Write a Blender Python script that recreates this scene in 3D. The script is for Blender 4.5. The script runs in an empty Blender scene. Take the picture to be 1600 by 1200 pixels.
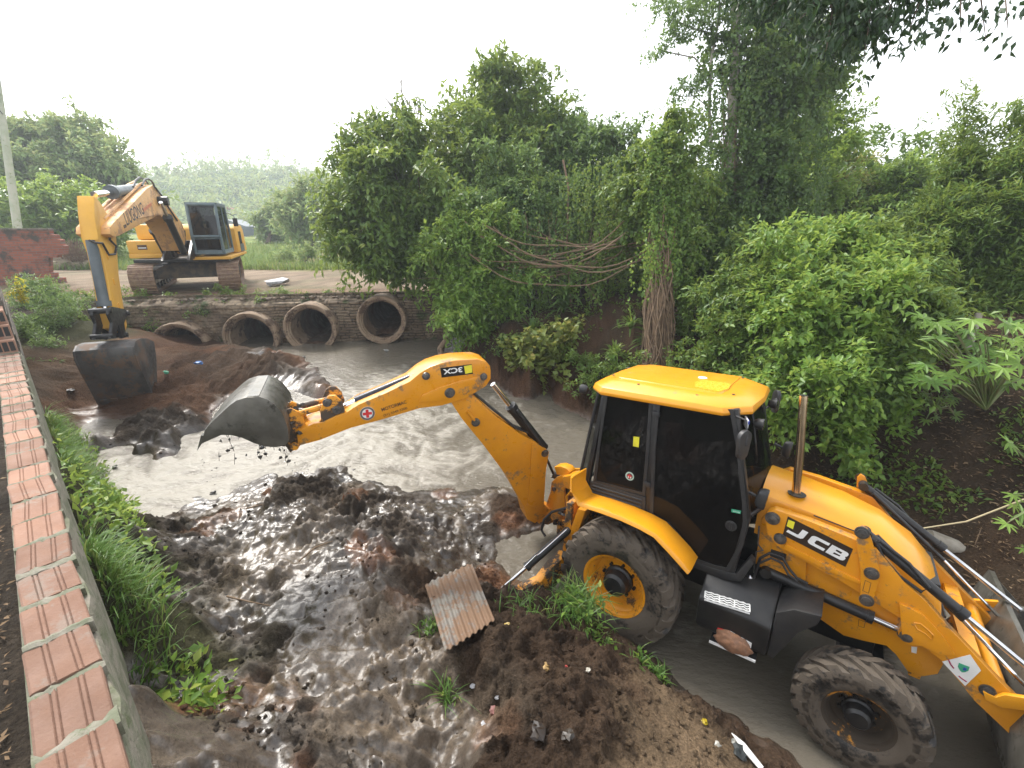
import bpy, bmesh, math, random
import numpy as np
from mathutils import Matrix, Vector
random.seed(7)
SC = bpy.context.scene
COL = SC.collection
# ---------------------------------------------------------------- camera model
FP = 698.5; PC = math.radians(19.5); CP, SP = math.cos(PC), math.sin(PC)
CAM = np.array([0.0, 0.0, 4.6])
cd = bpy.data.cameras.new('camera'); cam = bpy.data.objects.new('camera', cd); COL.objects.link(cam)
cam.location = CAM; cam.rotation_euler = (math.radians(90) - PC, 0, 0)
cd.sensor_width = 36; cd.lens = 36 * FP / 1600; cd.clip_end = 3000; cd.clip_start = .05
SC.camera = cam
def D(u, v):
    a = (u - 800) / FP; b = (600 - v) / FP
    return np.array([a, CP + b * SP, -SP + b * CP])
def S(u, v, s): return CAM + s * D(u, v)            # point at depth s
def GZ(u, v, z):                                    # point at height z
    d = D(u, v); return CAM + d * (z - 4.6) / d[2]
class Fr:
    """a local frame: origin and three axes; unprojects survey points onto its planes"""
    def __init__(s, o, ex, ey, ez):
        s.o = np.array(o, float); s.R = np.stack([np.array(a, float) / np.linalg.norm(a) for a in (ex, ey, ez)], 1)
    def on(s, u, v, ax, c):
        d = s.R.T @ D(u, v); o = s.R.T @ (CAM - s.o); t = (c - o[ax]) / d[ax]; return o + t * d
    def xz(s, u, v, y): q = s.on(u, v, 1, y); return (q[0], q[2])
    def yz(s, u, v, x): q = s.on(u, v, 0, x); return (q[1], q[2])
    def tr(s, pts, y): return [s.xz(u, v, y) for u, v in pts]
    def M(s):
        m = Matrix.Identity(4)
        for i in range(3):
            for j in range(3): m[i][j] = s.R[i, j]
            m[i][3] = s.o[i]
        return m
# ---------------------------------------------------------------- materials
def newmat(n):
    m = bpy.data.materials.new(n); m.use_nodes = True; nt = m.node_tree; nt.nodes.clear()
    o = nt.nodes.new('ShaderNodeOutputMaterial'); b = nt.nodes.new('ShaderNodeBsdfPrincipled')
    nt.links.new(b.outputs[0], o.inputs[0]); return m, nt, b, o
def nd(nt, t, **k):
    n = nt.nodes.new(t)
    for a, v in k.items():
        if isinstance(v, (int, float, str, bool)) and hasattr(n, a): setattr(n, a, v)
    return n
def noise(nt, co, scale, detail=6, rough=.6):
    n = nt.nodes.new('ShaderNodeTexNoise'); n.inputs['Scale'].default_value = scale; n.inputs['Detail'].default_value = detail
    n.inputs['Roughness'].default_value = rough; nt.links.new(co, n.inputs['Vector']); return n.outputs['Fac']
def mrange(nt, f, a, b, c=0., d=1.):
    n = nt.nodes.new('ShaderNodeMapRange'); n.interpolation_type = 'SMOOTHSTEP'
    for i, x in zip((1, 2, 3, 4), (a, b, c, d)): n.inputs[i].default_value = x
    nt.links.new(f, n.inputs[0]); return n.outputs[0]
def mixc(nt, f, a, b, mode='MIX'):
    n = nt.nodes.new('ShaderNodeMix'); n.data_type = 'RGBA'; n.blend_type = mode
    for s, x in ((n.inputs[0], f), (n.inputs[6], a), (n.inputs[7], b)):
        if isinstance(x, bpy.types.NodeSocket): nt.links.new(x, s)
        elif isinstance(x, (tuple, list)): s.default_value = (*x[:3], 1)
        else: s.default_value = x
    return n.outputs[2]
def bump(nt, b, h, st, dist=.01):
    n = nt.nodes.new('ShaderNodeBump'); n.inputs['Strength'].default_value = st; n.inputs['Distance'].default_value = dist
    nt.links.new(h, n.inputs['Height']); nt.links.new(n.outputs[0], b.inputs['Normal'])
MATS = {}
def pm(name, c1, c2=None, sc=8., rough=(.4, .6), metal=0., bp=0., bsc=40., dirt=None, coat=0., spec=.5):
    """paint, metal, stone: two tones by noise, dirt patches (colour, amount 0..1, scale), fine bump"""
    if name in MATS: return MATS[name]
    m, nt, b, o = newmat(name); tc = nt.nodes.new('ShaderNodeTexCoord').outputs['Object']
    n1 = noise(nt, tc, sc)
    col = mixc(nt, mrange(nt, n1, .35, .65), c1, c2 or tuple(x * .85 for x in c1))
    r = mrange(nt, noise(nt, tc, sc * 2.3), .3, .7, rough[0], rough[1])
    if dirt:
        dc, am, ds = dirt
        nn = nt.nodes.new('ShaderNodeMath'); nn.operation = 'ADD'
        nt.links.new(noise(nt, tc, ds, 8, .7), nn.inputs[0])
        k = nt.nodes.new('ShaderNodeMath'); k.operation = 'MULTIPLY'; k.inputs[1].default_value = .25
        nt.links.new(noise(nt, tc, ds * 9, 4, .6), k.inputs[0]); nt.links.new(k.outputs[0], nn.inputs[1])
        mk = mrange(nt, nn.outputs[0], .93 - am * .6, 1.03 - am * .6)
        col = mixc(nt, mk, col, dc)
        mm = nt.nodes.new('ShaderNodeMix'); nt.links.new(mk, mm.inputs[0]); nt.links.new(r, mm.inputs[2]); mm.inputs[3].default_value = .8
        r = mm.outputs[0]
    nt.links.new(col, b.inputs['Base Color']); nt.links.new(r, b.inputs['Roughness'])
    b.inputs['Metallic'].default_value = metal; b.inputs['Coat Weight'].default_value = coat; b.inputs['Coat Roughness'].default_value = .15
    b.inputs['Specular IOR Level'].default_value = spec
    if bp: bump(nt, b, noise(nt, tc, bsc, 5), bp, .01)
    MATS[name] = m; return m
MUD = (.085, .062, .043); DRY = (.20, .125, .07)
YEL = pm('machine_yellow', (.68, .275, .007), (.62, .24, .007), 3, (.26, .42), dirt=((.24, .14, .06), .44, 3.4), coat=.35)
YELC = pm('clean_yellow', (.74, .315, .010), (.70, .29, .009), 3, (.3, .4), dirt=((.42, .22, .06), .28, 4.), coat=.3)
YELM = pm('muddy_yellow', (.74, .30, .012), (.6, .25, .02), 5, (.4, .6), dirt=((.07, .05, .035), .62, 5))
EXY = pm('excavator_yellow', (.74, .40, .05), (.68, .36, .05), 2, (.45, .6), dirt=((.40, .25, .12), .3, 3))
EXB = pm('faded_boom_yellow', (.72, .40, .13), (.62, .36, .16), 1.5, (.5, .7), dirt=((.45, .26, .14), .5, 2.5))
BLK = pm('black_paint', (.012, .012, .013), (.02, .019, .018), 6, (.3, .5), dirt=((.05, .04, .03), .22, 5))
PLA = pm('black_plastic', (.02, .02, .022), (.028, .027, .026), 8, (.4, .6), bp=.05)
RUB = pm('wet_muddy_rubber', (.018, .017, .016), (.03, .027, .024), 9, (.3, .55), bp=.3, bsc=60, dirt=((.10, .08, .06), .68, 4))
RIM = pm('muddy_rim', (.80, .33, .01), (.7, .28, .01), 4, (.35, .5), dirt=((.12, .065, .03), .45, 6))
CHR = pm('chromed_rod', (.75, .75, .76), (.6, .6, .62), 4, (.08, .16), metal=1.)
PIN = pm('pin_steel', (.2, .19, .18), (.1, .1, .1), 20, (.3, .5), metal=.8)
EXH = pm('heat_tinted_chrome', (.70, .56, .38), (.66, .51, .33), 3, (.16, .24), metal=1.)
BKT = pm('worn_bucket_steel', (.10, .095, .08), (.17, .16, .14), 4, (.28, .5), metal=.55, bp=.08, bsc=30, dirt=((.05, .045, .035), .42, 3))
EBK = pm('dark_bucket_steel', (.055, .052, .05), (.10, .095, .09), 4, (.4, .65), metal=.2, bp=.15, bsc=20, dirt=((.15, .10, .07), .5, 2.5))
GRY = pm('grey_paint', (.12, .14, .15), (.09, .11, .12), 4, (.4, .6))
CABG = pm('cab_grey', (.13, .18, .20), (.10, .14, .16), 3, (.4, .55))
WHT = pm('white_vinyl', (.78, .78, .76), (.7, .7, .68), 8, (.4, .5))
TRK = pm('rusty_track_steel', (.20, .12, .08), (.28, .19, .13), 10, (.5, .8), bp=.2, dirt=((.32, .22, .14), .5, 6))
CLOD = pm('clay_clod', (.30, .15, .08), (.19, .10, .06), 12, (.6, .9), bp=.8, bsc=22)
RED = pm('red_vinyl', (.6, .03, .03), None, 8, (.4, .5)); GRN = pm('green_vinyl', (.05, .35, .2), None, 8, (.4, .5))
YST = pm('yellow_sticker', (.75, .68, .04), None, 8, (.4, .5)); BRN = pm('brown_print', (.10, .05, .02), None, 8, (.5, .6))
def glassmat(name, tint, fac):
    m, nt, b, o = newmat(name)
    b.inputs['Base Color'].default_value = (.008, .008, .008, 1); b.inputs['Roughness'].default_value = .04; b.inputs['Specular IOR Level'].default_value = .5
    t = nt.nodes.new('ShaderNodeBsdfTransparent'); t.inputs[0].default_value = (*tint, 1)
    x = nt.nodes.new('ShaderNodeMixShader'); x.inputs[0].default_value = fac
    nt.links.new(t.outputs[0], x.inputs[1]); nt.links.new(b.outputs[0], x.inputs[2]); nt.links.new(x.outputs[0], o.inputs[0]); return m
GLX = glassmat('dark_cab_glass', (.10, .12, .14), .68); GLS = glassmat('tinted_glass', (.16, .14, .12), .5); GLC = glassmat('clear_glass', (.7, .72, .72), .35)
# ---------------------------------------------------------------- mesh builder
class MB:
    def __init__(s): s.v = []; s.f = []
    def add(s, v, f):
        n = len(s.v); s.v += [tuple(map(float, p)) for p in v]; s.f += [tuple(i + n for i in q) for q in f]; return s
    def prism(s, poly, a, b, ax='y'):
        """poly: 2-D outline; extruded from a to b along ax"""
        def P(p, t): return {'y': (p[0], t, p[1]), 'x': (t, p[0], p[1]), 'z': (p[0], p[1], t)}[ax]
        n = len(poly); base = len(s.v)
        s.v += [tuple(map(float, P(p, a))) for p in poly] + [tuple(map(float, P(p, b))) for p in poly]
        from mathutils.geometry import tessellate_polygon
        tri = tessellate_polygon([[Vector((p[0], p[1], 0)) for p in poly]])
        s.f += [tuple(base + i for i in t) for t in tri] + [tuple(base + n + i for i in reversed(t)) for t in tri]
        s.f += [(base + i, base + (i + 1) % n, base + n + (i + 1) % n, base + n + i) for i in range(n)]
        return s
    def box(s, c, d, R=None):
        q = [np.array([x * d[0] / 2, y * d[1] / 2, z * d[2] / 2]) for x in (-1, 1) for y in (-1, 1) for z in (-1, 1)]
        if R is not None: q = [R @ p for p in q]
        return s.add([p + np.array(c) for p in q], [(0, 1, 3, 2), (4, 6, 7, 5), (0, 4, 5, 1), (2, 3, 7, 6), (0, 2, 6, 4), (1, 5, 7, 3)])
    def rings(s, rs, cap=True, close=True):
        n = len(rs[0]); b = len(s.v)
        for r in rs: s.v += [tuple(map(float, p)) for p in r]
        for k in range(len(rs) - 1):
            for i in range(n if close else n - 1):
                j = (i + 1) % n; s.f.append((b + k * n + i, b + k * n + j, b + (k + 1) * n + j, b + (k + 1) * n + i))
        if cap:
            s.f.append(tuple(b + i for i in reversed(range(n)))); s.f.append(tuple(b + (len(rs) - 1) * n + i for i in range(n)))
        return s
    def tube(s, pts, r, n=8, cap=True):
        pts = [np.array(p, float) for p in pts]; m = len(pts)
        rr = r if isinstance(r, (list, tuple)) else [r] * m
        rs = []; up = np.array([.13, .21, .97])
        for i in range(m):
            t = pts[min(i + 1, m - 1)] - pts[max(i - 1, 0)]; t /= (np.linalg.norm(t) + 1e-9)
            a = np.cross(t, up)
            if np.linalg.norm(a) < .05: a = np.cross(t, [1, 0, 0])
            a /= np.linalg.norm(a); b_ = np.cross(t, a); up = np.cross(a, t)
            rs.append([pts[i] + rr[i] * (a * math.cos(k * 2 * math.pi / n) + b_ * math.sin(k * 2 * math.pi / n)) for k in range(n)])
        return s.rings(rs, cap)
    def cyl(s, p, q, r, n=20, r2=None): return s.tube([p, q], [r, r if r2 is None else r2], n)
    def lathe(s, prof, c, n=40, ax='y', cap=False):
        """prof: (radius, axial) list around axis through c"""
        rs = []
        for r, h in prof:
            rs.append([{'y': (c[0] + r * math.cos(t), c[1] + h, c[2] + r * math.sin(t)), 'z': (c[0] + r * math.cos(t), c[1] + r * math.sin(t), c[2] + h),
                        'x': (c[0] + h, c[1] + r * math.cos(t), c[2] + r * math.sin(t))}[ax] for t in [k * 2 * math.pi / n for k in range(n)]])
        return s.rings(rs, cap)
    def build(s, name, mat, parent=None, bevel=0., smooth=True, angle=35):
        me = bpy.data.meshes.new(name); me.from_pydata(s.v, [], s.f); me.validate()
        bm = bmesh.new(); bm.from_mesh(me); bmesh.ops.recalc_face_normals(bm, faces=bm.faces)
        if bevel:
            eds = [e for e in bm.edges if len(e.link_faces) == 2 and e.calc_face_angle(0) > math.radians(38)]
            try: bmesh.ops.bevel(bm, geom=eds, offset=bevel, segments=2, affect='EDGES', profile=.6, clamp_overlap=True)
            except Exception: pass
        bm.to_mesh(me); bm.free()
        if smooth:
            me.shade_smooth(); me.set_sharp_from_angle(angle=math.radians(angle))
        me.materials.append(mat); o = bpy.data.objects.new(name, me); COL.objects.link(o)
        if parent: o.parent = parent
        return o
def tag(o, label, cat, group=None, kind=None):
    if label: o['label'] = label
    if cat: o['category'] = cat
    if group: o['group'] = group
    if kind: o['kind'] = kind
    return o
def empty(name, label, cat, loc=(0, 0, 0), rz=0., group=None, M=None):
    o = bpy.data.objects.new(name, None); COL.objects.link(o); o.empty_display_size = .2
    if M is not None: o.matrix_world = M
    else: o.location = loc; o.rotation_euler = (0, 0, rz)
    return tag(o, label, cat, group)
def struct(o): o['kind'] = 'structure'; return o
def arc(c, r, a0, a1, n=10): return [(c[0] + r * math.cos(math.radians(a0 + (a1 - a0) * i / n)), c[1] + r * math.sin(math.radians(a0 + (a1 - a0) * i / n))) for i in range(n + 1)]
def text(s, fr, y, p0, p1, h, mat, parent, name='lettering', bold=.0, ny=-1, depth=.003, wfac=None, shear=0.):
    """lettering laid on local plane y of frame fr, its base line from survey point p0 to p1 (local x,z); ny: side it faces"""
    a = np.array([p0[0], p0[1]]); b = np.array([p1[0], p1[1]]); L = np.linalg.norm(b - a); dx = (b - a) / L
    c = bpy.data.curves.new('t', 'FONT'); c.body = s; c.size = 1; c.extrude = 0; c.offset = bold; c.shear = shear
    t = bpy.data.objects.new('t', c); COL.objects.link(t); dg = bpy.context.evaluated_depsgraph_get(); dg.update()
    me = bpy.data.meshes.new_from_object(t.evaluated_get(dg)); bpy.data.objects.remove(t)
    co = np.zeros(len(me.vertices) * 3); me.vertices.foreach_get('co', co); co = co.reshape(-1, 3)
    x0, x1 = co[:, 0].min(), co[:, 0].max(); y0, y1 = co[:, 1].min(), co[:, 1].max()
    X = (co[:, 0] - x0) / (x1 - x0) * L; Yh = (co[:, 1] - y0) / (y1 - y0) * h
    up = np.array([-dx[1], dx[0]])       # facing -y viewer: x right, z up
    if ny > 0: up = -up
    q = np.zeros_like(co); q[:, 0] = a[0] + dx[0] * X + up[0] * Yh; q[:, 2] = a[1] + dx[1] * X + up[1] * Yh; q[:, 1] = y
    me.vertices.foreach_set('co', q.ravel()); me.update(); me.materials.clear(); me.materials.append(mat)
    o = bpy.data.objects.new(name, me); COL.objects.link(o); o.parent = parent; return o
# ---------------------------------------------------------------- numpy noise
def _h(ix, iy, sd):
    n = (ix.astype(np.int64) * 374761393 + iy.astype(np.int64) * 668265263 + sd * 1442695041) & 0x7fffffff
    n = ((n ^ (n >> 13)) * 1274126177) & 0x7fffffff
    return ((n ^ (n >> 16)) & 0xffff) / 65535.
def vn(x, y, sd=0):
    ix = np.floor(x); iy = np.floor(y); fx = x - ix; fy = y - iy
    fx = fx * fx * fx * (fx * (fx * 6 - 15) + 10); fy = fy * fy * fy * (fy * (fy * 6 - 15) + 10)
    a = _h(ix, iy, sd); b = _h(ix + 1, iy, sd); c = _h(ix, iy + 1, sd); d = _h(ix + 1, iy + 1, sd)
    return (a + (b - a) * fx) * (1 - fy) + (c + (d - c) * fx) * fy
def fbm(x, y, sd=0, o=4, g=.5):
    r = 0; a = 1; t = 0
    for k in range(o):
        r = r + a * vn(x, y, sd + k); t += a; a *= g; x, y = (x * 1.62 + y * 1.2) + 7.3, (y * 1.62 - x * 1.2) + 3.1
    return r / t
def ridge(x, y, sd=0, o=4): 
    r = 0; a = 1; t = 0
    for k in range(o):
        r = r + a * (1 - np.abs(2 * vn(x, y, sd + k) - 1)); t += a; a *= .5; x, y = (x * 1.62 + y * 1.2) + 7.3, (y * 1.62 - x * 1.2) + 3.1
    return r / t
def clod(x, y, sd=0):
    ix = np.floor(x); iy = np.floor(y); best = np.full(x.shape, 9.); hh = np.zeros(x.shape)
    for dx in (-1, 0, 1):
        for dy in (-1, 0, 1):
            cx = ix + dx; cy = iy + dy; px = cx + .15 + .7 * _h(cx, cy, sd); py = cy + .15 + .7 * _h(cx, cy, sd + 5)
            d = np.hypot(x - px, y - py); m = d < best; best = np.where(m, d, best); hh = np.where(m, _h(cx, cy, sd + 9), hh)
    return np.sqrt(np.clip(1 - (best / .75) ** 2, 0, 1)) * (.4 + .6 * hh)
def sstep(a, b, x): t = np.clip((x - a) / (b - a), 0, 1); return t * t * (3 - 2 * t)
# ---------------------------------------------------------------- terrain
WB = np.array([-1.28, .98]); WD = np.array([-.743, .669]); WN = np.array([.669, .743])   # low wall: start, run, river side
def wz(x, y):
    q = (y - x) * .7071
    return .27 + 1.03 * sstep(1., 12.3, q)
def culv(x): return 13.5 + (x + 3.9) * .13       # face line of the culvert wall
# classes: 0 wet black mud, 1 red soil, 2 brown dug soil, 3 grass ground, 4 gravel, 5 bank/forest floor, 6 tan dry soil
CC = np.array([(.066, .052, .040), (.125, .066, .038), (.082, .052, .033), (.062, .062, .028), (.36, .285, .205), (.060, .040, .024), (.20, .14, .085)])
CA = np.array([1.45, 1.2, 1.25, .25, .08, .5, .3]); CW = np.array([1., .35, .12, 0., 0., .1, 0.])
ctl = []
def cp_(u, v, z, c): p = GZ(u, v, z); ctl.append((p[0], p[1], z, c))
def cw_(u, v, dz, c=0):
    z = .8
    for _ in range(6): p = GZ(u, v, z); z = float(wz(p[0], p[1])) + dz
    ctl.append((p[0], p[1], z, c))
for u, v in [(230, 745), (300, 715), (450, 700), (560, 690), (640, 730), (700, 705), (760, 720), (820, 740), (760, 640), (850, 640), (600, 600), (650, 560), (710, 545), (560, 560), (530, 660), (400, 650), (880, 700), (640, 640), (620, 545), (160, 720), (350, 725), (450, 650), (560, 625)]: cw_(u, v, -.35)
for u, v in [(175, 775), (150, 735), (135, 705), (200, 790), (215, 770)]: cw_(u, v, -.12)
for u, v in [(200, 822), (300, 778), (430, 737), (540, 730), (640, 772), (700, 768), (790, 758), (835, 790)]: cw_(u, v, .02)
for u, v in [(945, 985), (1050, 1062), (1150, 1125), (1250, 1200)]: cw_(u, v, .03, 2)
for u, v in [(725, 562), (800, 592), (930, 628), (860, 610)]: cw_(u, v, .0, 1)
for u, v in [(330, 642), (400, 612), (525, 614), (120, 650), (220, 652), (470, 560)]: cw_(u, v, .02, 1)
for u, v, d in [(270, 672, .24), (210, 690, .20), (150, 676, .22), (300, 655, .2), (120, 690, .1), (250, 655, .2), (190, 660, .2), (240, 705, .12), (330, 690, -.08), (200, 722, -.2), (380, 680, -.3)]: cw_(u, v, d, 0)
for u, v, z, c in [(300, 850, 1.15, 0), (250, 950, 1.15, 0), (230, 1100, 1.2, 0), (400, 1150, 1.2, 0), (550, 1150, 1.05, 0), (640, 1150, .85, 0), (660, 1050, .82, 0), (500, 1000, 1.12, 0), (400, 900, 1.15, 0), (450, 800, 1.12, 0), (550, 780, 1.1, 0), (600, 850, 1.1, 0), (590, 900, 1.15, 0), (690, 810, .68, 0), (700, 860, .64, 0), (720, 900, .62, 0), (560, 930, 1.15, 0), (750, 790, .55, 0), (800, 798, .56, 2), (838, 812, .48, 1), (760, 860, .44, 0), (800, 850, .38, 0), (820, 880, .26, 0), (840, 850, .3, 0), (780, 915, .46, 0), (740, 830, .50, 0), (640, 980, .9, 0),
     (720, 1000, 1.1, 2), (900, 1100, 1.25, 2), (800, 1180, 1.4, 2), (1000, 1180, 1.05, 6), (850, 1000, 1.1, 2), (950, 1050, .9, 2), (780, 960, .95, 2), (1050, 1110, .72, 6), (1150, 1200, .6, 6), (690, 950, .8, 2), (690, 1200, .72, 0), (680, 1100, .7, 0), (900, 960, .8, 2), (860, 940, .45, 2),
     (280, 548, 1.5, 1), (240, 600, 1.5, 1), (330, 555, 1.68, 2), (430, 560, 1.5, 2), (370, 590, 1.45, 2), (450, 590, 1.36, 0), (300, 620, 1.4, 1), (500, 602, 1.34, 0), (240, 640, 1.3, 1), (180, 640, 1.35, 1), (100, 640, 1.35, 1), (60, 610, 1.7, 5), (90, 520, 2.2, 3), (130, 500, 2.4, 3),
     (760, 548, 1.6, 5), (830, 570, 1.5, 1), (880, 590, 1.25, 1), (800, 505, 2.3, 5), (870, 480, 2.6, 5), (950, 530, 2.1, 5), (1000, 575, 1.7, 5), (1045, 565, 1.8, 5)]: cp_(u, v, z, c)
ctl += [(-9.5, 12.5, 1.45, 1), (-8.5, 12.6, 1.42, 2), (-7.6, 12.7, 1.12, 2), (-7.0, 12.8, .95, 0), (-9.0, 11.5, 1.55, 1), (-7.6, 11.4, 1.62, 2), (-6.4, 11.3, 1.5, 0), (1.5, 5, .1, 0), (2.5, 4.5, .1, 0), (3.5, 3.5, .08, 0), (4.5, 2.8, 0, 0), (1.3, 6.8, .2, 0), (2.8, 5.6, .0, 0), (2, 3.2, .1, 0), (3, 2.3, .05, 0), (5.2, 1.8, 0, 0), (4.4, 4.4, -.05, 0), (3.4, 6.4, .1, 0), (.9, 4.3, .2, 0), (6.5, 1, 0, 0), (3.5, 1.6, .0, 0),
        (3.4, 7.8, .5, 5), (4.3, 6.5, .45, 5), (5.0, 5.3, .35, 5), (5.6, 4.3, .3, 5), (6.6, 3.2, .3, 5), (8.5, 1.5, .3, 5), (5.5, 5.9, 1.0, 5), (6.3, 6.6, 1.8, 5), (4.7, 8, 1.8, 5), (7.5, 5.5, 1.8, 5), (8, 4, 1.5, 5), (7.5, 8.5, 2.8, 5), (3.8, 10.5, 2.6, 5), (6, 10, 2.9, 5), (1.5, 13, 2.6, 5), (10, 6, 2.8, 5), (14, 12, 3.2, 5), (0, 14, 2.6, 5), (0, 20, 2.7, 3), (10, 20, 3, 5), (14, 2, 2.8, 5), (20, 0, 3, 5),
        (.5, 1.2, 1.45, 2), (2.0, 1.4, .8, 6), (2.9, 1.0, .5, 6), (-1.4, 1.3, 1.15, 0), (-.3, 1.2, .8, 0), (0, -2, 1.5, 2), (4, -2, 1, 2), (-1, 17, 2.6, 3)]
for t in (-.5, .5, 1.5, 2.5, 3.5, 4.5, 5.5, 6.5, 7.5, 8.5):
    for o, z, c in ((.03, 1.9, 0), (.16, 1.4, 0), (.34, 1.25, 0), (.62, 1.1, 0)) if t < 2 else ((.03, 2.4, 3), (.16, 1.85, 3), (.34, 1.4, 3 if t > 2 else 0), (.62, 1.05, 0)) if t < 5 else (((.03, 2.3, 3), (.12, 1.6, 3), (.24, 1.2, 1), (.40, .88, 1)) if t < 6 else ((.03, 2.1, 3), (.10, 1.45, 3), (.17, 1.15, 1), (.30, .85, 1))):
        p = WB + WD * t + WN * o; zz = z + (.25 if t > 7 and o > .3 else 0); c = 0 if t < 2 else c; ctl.append((p[0], p[1], zz, c))
ctl = np.array(ctl)
KP = ctl[:, :2]; KZ = ctl[:, 2]; KC = ctl[:, 3].astype(int)
A_ = np.hypot(KP[:, None, 0] - KP[None, :, 0], KP[:, None, 1] - KP[None, :, 1]); nK = len(KP)
A2 = np.zeros((nK + 1, nK + 1)); A2[:nK, :nK] = -A_ + np.eye(nK) * .03; A2[nK, :nK] = 1; A2[:nK, nK] = 1
W_ = np.linalg.solve(A2, np.append(KZ, 0))
def base_h(x, y):
    z = np.full(x.shape, W_[nK])
    for i in range(nK): z -= W_[i] * np.hypot(x - KP[i, 0], y - KP[i, 1])
    return z
def ground(x, y, fine=True):
    """height, colour, wetness of the ground"""
    x = np.asarray(x, float); y = np.asarray(y, float)
    xs = x + .35 * (fbm(x * 1.3, y * 1.3, 40, 3) - .5) * 2; ys = y + .35 * (fbm(x * 1.3 + 9, y * 1.3, 41, 3) - .5) * 2
    z = base_h(np.clip(x, -16, 16), np.clip(y, -3, 17)); z = np.clip(z, -.3, 3.4)
    wsum = np.zeros(x.shape); col = np.zeros(x.shape + (3,)); amp = np.zeros(x.shape); wet = np.zeros(x.shape)
    for i in range(nK):
        w = 1 / ((xs - KP[i, 0]) ** 2 + (ys - KP[i, 1]) ** 2 + .01) ** 2
        wsum += w; amp += w * CA[KC[i]]; wet += w * CW[KC[i]]; col += w[..., None] * CC[KC[i]]
    amp /= wsum; wet /= wsum; col /= wsum[..., None]
    # plateau behind the culvert wall and left of the low wall
    nrm = (x - WB[0]) * WN[0] + (y - WB[1]) * WN[1]; tt = (x - WB[0]) * WD[0] + (y - WB[1]) * WD[1]
    back = np.where((y > culv(x) + .25) & (x < -2.0), 1., 0.)
    back = np.maximum(back, np.where((y > 14.0 + (fbm(x, y, 3, 2) - .5)) & (x < 2), 1., 0.) * (x < -2.0))
    left = np.where((nrm < -.12) & (tt < 9.5), 1., 0.); left = np.maximum(left, np.where((x < -11.2), 1., 0.))
    far = sstep(15., 20., y) * (1 - back)
    zp = 2.58 + .05 * (fbm(x * .5, y * .5, 11) - .5) + .3 * sstep(22, 50, y) + .02 * fbm(x * 5, y * 5, 12)
    road = sstep(22.3, 21.3, y + .8 * (fbm(x * .4, y * .4, 13) - .5) + .05 * x) ; rb = .75 * sstep(14.3, 16.2, y + .7 * (fbm(x, y, 14) - .5))
    gcol = np.array([.15, .22, .04]) * (1 - .4 * fbm(x * .5, y * .5, 15)[..., None]) + np.array([.10, .07, .01]) * sstep(.45, .7, fbm(x * .15, y * .3, 16))[..., None]
    gr = CC[4] * .8 * (.75 + .5 * fbm(x * 1.5, y * 1.5, 17, 5))[..., None]
    soil = np.array([.24, .155, .10]) * (.6 + .7 * fbm(x * 1.2, y * 2.5, 18, 5))[..., None]
    soil = soil + (np.array([.08, .12, .03]) - soil) * (sstep(.55, .68, fbm(x * .9, y * 1.2, 19, 4)) * .8)[..., None]
    pc = gcol * (1 - road)[..., None] + (gr * rb[..., None] + soil * (1 - rb)[..., None]) * road[..., None]
    path = sstep(.9, .3, np.abs(x + 13.5 + (y - 30) * .25 + np.sin(y * .12) * 2) / 1.6) * sstep(22, 26, y)
    pc = pc + (np.array([.28, .19, .12]) - pc) * (path * .8)[..., None]
    z = z * (1 - back) + zp * back; col = col * (1 - back)[..., None] + pc * back[..., None]; amp = amp * (1 - back) + .1 * back; wet = wet * (1 - back)
    zl = 2.62 + .03 * fbm(x * 2, y * 2, 21); lc = np.array([.055, .042, .03]) * (.7 + .6 * fbm(x * 6, y * 6, 22, 4))[..., None]
    L = left * (1 - back); z = z * (1 - L) + zl * L; col = col * (1 - L)[..., None] + lc * L[..., None]; amp = amp * (1 - L) + .1 * L; wet = wet * (1 - L)
    z = z * (1 - far) + (2.7 + .02 * (y - 15)) * far; col = col * (1 - far)[..., None] + gcol * far[..., None] * .8; amp *= (1 - far * .8); wet = wet * (1 - far)
    fd = sstep(16, 11, np.hypot(x, y))
    # relief: lumps, clods, runnels
    zb = z.copy(); above = sstep(-.1, .25, z - wz(x, y) + back + L)
    wq = x + .12 * (fbm(x * 7, y * 7, 53, 2) - .5)
    lump = (fbm(x * .9, y * .9, 50, 4) - .5) * .30 + (ridge(x * 1.9, y * 1.9, 52, 5) - .6) * .16 + (ridge(wq * 6, y * 6, 54, 4) - .6) * .15 + (fbm(x * 14, y * 14, 56, 4) - .5) * .07
    wx_ = x + .25 * (fbm(x * 2.3, y * 2.3, 57, 3) - .5); wy_ = y + .25 * (fbm(x * 2.3 + 4, y * 2.3, 58, 3) - .5)
    lump = lump + (np.abs(fbm(wx_ * 4.5, wy_ * 4.5, 59, 4) - .5) * -1.0 + .08) * .22
    cl = clod(x * 3.1 + fbm(x * 3, y * 3, 61) * .8, y * 3.1, 60) * .09 + clod(x * 7.3 + fbm(x * 7, y * 7, 63), y * 7.3, 62) * .06 + clod(x * 17 + fbm(x * 9, y * 9, 65), y * 17, 64) * .016 + (fbm(x * 30, y * 30, 66, 2) - .5) * .016
    film = sstep(.50, .58, fbm(x * 1.5 + 11 + .5 * y, y * 2.2 - x * .6, 69, 5)) * sstep(.55, .9, wet) * .9
    soft = sstep(.40, .62, fbm(x * .8 + 5, y * .8, 70, 4))             # smooth slurry against broken clods
    soft = np.where(wet > .5, soft, soft * .25)
    flow = (fbm(x * 2.2 + y, y * 6 - x * 2.5, 71, 4) - .5) * .10
    dz = amp * above * (lump * (1 - .30 * soft) * (1 - .55 * film) + (cl - .05) * (1.15 - .8 * soft) * (1 - .85 * film) + flow * soft * (1 - .6 * film) + film * (fbm(x * 9 + y * 4, y * 22 - x * 9, 68, 3) - .5) * .018)
    z = z + dz
    shade = (fbm(x * 2.1, y * 2.1, 80, 5) - .5)
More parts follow.
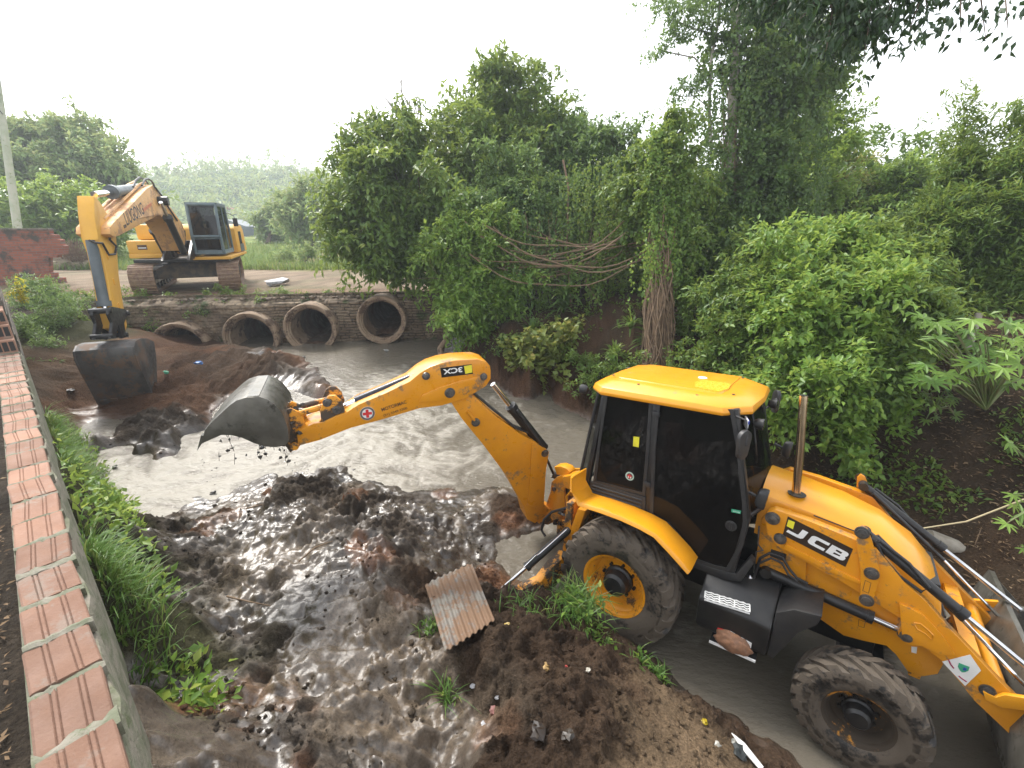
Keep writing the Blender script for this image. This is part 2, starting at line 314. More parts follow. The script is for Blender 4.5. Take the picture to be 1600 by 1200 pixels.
    redp = sstep(.60, .72, fbm(x * 1.3 + 3, y * 1.3 + 8, 83, 5)) * wet
    for (ru, rv, rr_) in ((590, 890, .22), (625, 935, .16), (560, 870, .12), (800, 775, .25), (340, 585, .45), (420, 760, .1)):
        rp = GZ(ru, rv, 1.); redp = np.maximum(redp, sstep(1.2, .5, np.hypot(x - rp[0], y - rp[1]) / rr_ + 1.6 * (fbm(x * 4, y * 4, 86, 4) - .5)))
    col = col * (1 + 1.1 * shade)[..., None]
    col = col + (np.array([.16, .072, .034]) - col) * (redp * .75)[..., None]
    tanp = np.maximum(sstep(.52, .7, fbm(x * 1.7 + 13, y * 1.7, 84, 5)) * soft, sstep(1.0, .4, np.hypot(x + .9, y - 2.9) / 1.3 + .9 * (fbm(x * 2, y * 2, 88, 4) - .5))) * wet
    col = col + (np.array([.15, .115, .08]) - col) * (tanp * .7)[..., None]
    wt = np.clip(wet * (.40 + .70 * soft + 1.5 * (fbm(x * 2.5, y * 2.5, 85, 4) - .5) - 1.2 * np.clip(cl - .08, 0, 1) * 4 * (1 - soft)), 0, 1)
    wt = np.clip(wt * .72 * (1 - film) + film * 1.0, 0, 1)
    nearw = sstep(.12, .0, z - wz(x, y)) * (1 - back) * (1 - L); wt = np.maximum(wt, nearw * .8); col *= (1 - .3 * nearw)[..., None]
    return z, np.clip(col, .008, 1), wt
def gz(x, y): return float(ground(np.array([float(x)]), np.array([float(y)]))[0][0])
def axis_(a, b, h, lo, hi, g=1.09):
    r = list(np.arange(a, b, h)); s = h; v = r[-1]
    while v < hi: s *= g; v += s; r.append(v)
    s = h; v = a; l = []
    while v > lo: s *= g; v -= s; l.append(v)
    return np.array(l[::-1] + r)
def sheet(name, X, Y, Z, mat, attrs):
    ny, nx = X.shape; me = bpy.data.meshes.new(name); n = nx * ny
    me.vertices.add(n); me.vertices.foreach_set('co', np.stack([X, Y, Z], -1).astype(np.float32).ravel())
    i = np.arange((ny - 1) * (nx - 1)); r = i // (nx - 1); c = i % (nx - 1); a = r * nx + c
    q = np.stack([a, a + 1, a + nx + 1, a + nx], 1).astype(np.int32); m = len(q)
    me.loops.add(m * 4); me.loops.foreach_set('vertex_index', q.ravel()); me.polygons.add(m)
    me.polygons.foreach_set('loop_start', (np.arange(m) * 4).astype(np.int32)); me.polygons.foreach_set('loop_total', np.full(m, 4, np.int32))
    me.update(calc_edges=True); me.shade_smooth()
    for k, v in attrs.items():
        if v.ndim == 3:
            at = me.attributes.new(k, 'FLOAT_COLOR', 'POINT'); at.data.foreach_set('color', np.concatenate([v, np.ones(v.shape[:2] + (1,))], -1).astype(np.float32).ravel())
        else: at = me.attributes.new(k, 'FLOAT', 'POINT'); at.data.foreach_set('value', v.astype(np.float32).ravel())
    me.materials.append(mat); o = bpy.data.objects.new(name, me); COL.objects.link(o); return o
def attrn(nt, k, s='Color'):
    n = nt.nodes.new('ShaderNodeAttribute'); n.attribute_name = k; return n.outputs[s]
m, nt, b, o = newmat('soil_and_mud'); tc = nt.nodes.new('ShaderNodeTexCoord').outputs['Object']
n1 = noise(nt, tc, 9, 10, .7); n2 = noise(nt, tc, 45, 6, .7)
c1 = mixc(nt, mrange(nt, n1, .3, .7), attrn(nt, 'col'), (.5, .5, .5), 'SOFT_LIGHT')
k = nt.nodes.new('ShaderNodeMath'); k.operation = 'MULTIPLY_ADD'; k.inputs[1].default_value = 2.6; k.inputs[2].default_value = -.28; nt.links.new(n2, k.inputs[0])
v = nt.nodes.new('ShaderNodeVectorMath'); v.operation = 'SCALE'; nt.links.new(c1, v.inputs[0]); nt.links.new(k.outputs[0], v.inputs['Scale'])
nt.links.new(v.outputs[0], b.inputs['Base Color'])
w = attrn(nt, 'wet', 'Fac'); w2 = nt.nodes.new('ShaderNodeMath'); w2.operation = 'ADD'; nt.links.new(w, w2.inputs[0])
w3 = nt.nodes.new('ShaderNodeMath'); w3.operation = 'MULTIPLY_ADD'; w3.inputs[1].default_value = .5; w3.inputs[2].default_value = -.25; nt.links.new(n1, w3.inputs[0]); nt.links.new(w3.outputs[0], w2.inputs[1])
nt.links.new(mrange(nt, w2.outputs[0], .30, .85, .85, .25), b.inputs['Roughness'])
nt.links.new(mrange(nt, w2.outputs[0], .3, .9, .15, .85), b.inputs['Specular IOR Level'])
n3 = noise(nt, tc, 95, 5, .7); mx_ = nt.nodes.new('ShaderNodeMath'); mx_.operation = 'MULTIPLY_ADD'; mx_.inputs[1].default_value = .5; nt.links.new(n3, mx_.inputs[0]); nt.links.new(n2, mx_.inputs[2])
n0 = noise(nt, tc, 16, 6, .65); m0 = nt.nodes.new('ShaderNodeMath'); m0.operation = 'MULTIPLY_ADD'; m0.inputs[1].default_value = 1.6; nt.links.new(n0, m0.inputs[0]); nt.links.new(mx_.outputs[0], m0.inputs[2])
bump(nt, b, m0.outputs[0], .5, .045)
bn = [n for n in nt.nodes if n.type == 'BUMP'][0]; nt.links.new(mrange(nt, w2.outputs[0], .2, .8, 1.0, .16), bn.inputs['Strength']); b.inputs['IOR'].default_value = 1.5
SOIL = m
gx = axis_(-6.2, 3.6, .021, -120, 120, 1.07); gy = axis_(.8, 7.8, .021, -8, 330, 1.06)
GX, GY = np.meshgrid(gx, gy); gzz, gcol_, gwet = ground(GX, GY)
terrain = struct(sheet('ground', GX, GY, gzz, SOIL, {'col': gcol_, 'wet': gwet}))
# ---------------------------------------------------------------- water
wx = axis_(-9.5, 6., .045, -9.6, 14, 1.3); wy = axis_(1.0, 13.8, .045, -3, 13.85, 1.3)
WX, WY = np.meshgrid(wx, wy); q = (WY - WX) * .7071
rap = sstep(1.5, 4.5, q) * sstep(11.6, 8.5, q + .0 * WX)               # the fast reach
a1 = fbm(WX * .8, WY * .8, 90, 3); a2 = fbm(WX * .8 + 5, WY * .8 + 9, 92, 3)
ux = WX + 1.5 * a1; uy = WY + 1.5 * a2
sw = fbm(ux * 2.5 + uy * .8, uy * 4.5 - ux * 1.5, 95, 5)
ln = 1 - np.abs(2 * fbm(ux * 1.8 + a2 * 3, uy * 3.2, 97, 4) - 1)
fbase = fbm(WX * .35 + 2, WY * .5 + 4, 99, 3)
pool = sstep(-1.2, -3.5, WX) * sstep(2.5, 1., np.abs(q - 7.6) - .4)
foam = rap * np.clip(.33 - .30 * sstep(8.6, 10., q) + 1.5 * (sw - .5) + .9 * (fbase - .5) + sstep(.84, .98, ln) * .30, 0, 1)
foam = foam * (1 - .75 * sstep(-1.6, .6, WX - .35 * (WY - 7))); foam = np.clip(foam + pool * .26, 0, 1) * sstep(-2.2, -.8, WY - 13 + 11 + 0 * WX + 0)
calm = 1 - rap
foam = np.maximum(foam, calm * sstep(.66, .72, fbm(ux * 1.5, uy * 3, 101, 4)) * .35)
fleck = clod(WX * 9 + a1 * 4, WY * 9, 103) * sstep(.55, .7, fbm(WX * .9, WY * .9, 104, 3)) * sstep(2.6, 1.2, q)
foam = np.maximum(foam, sstep(.6, .8, fleck) * .8)
hh = wz(WX, WY) + rap * ((sw - .5) * .05 + (ridge(ux * 4, uy * 8, 106, 4) - .6) * .035) + .004 * (fbm(WX * 6, WY * 9, 108, 3) - .5)
m, nt, b, o = newmat('muddy_water'); tc = nt.nodes.new('ShaderNodeTexCoord').outputs['Object']
mp = nt.nodes.new('ShaderNodeMapping'); mp.inputs['Scale'].default_value = (1, 2.2, 1); mp.inputs['Rotation'].default_value = (0, 0, .5); nt.links.new(tc, mp.inputs[0])
nn = noise(nt, mp.outputs[0], 5, 9, .7); fm = attrn(nt, 'foam', 'Fac')
ad = nt.nodes.new('ShaderNodeMath'); ad.operation = 'MULTIPLY_ADD'; ad.inputs[1].default_value = .9; ad.inputs[2].default_value = -.45; nt.links.new(nn, ad.inputs[0])
su = nt.nodes.new('ShaderNodeMath'); su.operation = 'ADD'; nt.links.new(fm, su.inputs[0]); nt.links.new(ad.outputs[0], su.inputs[1])
fk = mrange(nt, su.outputs[0], .12, .85)
nt.links.new(mixc(nt, fk, (.135, .118, .092), (.31, .285, .24)), b.inputs['Base Color'])
nt.links.new(mrange(nt, fk, 0., 1., .05, .28), b.inputs['Roughness']); b.inputs['IOR'].default_value = 1.33
bump(nt, b, noise(nt, mp.outputs[0], 7, 6, .6), .5, .06)
water = struct(sheet('stream_water', WX, WY, hh, m, {'foam': foam}))
# loose clods strewn over the mud, one mass nobody could count
def rock(c, r, rng):
    bm = bmesh.new(); bmesh.ops.create_icosphere(bm, subdivisions=1, radius=1)
    s = [rng.uniform(.6, 1.2), rng.uniform(.6, 1.1), rng.uniform(.4, .8)]; a = rng.uniform(0, 6)
    v = [];
    for x in bm.verts:
        k = rng.uniform(.62, 1.3); p = x.co; X = p.x * s[0] * k; Yy = p.y * s[1] * k
        v.append((c[0] + r * (X * math.cos(a) - Yy * math.sin(a)), c[1] + r * (X * math.sin(a) + Yy * math.cos(a)), c[2] + r * p.z * s[2] * k))
    f = [tuple(w.index for w in q.verts) for q in bm.faces]; bm.free(); return v, f
rng = random.Random(5); P = []
while len(P) < 3200:
    u = rng.uniform(120, 1150); vv = rng.uniform(740, 1210) if rng.random() < .85 else rng.uniform(540, 740)
    p = GZ(u, vv, 1.0); P.append((p[0], p[1]))
P = np.array(P); z, c, w = ground(P[:, 0], P[:, 1]); ok = (z > wz(P[:, 0], P[:, 1]) + .02) & (fbm(P[:, 0] * 1.1, P[:, 1] * 1.1, 120, 3) > .47) & (((P - WB) @ WN) > .2)
me_all = MB(); cols = []
for (x, y), zz, cc in zip(P[ok], z[ok], c[ok]):
    r = .008 + .030 * rng.random() ** 4; vv, ff = rock((x, y, zz + r * .2), r, rng); me_all.add(vv, ff); cols += [tuple(cc * rng.uniform(.7, 1.15))] * len(vv)
o = me_all.build('mud_clods', SOIL, angle=80)
at = o.data.attributes.new('col', 'FLOAT_COLOR', 'POINT'); at.data.foreach_set('color', np.array([(*q, 1) for q in cols], np.float32).ravel())
tag(o, 'loose clods of dark dug mud strewn over the heaps', 'mud', kind='stuff')
# ---------------------------------------------------------------- backhoe loader
JR = np.array([[.79937798, .60000058, .03153003], [-.59998323, .79437093, .09484168], [.03185852, -.09473184, .99499292]])
JF = Fr((1.67931, 4.57489, .11752), JR[:, 0], JR[:, 1], JR[:, 2])
jcb = empty('backhoe_loader', 'yellow backhoe loader with black tinted cab standing in the stream', 'backhoe loader', M=JF.M())
def jp(name, mb, mat, parent=None, **k): return mb.build(name, mat, parent or jcb, **k)
def wheel(parent, x, yc, z, R, W, rr, side, lugs, seed, steer=0.):
    """side -1: outer face towards -y"""
    rg = random.Random(seed); s = side; e = W / 2
    root = MB()
    dish = [(rr, -e * .80), (rr, -e * .2), (rr * .97, e * .30), (rr * .93, e * .62), (rr * 1.0, e * .78), (rr * 1.07, e * .84), (rr * 1.07, e * .78), (rr * 1.0, e * .70), (rr * .86, e * .45), (rr * .80, e * .12), (rr * .62, e * .0), (rr * .40, e * .08), (.001, e * .08)]
    root.lathe([(r, h * s) for r, h in dish[4:]], (0, 0, 0), 48); root.lathe([(r, h * s) for r, h in dish[:5]], (0, 0, 0), 48)
    w = jp('wheel', root, RIM, parent, angle=50); w.location = (x, yc, z); w.rotation_euler = (0, rg.uniform(0, 1), 0)
    piv = w
    t = MB(); sh = R - .035
    prof = [(rr * 1.0, -e * .72), (rr * 1.10, -e * .88), (rr * 1.3, -e * 1.0), (sh * .86, -e * 1.0), (sh * .955, -e * .92), (sh * .995, -e * .7), (sh * 1.0, -e * .3), (sh * 1.003, 0), (sh * 1.0, e * .3), (sh * .995, e * .7), (sh * .955, e * .92), (sh * .86, e * 1.0), (rr * 1.3, e * 1.0), (rr * 1.10, e * .88), (rr * 1.0, e * .72)]
    t.lathe([(r, h) for r, h in prof], (0, 0, 0), 72)
    for k in range(lugs):
        for sd in (-1, 1):
            a0 = (k + (.5 if sd > 0 else 0)) * 2 * math.pi / lugs; rs = []
            for u in (0, .2, .45, .7, .9, 1.0, 1.04):
                yy = sd * e * (u * .98 - .06); a = a0 + (u ** 1.15) * .42 * s * 1.; hw = (.030 + .016 * u) / R
                ro = R - .002 if u < .8 else (R - .012 if u < .95 else (R - .05 if u < 1.02 else R - .09)); ri = sh - .03 if u < .95 else ro - .05
                if u > 1.0: yy = sd * e * 1.0
                j = rg.uniform(-.003, .003)
                rs.append([((ro + j) * math.cos(a - hw), yy, (ro + j) * math.sin(a - hw)), ((ro + j) * math.cos(a + hw), yy, (ro + j) * math.sin(a + hw)), (ri * math.cos(a + hw * 1.35), yy, ri * math.sin(a + hw * 1.35)), (ri * math.cos(a - hw * 1.35), yy, ri * math.sin(a - hw * 1.35))])
            t.rings(rs)
    jp('tyre', t, RUB, piv, angle=30)
    h = MB(); hr = rr * .42
    h.lathe([(hr * 1.15, s * e * .06), (hr * 1.15, s * e * .22), (hr, s * e * .3), (hr * .92, s * e * .72), (hr * .7, s * e * .85), (.001, s * e * .85)], (0, 0, 0), 28)
    for k in range(8):
        a = k * math.pi / 4; h.cyl((hr * 1.28 * math.cos(a), s * e * .0, hr * 1.28 * math.sin(a)), (hr * 1.28 * math.cos(a), s * e * .2, hr * 1.28 * math.sin(a)), .018, 6)
    jp('hub', h, BLK, piv, bevel=0)
    return w
RW = [wheel(jcb, 0, s * .83, .70, .672, .43, .335, s, 22, 3 + s) for s in (-1, 1)]
RIM, RIMR = pm('mud_caked_rim', (.62, .26, .01), (.40, .17, .02), 4, (.35, .55), dirt=((.045, .032, .02), .74, 3)), RIM
FW = [wheel(jcb, 2.17, s * .85, .49, .48, .33, .235, s, 19, 13 + s) for s in (-1, 1)]
# chassis, axles, engine block
c = MB(); c.box((.9, 0, .82), (2.7, .62, .34)); c.cyl((0, -.62, .70), (0, .62, .70), .16, 20); c.cyl((2.17, -.68, .49), (2.17, .68, .49), .10, 16); c.box((2.17, 0, .56), (.34, .9, .2)); c.box((1.9, 0, 1.2), (1.3, .6, .7)); c.box((1.25, .2, .9), (.8, .5, .5))
jp('chassis', c, BLK, bevel=.02)
# side frame of the front end
fo = JF.tr([(1222, 868), (1238, 880), (1258, 905), (1275, 962), (1318, 992), (1348, 1000), (1385, 1008), (1400, 1022), (1418, 1048), (1440, 1056), (1465, 1052), (1474, 1036), (1466, 1012), (1440, 985), (1400, 960), (1330, 915), (1270, 870), (1240, 830), (1215, 822)], -.45)
f = MB(); f.prism(fo, -.46, -.41); f.prism(fo, .41, .46); jp('front_frame', f, YEL, bevel=.008)
c = MB()
for s in (-1, 1): c.box((2.52, s * .2, .86), (.08, .5, .3))
jp('counterweight', c, YELM, bevel=.01)
# loader tower behind the arm pivot
tw = JF.tr([(1190, 812), (1205, 795), (1235, 800), (1262, 840), (1258, 915), (1212, 905), (1180, 880)], -.50)
f = MB(); f.prism(tw, -.50, -.44); f.prism(tw, .44, .50); f.box((1.38, 0, 1.30), (.10, .88, .36)); jp('loader_tower', f, YEL, bevel=.006)
# bonnet
st = [(1.16, .43, 1.97, 2.05), (1.5, .42, 1.93, 2.01), (1.8, .41, 1.88, 1.97), (2.1, .40, 1.79, 1.88), (2.35, .38, 1.64, 1.74), (2.52, .35, 1.47, 1.56), (2.60, .32, 1.28, 1.36), (2.63, .30, 1.05, 1.08)]
rs = []
for x, w, ze, zc in st:
    rs.append([(x, -w - .01, max(1.05, ze - .42) if ze > 1.1 else .95), (x, -w, ze - .07), (x, -w + .02, ze - .01), (x, -w + .09, ze + .035), (x, -w * .45, zc), (x, 0, zc + .008), (x, w * .45, zc), (x, w - .09, ze + .035), (x, w - .02, ze - .01), (x, w, ze - .07), (x, w + .01, max(1.05, ze - .42) if ze > 1.1 else .95)])
b_ = MB(); b_.rings(rs, cap=True, close=True); bon = jp('bonnet', b_, YELC, angle=28)
g = MB()
for k in range(6): g.box((2.635, 0, 1.0 + k * .05), (.012, .5, .02))
jp('grille', g, PLA, bon)
g = MB(); g.tube([(1.6, -.425, 1.90), (1.9, -.415, 1.86), (2.12, -.41, 1.80)], .006, 6); jp('panel_seam', g, PLA, bon)
# exhaust
p0 = JF.xz(1245, 772, -.28); p1 = JF.xz(1256, 618, -.28)
e = MB(); e.tube([(p0[0], -.28, p0[1] - .12), (p0[0] * .6 + p1[0] * .4, -.28, p0[1] * .6 + p1[1] * .4), (p1[0], -.28, p1[1])], .036, 20, cap=False)
e.tube([(p1[0], -.28, p1[1]), (p0[0], -.28, p0[1])], .031, 16, cap=True); ex = jp('exhaust_stack', e, EXH)
e = MB(); e.cyl((p1[0], -.28, p1[1] - .004), (p1[0], -.28, p1[1] + .003), .0345, 20); jp('pipe_mouth', e, BLK, ex)
e = MB(); e.lathe([(.036, 0), (.072, 0), (.078, .012), (.036, .014)], (p0[0], -.28, p0[1] - .005), 24, 'z'); jp('exhaust_collar', e, PLA, ex)
# ---- loader arms (near and far): survey outline of the near one, mirrored for the far one
ao = [(1195, 808), (1199, 799), (1211, 796), (1267, 815), (1336, 843), (1370, 858), (1390, 882), (1413, 910), (1447, 940), (1480, 978), (1520, 1020), (1563, 1066), (1600, 1103), (1640, 1146), (1640, 1190), (1600, 1166), (1580, 1150), (1522, 1095), (1496, 1062), (1473, 1034), (1452, 1018), (1430, 1003), (1414, 1002), (1403, 992), (1408, 967), (1380, 950), (1313, 908), (1240, 868), (1213, 852), (1199, 835)]
AO = JF.tr(ao, -.62)
def arm(s):
    a = MB(); a.prism(AO, s * .53, s * .62); r = jp('loader_arm', a, YEL, bevel=.01)
    gp = JF.tr([(1405, 942), (1413, 945), (1440, 958), (1462, 980), (1480, 1003), (1492, 1022), (1470, 1022), (1440, 1008), (1416, 1005), (1409, 990)], -.63)
    g = MB(); g.prism(gp, s * .62, s * .645); jp('gusset', g, YEL, r, bevel=.004)
    g = MB(); g.tube([(x, s * .648, z) for x, z in JF.tr([(1428, 975), (1433, 983), (1446, 990), (1456, 1000), (1458, 992), (1449, 983), (1438, 974), (1428, 973)], -.645)], .006, 6); jp('lightening_rim', g, YEL, r)
    lp = JF.tr([(1340, 828), (1347, 822), (1356, 828), (1364, 850), (1375, 893), (1374, 905), (1364, 940), (1352, 944), (1344, 935), (1345, 890), (1338, 850)], -.66)
    l = MB(); l.prism(lp, s * .625, s * .655); jp('tilt_lever', l, YEL, r, bevel=.004)
    for (u, v, rr) in [(1206, 813, .042), (1218, 845, .036), (1347, 833, .036), (1362, 897, .036), (1354, 939, .036), (1418, 1000, .034), (1545, 1086, .034)]:
        x, z = JF.xz(u, v, -.67); q = MB(); y0 = s * (.655 if 1340 < u < 1370 else .622); q.lathe([(rr * 1.45, 0), (rr * 1.45, s * .012), (rr, s * .014), (rr, s * .03), (.001, s * .034)], (x, y0, z), 20)
        jp('pivot_pin', q, PIN, r)
    rib = MB(); a0 = JF.tr([(1228, 850), (1260, 866), (1320, 896), (1345, 908), (1345, 913), (1315, 902), (1255, 873), (1225, 857)], -.63); rib.prism(a0, s * .62, s * .636); jp('arm_rib', rib, YEL, r, bevel=.003)
    return r
ARM = [arm(-1), arm(1)]
def ram(name, a, b, y, r1, r2, split=.6, par=None, mat=BLK, yb=None):
    """hydraulic ram between survey points a and b (x,z)"""
    yb = y if yb is None else yb
    A = np.array([a[0], y, a[1]]); B = np.array([b[0], yb, b[1]]); d = B - A; M_ = A + d * split
    q = MB(); q.tube([A - d * .0, A + d * .02, M_ - d * .03, M_], [r1 * .9, r1, r1, r1 * 1.12], 18); q.tube([M_ - d * .04, M_], [r1 * 1.18, r1 * 1.18], 18); q.cyl(A - np.array([0, r1 * 1.2, 0]), A + np.array([0, r1 * 1.2, 0]), r1 * 1.05, 14)
    o = jp(name, q, mat, par or jcb); q = MB(); q.cyl(M_, B, r2, 14); jp('rod', q, CHR, o); q = MB(); q.cyl(B - np.array([0, r1, 0]), B + np.array([0, r1, 0]), r1 * .95, 14); jp('rod_eye', q, PIN, o)
    return o
X2 = lambda u, v, y: JF.xz(u, v, y)
for s in (-1, 1):
    a = X2(1197, 893, -.52); b_ = X2(1412, 988, -.52); ram('lift_ram', a, b_, s * .51, .048, .026, .80)
    a = X2(1352, 834, -.58); e1 = X2(1600, 1040, -.58); d = np.array(e1) - np.array(a); b2 = (a[0] + d[0] * 1.25, a[1] + d[1] * 1.25); ram('tilt_ram', a, b2, s * .56, .040, .022, .53)
    # link rod beside the tilt ram
    a = X2(1370, 838, -.50); e1 = X2(1596, 1060, -.50); q = MB(); m1 = (a[0] + (e1[0] - a[0]) * .62, a[1] + (e1[1] - a[1]) * .62); q.cyl((a[0], s * .49, a[1]), (m1[0], s * .49, m1[1]), .019, 10); o_ = jp('bucket_link', q, BLK); q = MB(); q.cyl((m1[0], s * .49, m1[1]), (e1[0] + .2, s * .49, e1[1] - .2), .015, 10); jp('link_rod', q, CHR, o_)
    # hoses
    q = MB(); h0 = X2(1375, 845, -.6); h1 = X2(1420, 880, -.6); h2 = X2(1452, 918, -.6); h3 = X2(1440, 925, -.6); h4 = X2(1405, 900, -.6); h5 = X2(1380, 872, -.6); h6 = X2(1368, 845, -.6)
    q.tube([(p[0], s * .60, p[1]) for p in (h0, h1, h2, h3, h4, h5, h6)], .013, 8); jp('hydraulic_hose', q, PLA)
# hard lines across arm, hoses at the tower
q = MB(); P5 = [X2(*p, -.56) for p in [(1180, 893), (1188, 872), (1203, 864), (1222, 870), (1234, 890), (1245, 903), (1262, 912)]]; q.tube([(p[0], -.56, p[1]) for p in P5], .013, 8)
P5 = [X2(*p, -.58) for p in [(1178, 903), (1186, 880), (1205, 872), (1222, 880), (1232, 898), (1246, 908)]]; q.tube([(p[0], -.58, p[1]) for p in P5], .011, 8)
P5 = [X2(*p, -.56) for p in [(1186, 822), (1184, 850), (1192, 860), (1182, 862), (1179, 880), (1178, 895)]]; jp('hydraulic_hose', q, PLA)
q = MB(); q.tube([(p[0], -.56, p[1]) for p in P5], .008, 8); jp('steel_line', q, PIN)
q = MB(); pl = JF.tr([(1205, 858), (1229, 866), (1227, 877), (1203, 868)], -.505); q.prism(pl, -.515, -.503); jp('tower_plate', q, PLA)
# cross tubes and brackets at the bucket end, shovel
q = MB(); q.cyl((2.95, -.6, .98), (2.95, .6, .98), .06, 16); q.box((2.78, 0, 1.14), (.10, 1.1, .05), None); jp('cross_tube', q, YEL)
for s in (-1, 1):
    q = MB(); bl = JF.tr([(1536, 1080), (1556, 1090), (1570, 1086), (1660, 1100), (1660, 1118), (1565, 1106), (1540, 1094)], -.66); q.prism(bl, s * .625, s * .66); jp('bucket_bracket', q, YELC, bevel=.004)
q = MB(); q.prism(JF.tr([(1455, 985), (1500, 955), (1530, 1010), (1530, 1050), (1490, 1040)], 0.1), .05, .12); jp('centre_plate', q, YELM, bevel=.004)
sp = [(3.15, 1.15), (3.05, .75), (3.10, .35), (3.25, .10), (3.5, .02), (4.05, .0), (4.05, .02), (3.5, .05), (3.28, .13), (3.14, .37), (3.09, .75), (3.19, 1.15)]
q = MB(); q.prism([(x, z) for x, z in sp], -1.15, 1.15)
for s in (-1, 1): q.prism([(3.15, 1.15), (3.05, .75), (3.10, .35), (3.25, .10), (3.5, .02), (4.0, .02), (3.75, .55)], s * 1.15, s * 1.17)
jp('front_bucket', q, BKT, bevel=.004)
# ---- side tank with steps
ty = -.92
def slab(px, y0, y1): return MB().prism(JF.tr(px, y1), y0, y1)
tk = MB(); XA = [(.82, 1.30), (1.66, 1.30), (1.70, 1.10), (1.42, .62), (1.30, .58), (1.28, .92), (.90, .92)]
tk.prism([(-.46, .62), (-.88, .60), (-.92, .66), (-.93, .93), (-.90, .97), (-.62, 1.15), (-.46, 1.17)], .84, 1.47, 'x'); tank = jp('side_tank', tk, BLK, bevel=.025)
q = MB(); q.prism([(1.475, .64), (1.475, 1.10), (1.60, 1.20), (1.80, 1.24), (1.78, 1.14), (1.66, .98), (1.58, .76), (1.52, .62)], -.46, -.90); jp('tank_fender', q, PLA, tank, bevel=.015)
q = MB(); q.lathe([(.03, 0), (.03, .03), (.026, .035), (.001, .05)], (0, 0, 0), 16, 'z'); cp0 = JF.on(1171, 905, 2, 1.13); oo = jp('filler_cap', q, CHR, tank); oo.location = cp0
def step_tread(u0, v0, u1, v1, zl, par):
    a = JF.on(u0, v0, 2, zl); b_ = JF.on(u1, v1, 2, zl); q = MB(); n = 14; w = .10
    ex = (b_ - a) / np.linalg.norm(b_ - a); L = np.linalg.norm(b_ - a); ey = np.array([-ex[1], ex[0], 0])
    for k in range(4):
        off = w * k / 3
        q.tube([a + ex * L * i / n + ey * (off + (.006 * (-1) ** i if 0 < k < 3 else 0)) + np.array([0, 0, .012 * (-1) ** i * .3]) for i in range(n + 1)], .0065, 6)
    for k in range(4): q.tube([a + ex * L * k / 3, a + ex * L * k / 3 + ey * w], .0065, 6)
    q.tube([a - np.array([0, 0, .02]), b_ - np.array([0, 0, .02])], .008, 6)
    return jp('step_tread', q, WHT, par)
step_tread(1101, 934, 1172, 956, 1.03, tank)
sx = JF.on(1108, 1003, 1, -.98); sx2 = JF.on(1180, 1035, 1, -.98)
q = MB(); q.prism([(sx[0], sx[2]), (sx2[0], sx2[2]), (sx2[0], sx2[2] + .018), (sx[0], sx[2] + .018)], -.975, -.80); ls = jp('lower_step', q, BLK, tank); q = MB(); q.prism([(sx[0], sx[2]), (sx2[0], sx2[2]), (sx2[0], sx2[2] + .02), (sx[0], sx[2] + .02)], -.99, -.975); jp('step_edge', q, WHT, ls)
q = MB(); vv, ff = [], []
bm = bmesh.new(); bmesh.ops.create_icosphere(bm, subdivisions=4, radius=1); mid = (sx + sx2) / 2
for x in bm.verts:
    p = x.co; k = 1 + .22 * (fbm(np.array([p.x * 2.2 + 3]), np.array([p.y * 2.2 + p.z * 1.7]), 7, 4)[0] - .5) * 2
    vv.append((mid[0] + (p.x * .165 * k) , -.945 + p.y * .075 * k, mid[2] + .075 + p.z * .095 * k - p.x * .012))
ff = [tuple(w.index for w in f_.verts) for f_ in bm.faces]; bm.free(); q.add(vv, ff); jp('mud_lump', q, CLOD, ls, angle=80)
q = MB(); q.prism(JF.tr([(1123, 976), (1143, 981), (1142, 988), (1122, 982)], -.875), -.875, -.866); q.v = [(a_, b_ - .055, c_) for a_, b_, c_ in q.v]; jp('red_reflector', q, RED, tank)
q = MB(); q.prism(JF.tr([(1143, 981), (1176, 1000), (1175, 1007), (1142, 988)], -.875), -.875, -.866); q.v = [(a_, b_ - .055, c_) for a_, b_, c_ in q.v]; jp('white_reflector', q, WHT, tank)
# ---- cab: floor shell, posts, glass, seat inside
cy = .70
rear = X2(923, 770, -cy); 
door_px = [(1029, 628), (1144, 643), (1154, 700), (1163, 787), (1164, 815), (1159, 850), (1137, 890), (1118, 886), (1085, 874), (1073, 855), (1061, 838), (1044, 819), (1018, 804), (1022, 700)]
cab = jp('cab', MB().box((.36, 0, 1.12), (1.30, 1.20, .10)).box((.36, 0, 1.42), (1.2, 1.1, .04)).box((.95, 0, 1.30), (.06, 1.25, .55)), PLA, bevel=.01)
def strip(px, y0, y1, mat, name, par, w=.03):
    P_ = [np.array(p) for p in JF.tr(px, y1)]; q = MB(); n = len(P_)
    for i in range(n):
        a, b_ = P_[i], P_[(i + 1) % n]; d = (b_ - a) / (np.linalg.norm(b_ - a) + 1e-9); nn_ = np.array([-d[1], d[0]]) * w / 2
        a = a - d * w / 2; b_ = b_ + d * w / 2
        q.prism([a + nn_, b_ + nn_, b_ - nn_, a - nn_], y0, y1)
    return jp(name, q, mat, par, bevel=.004)
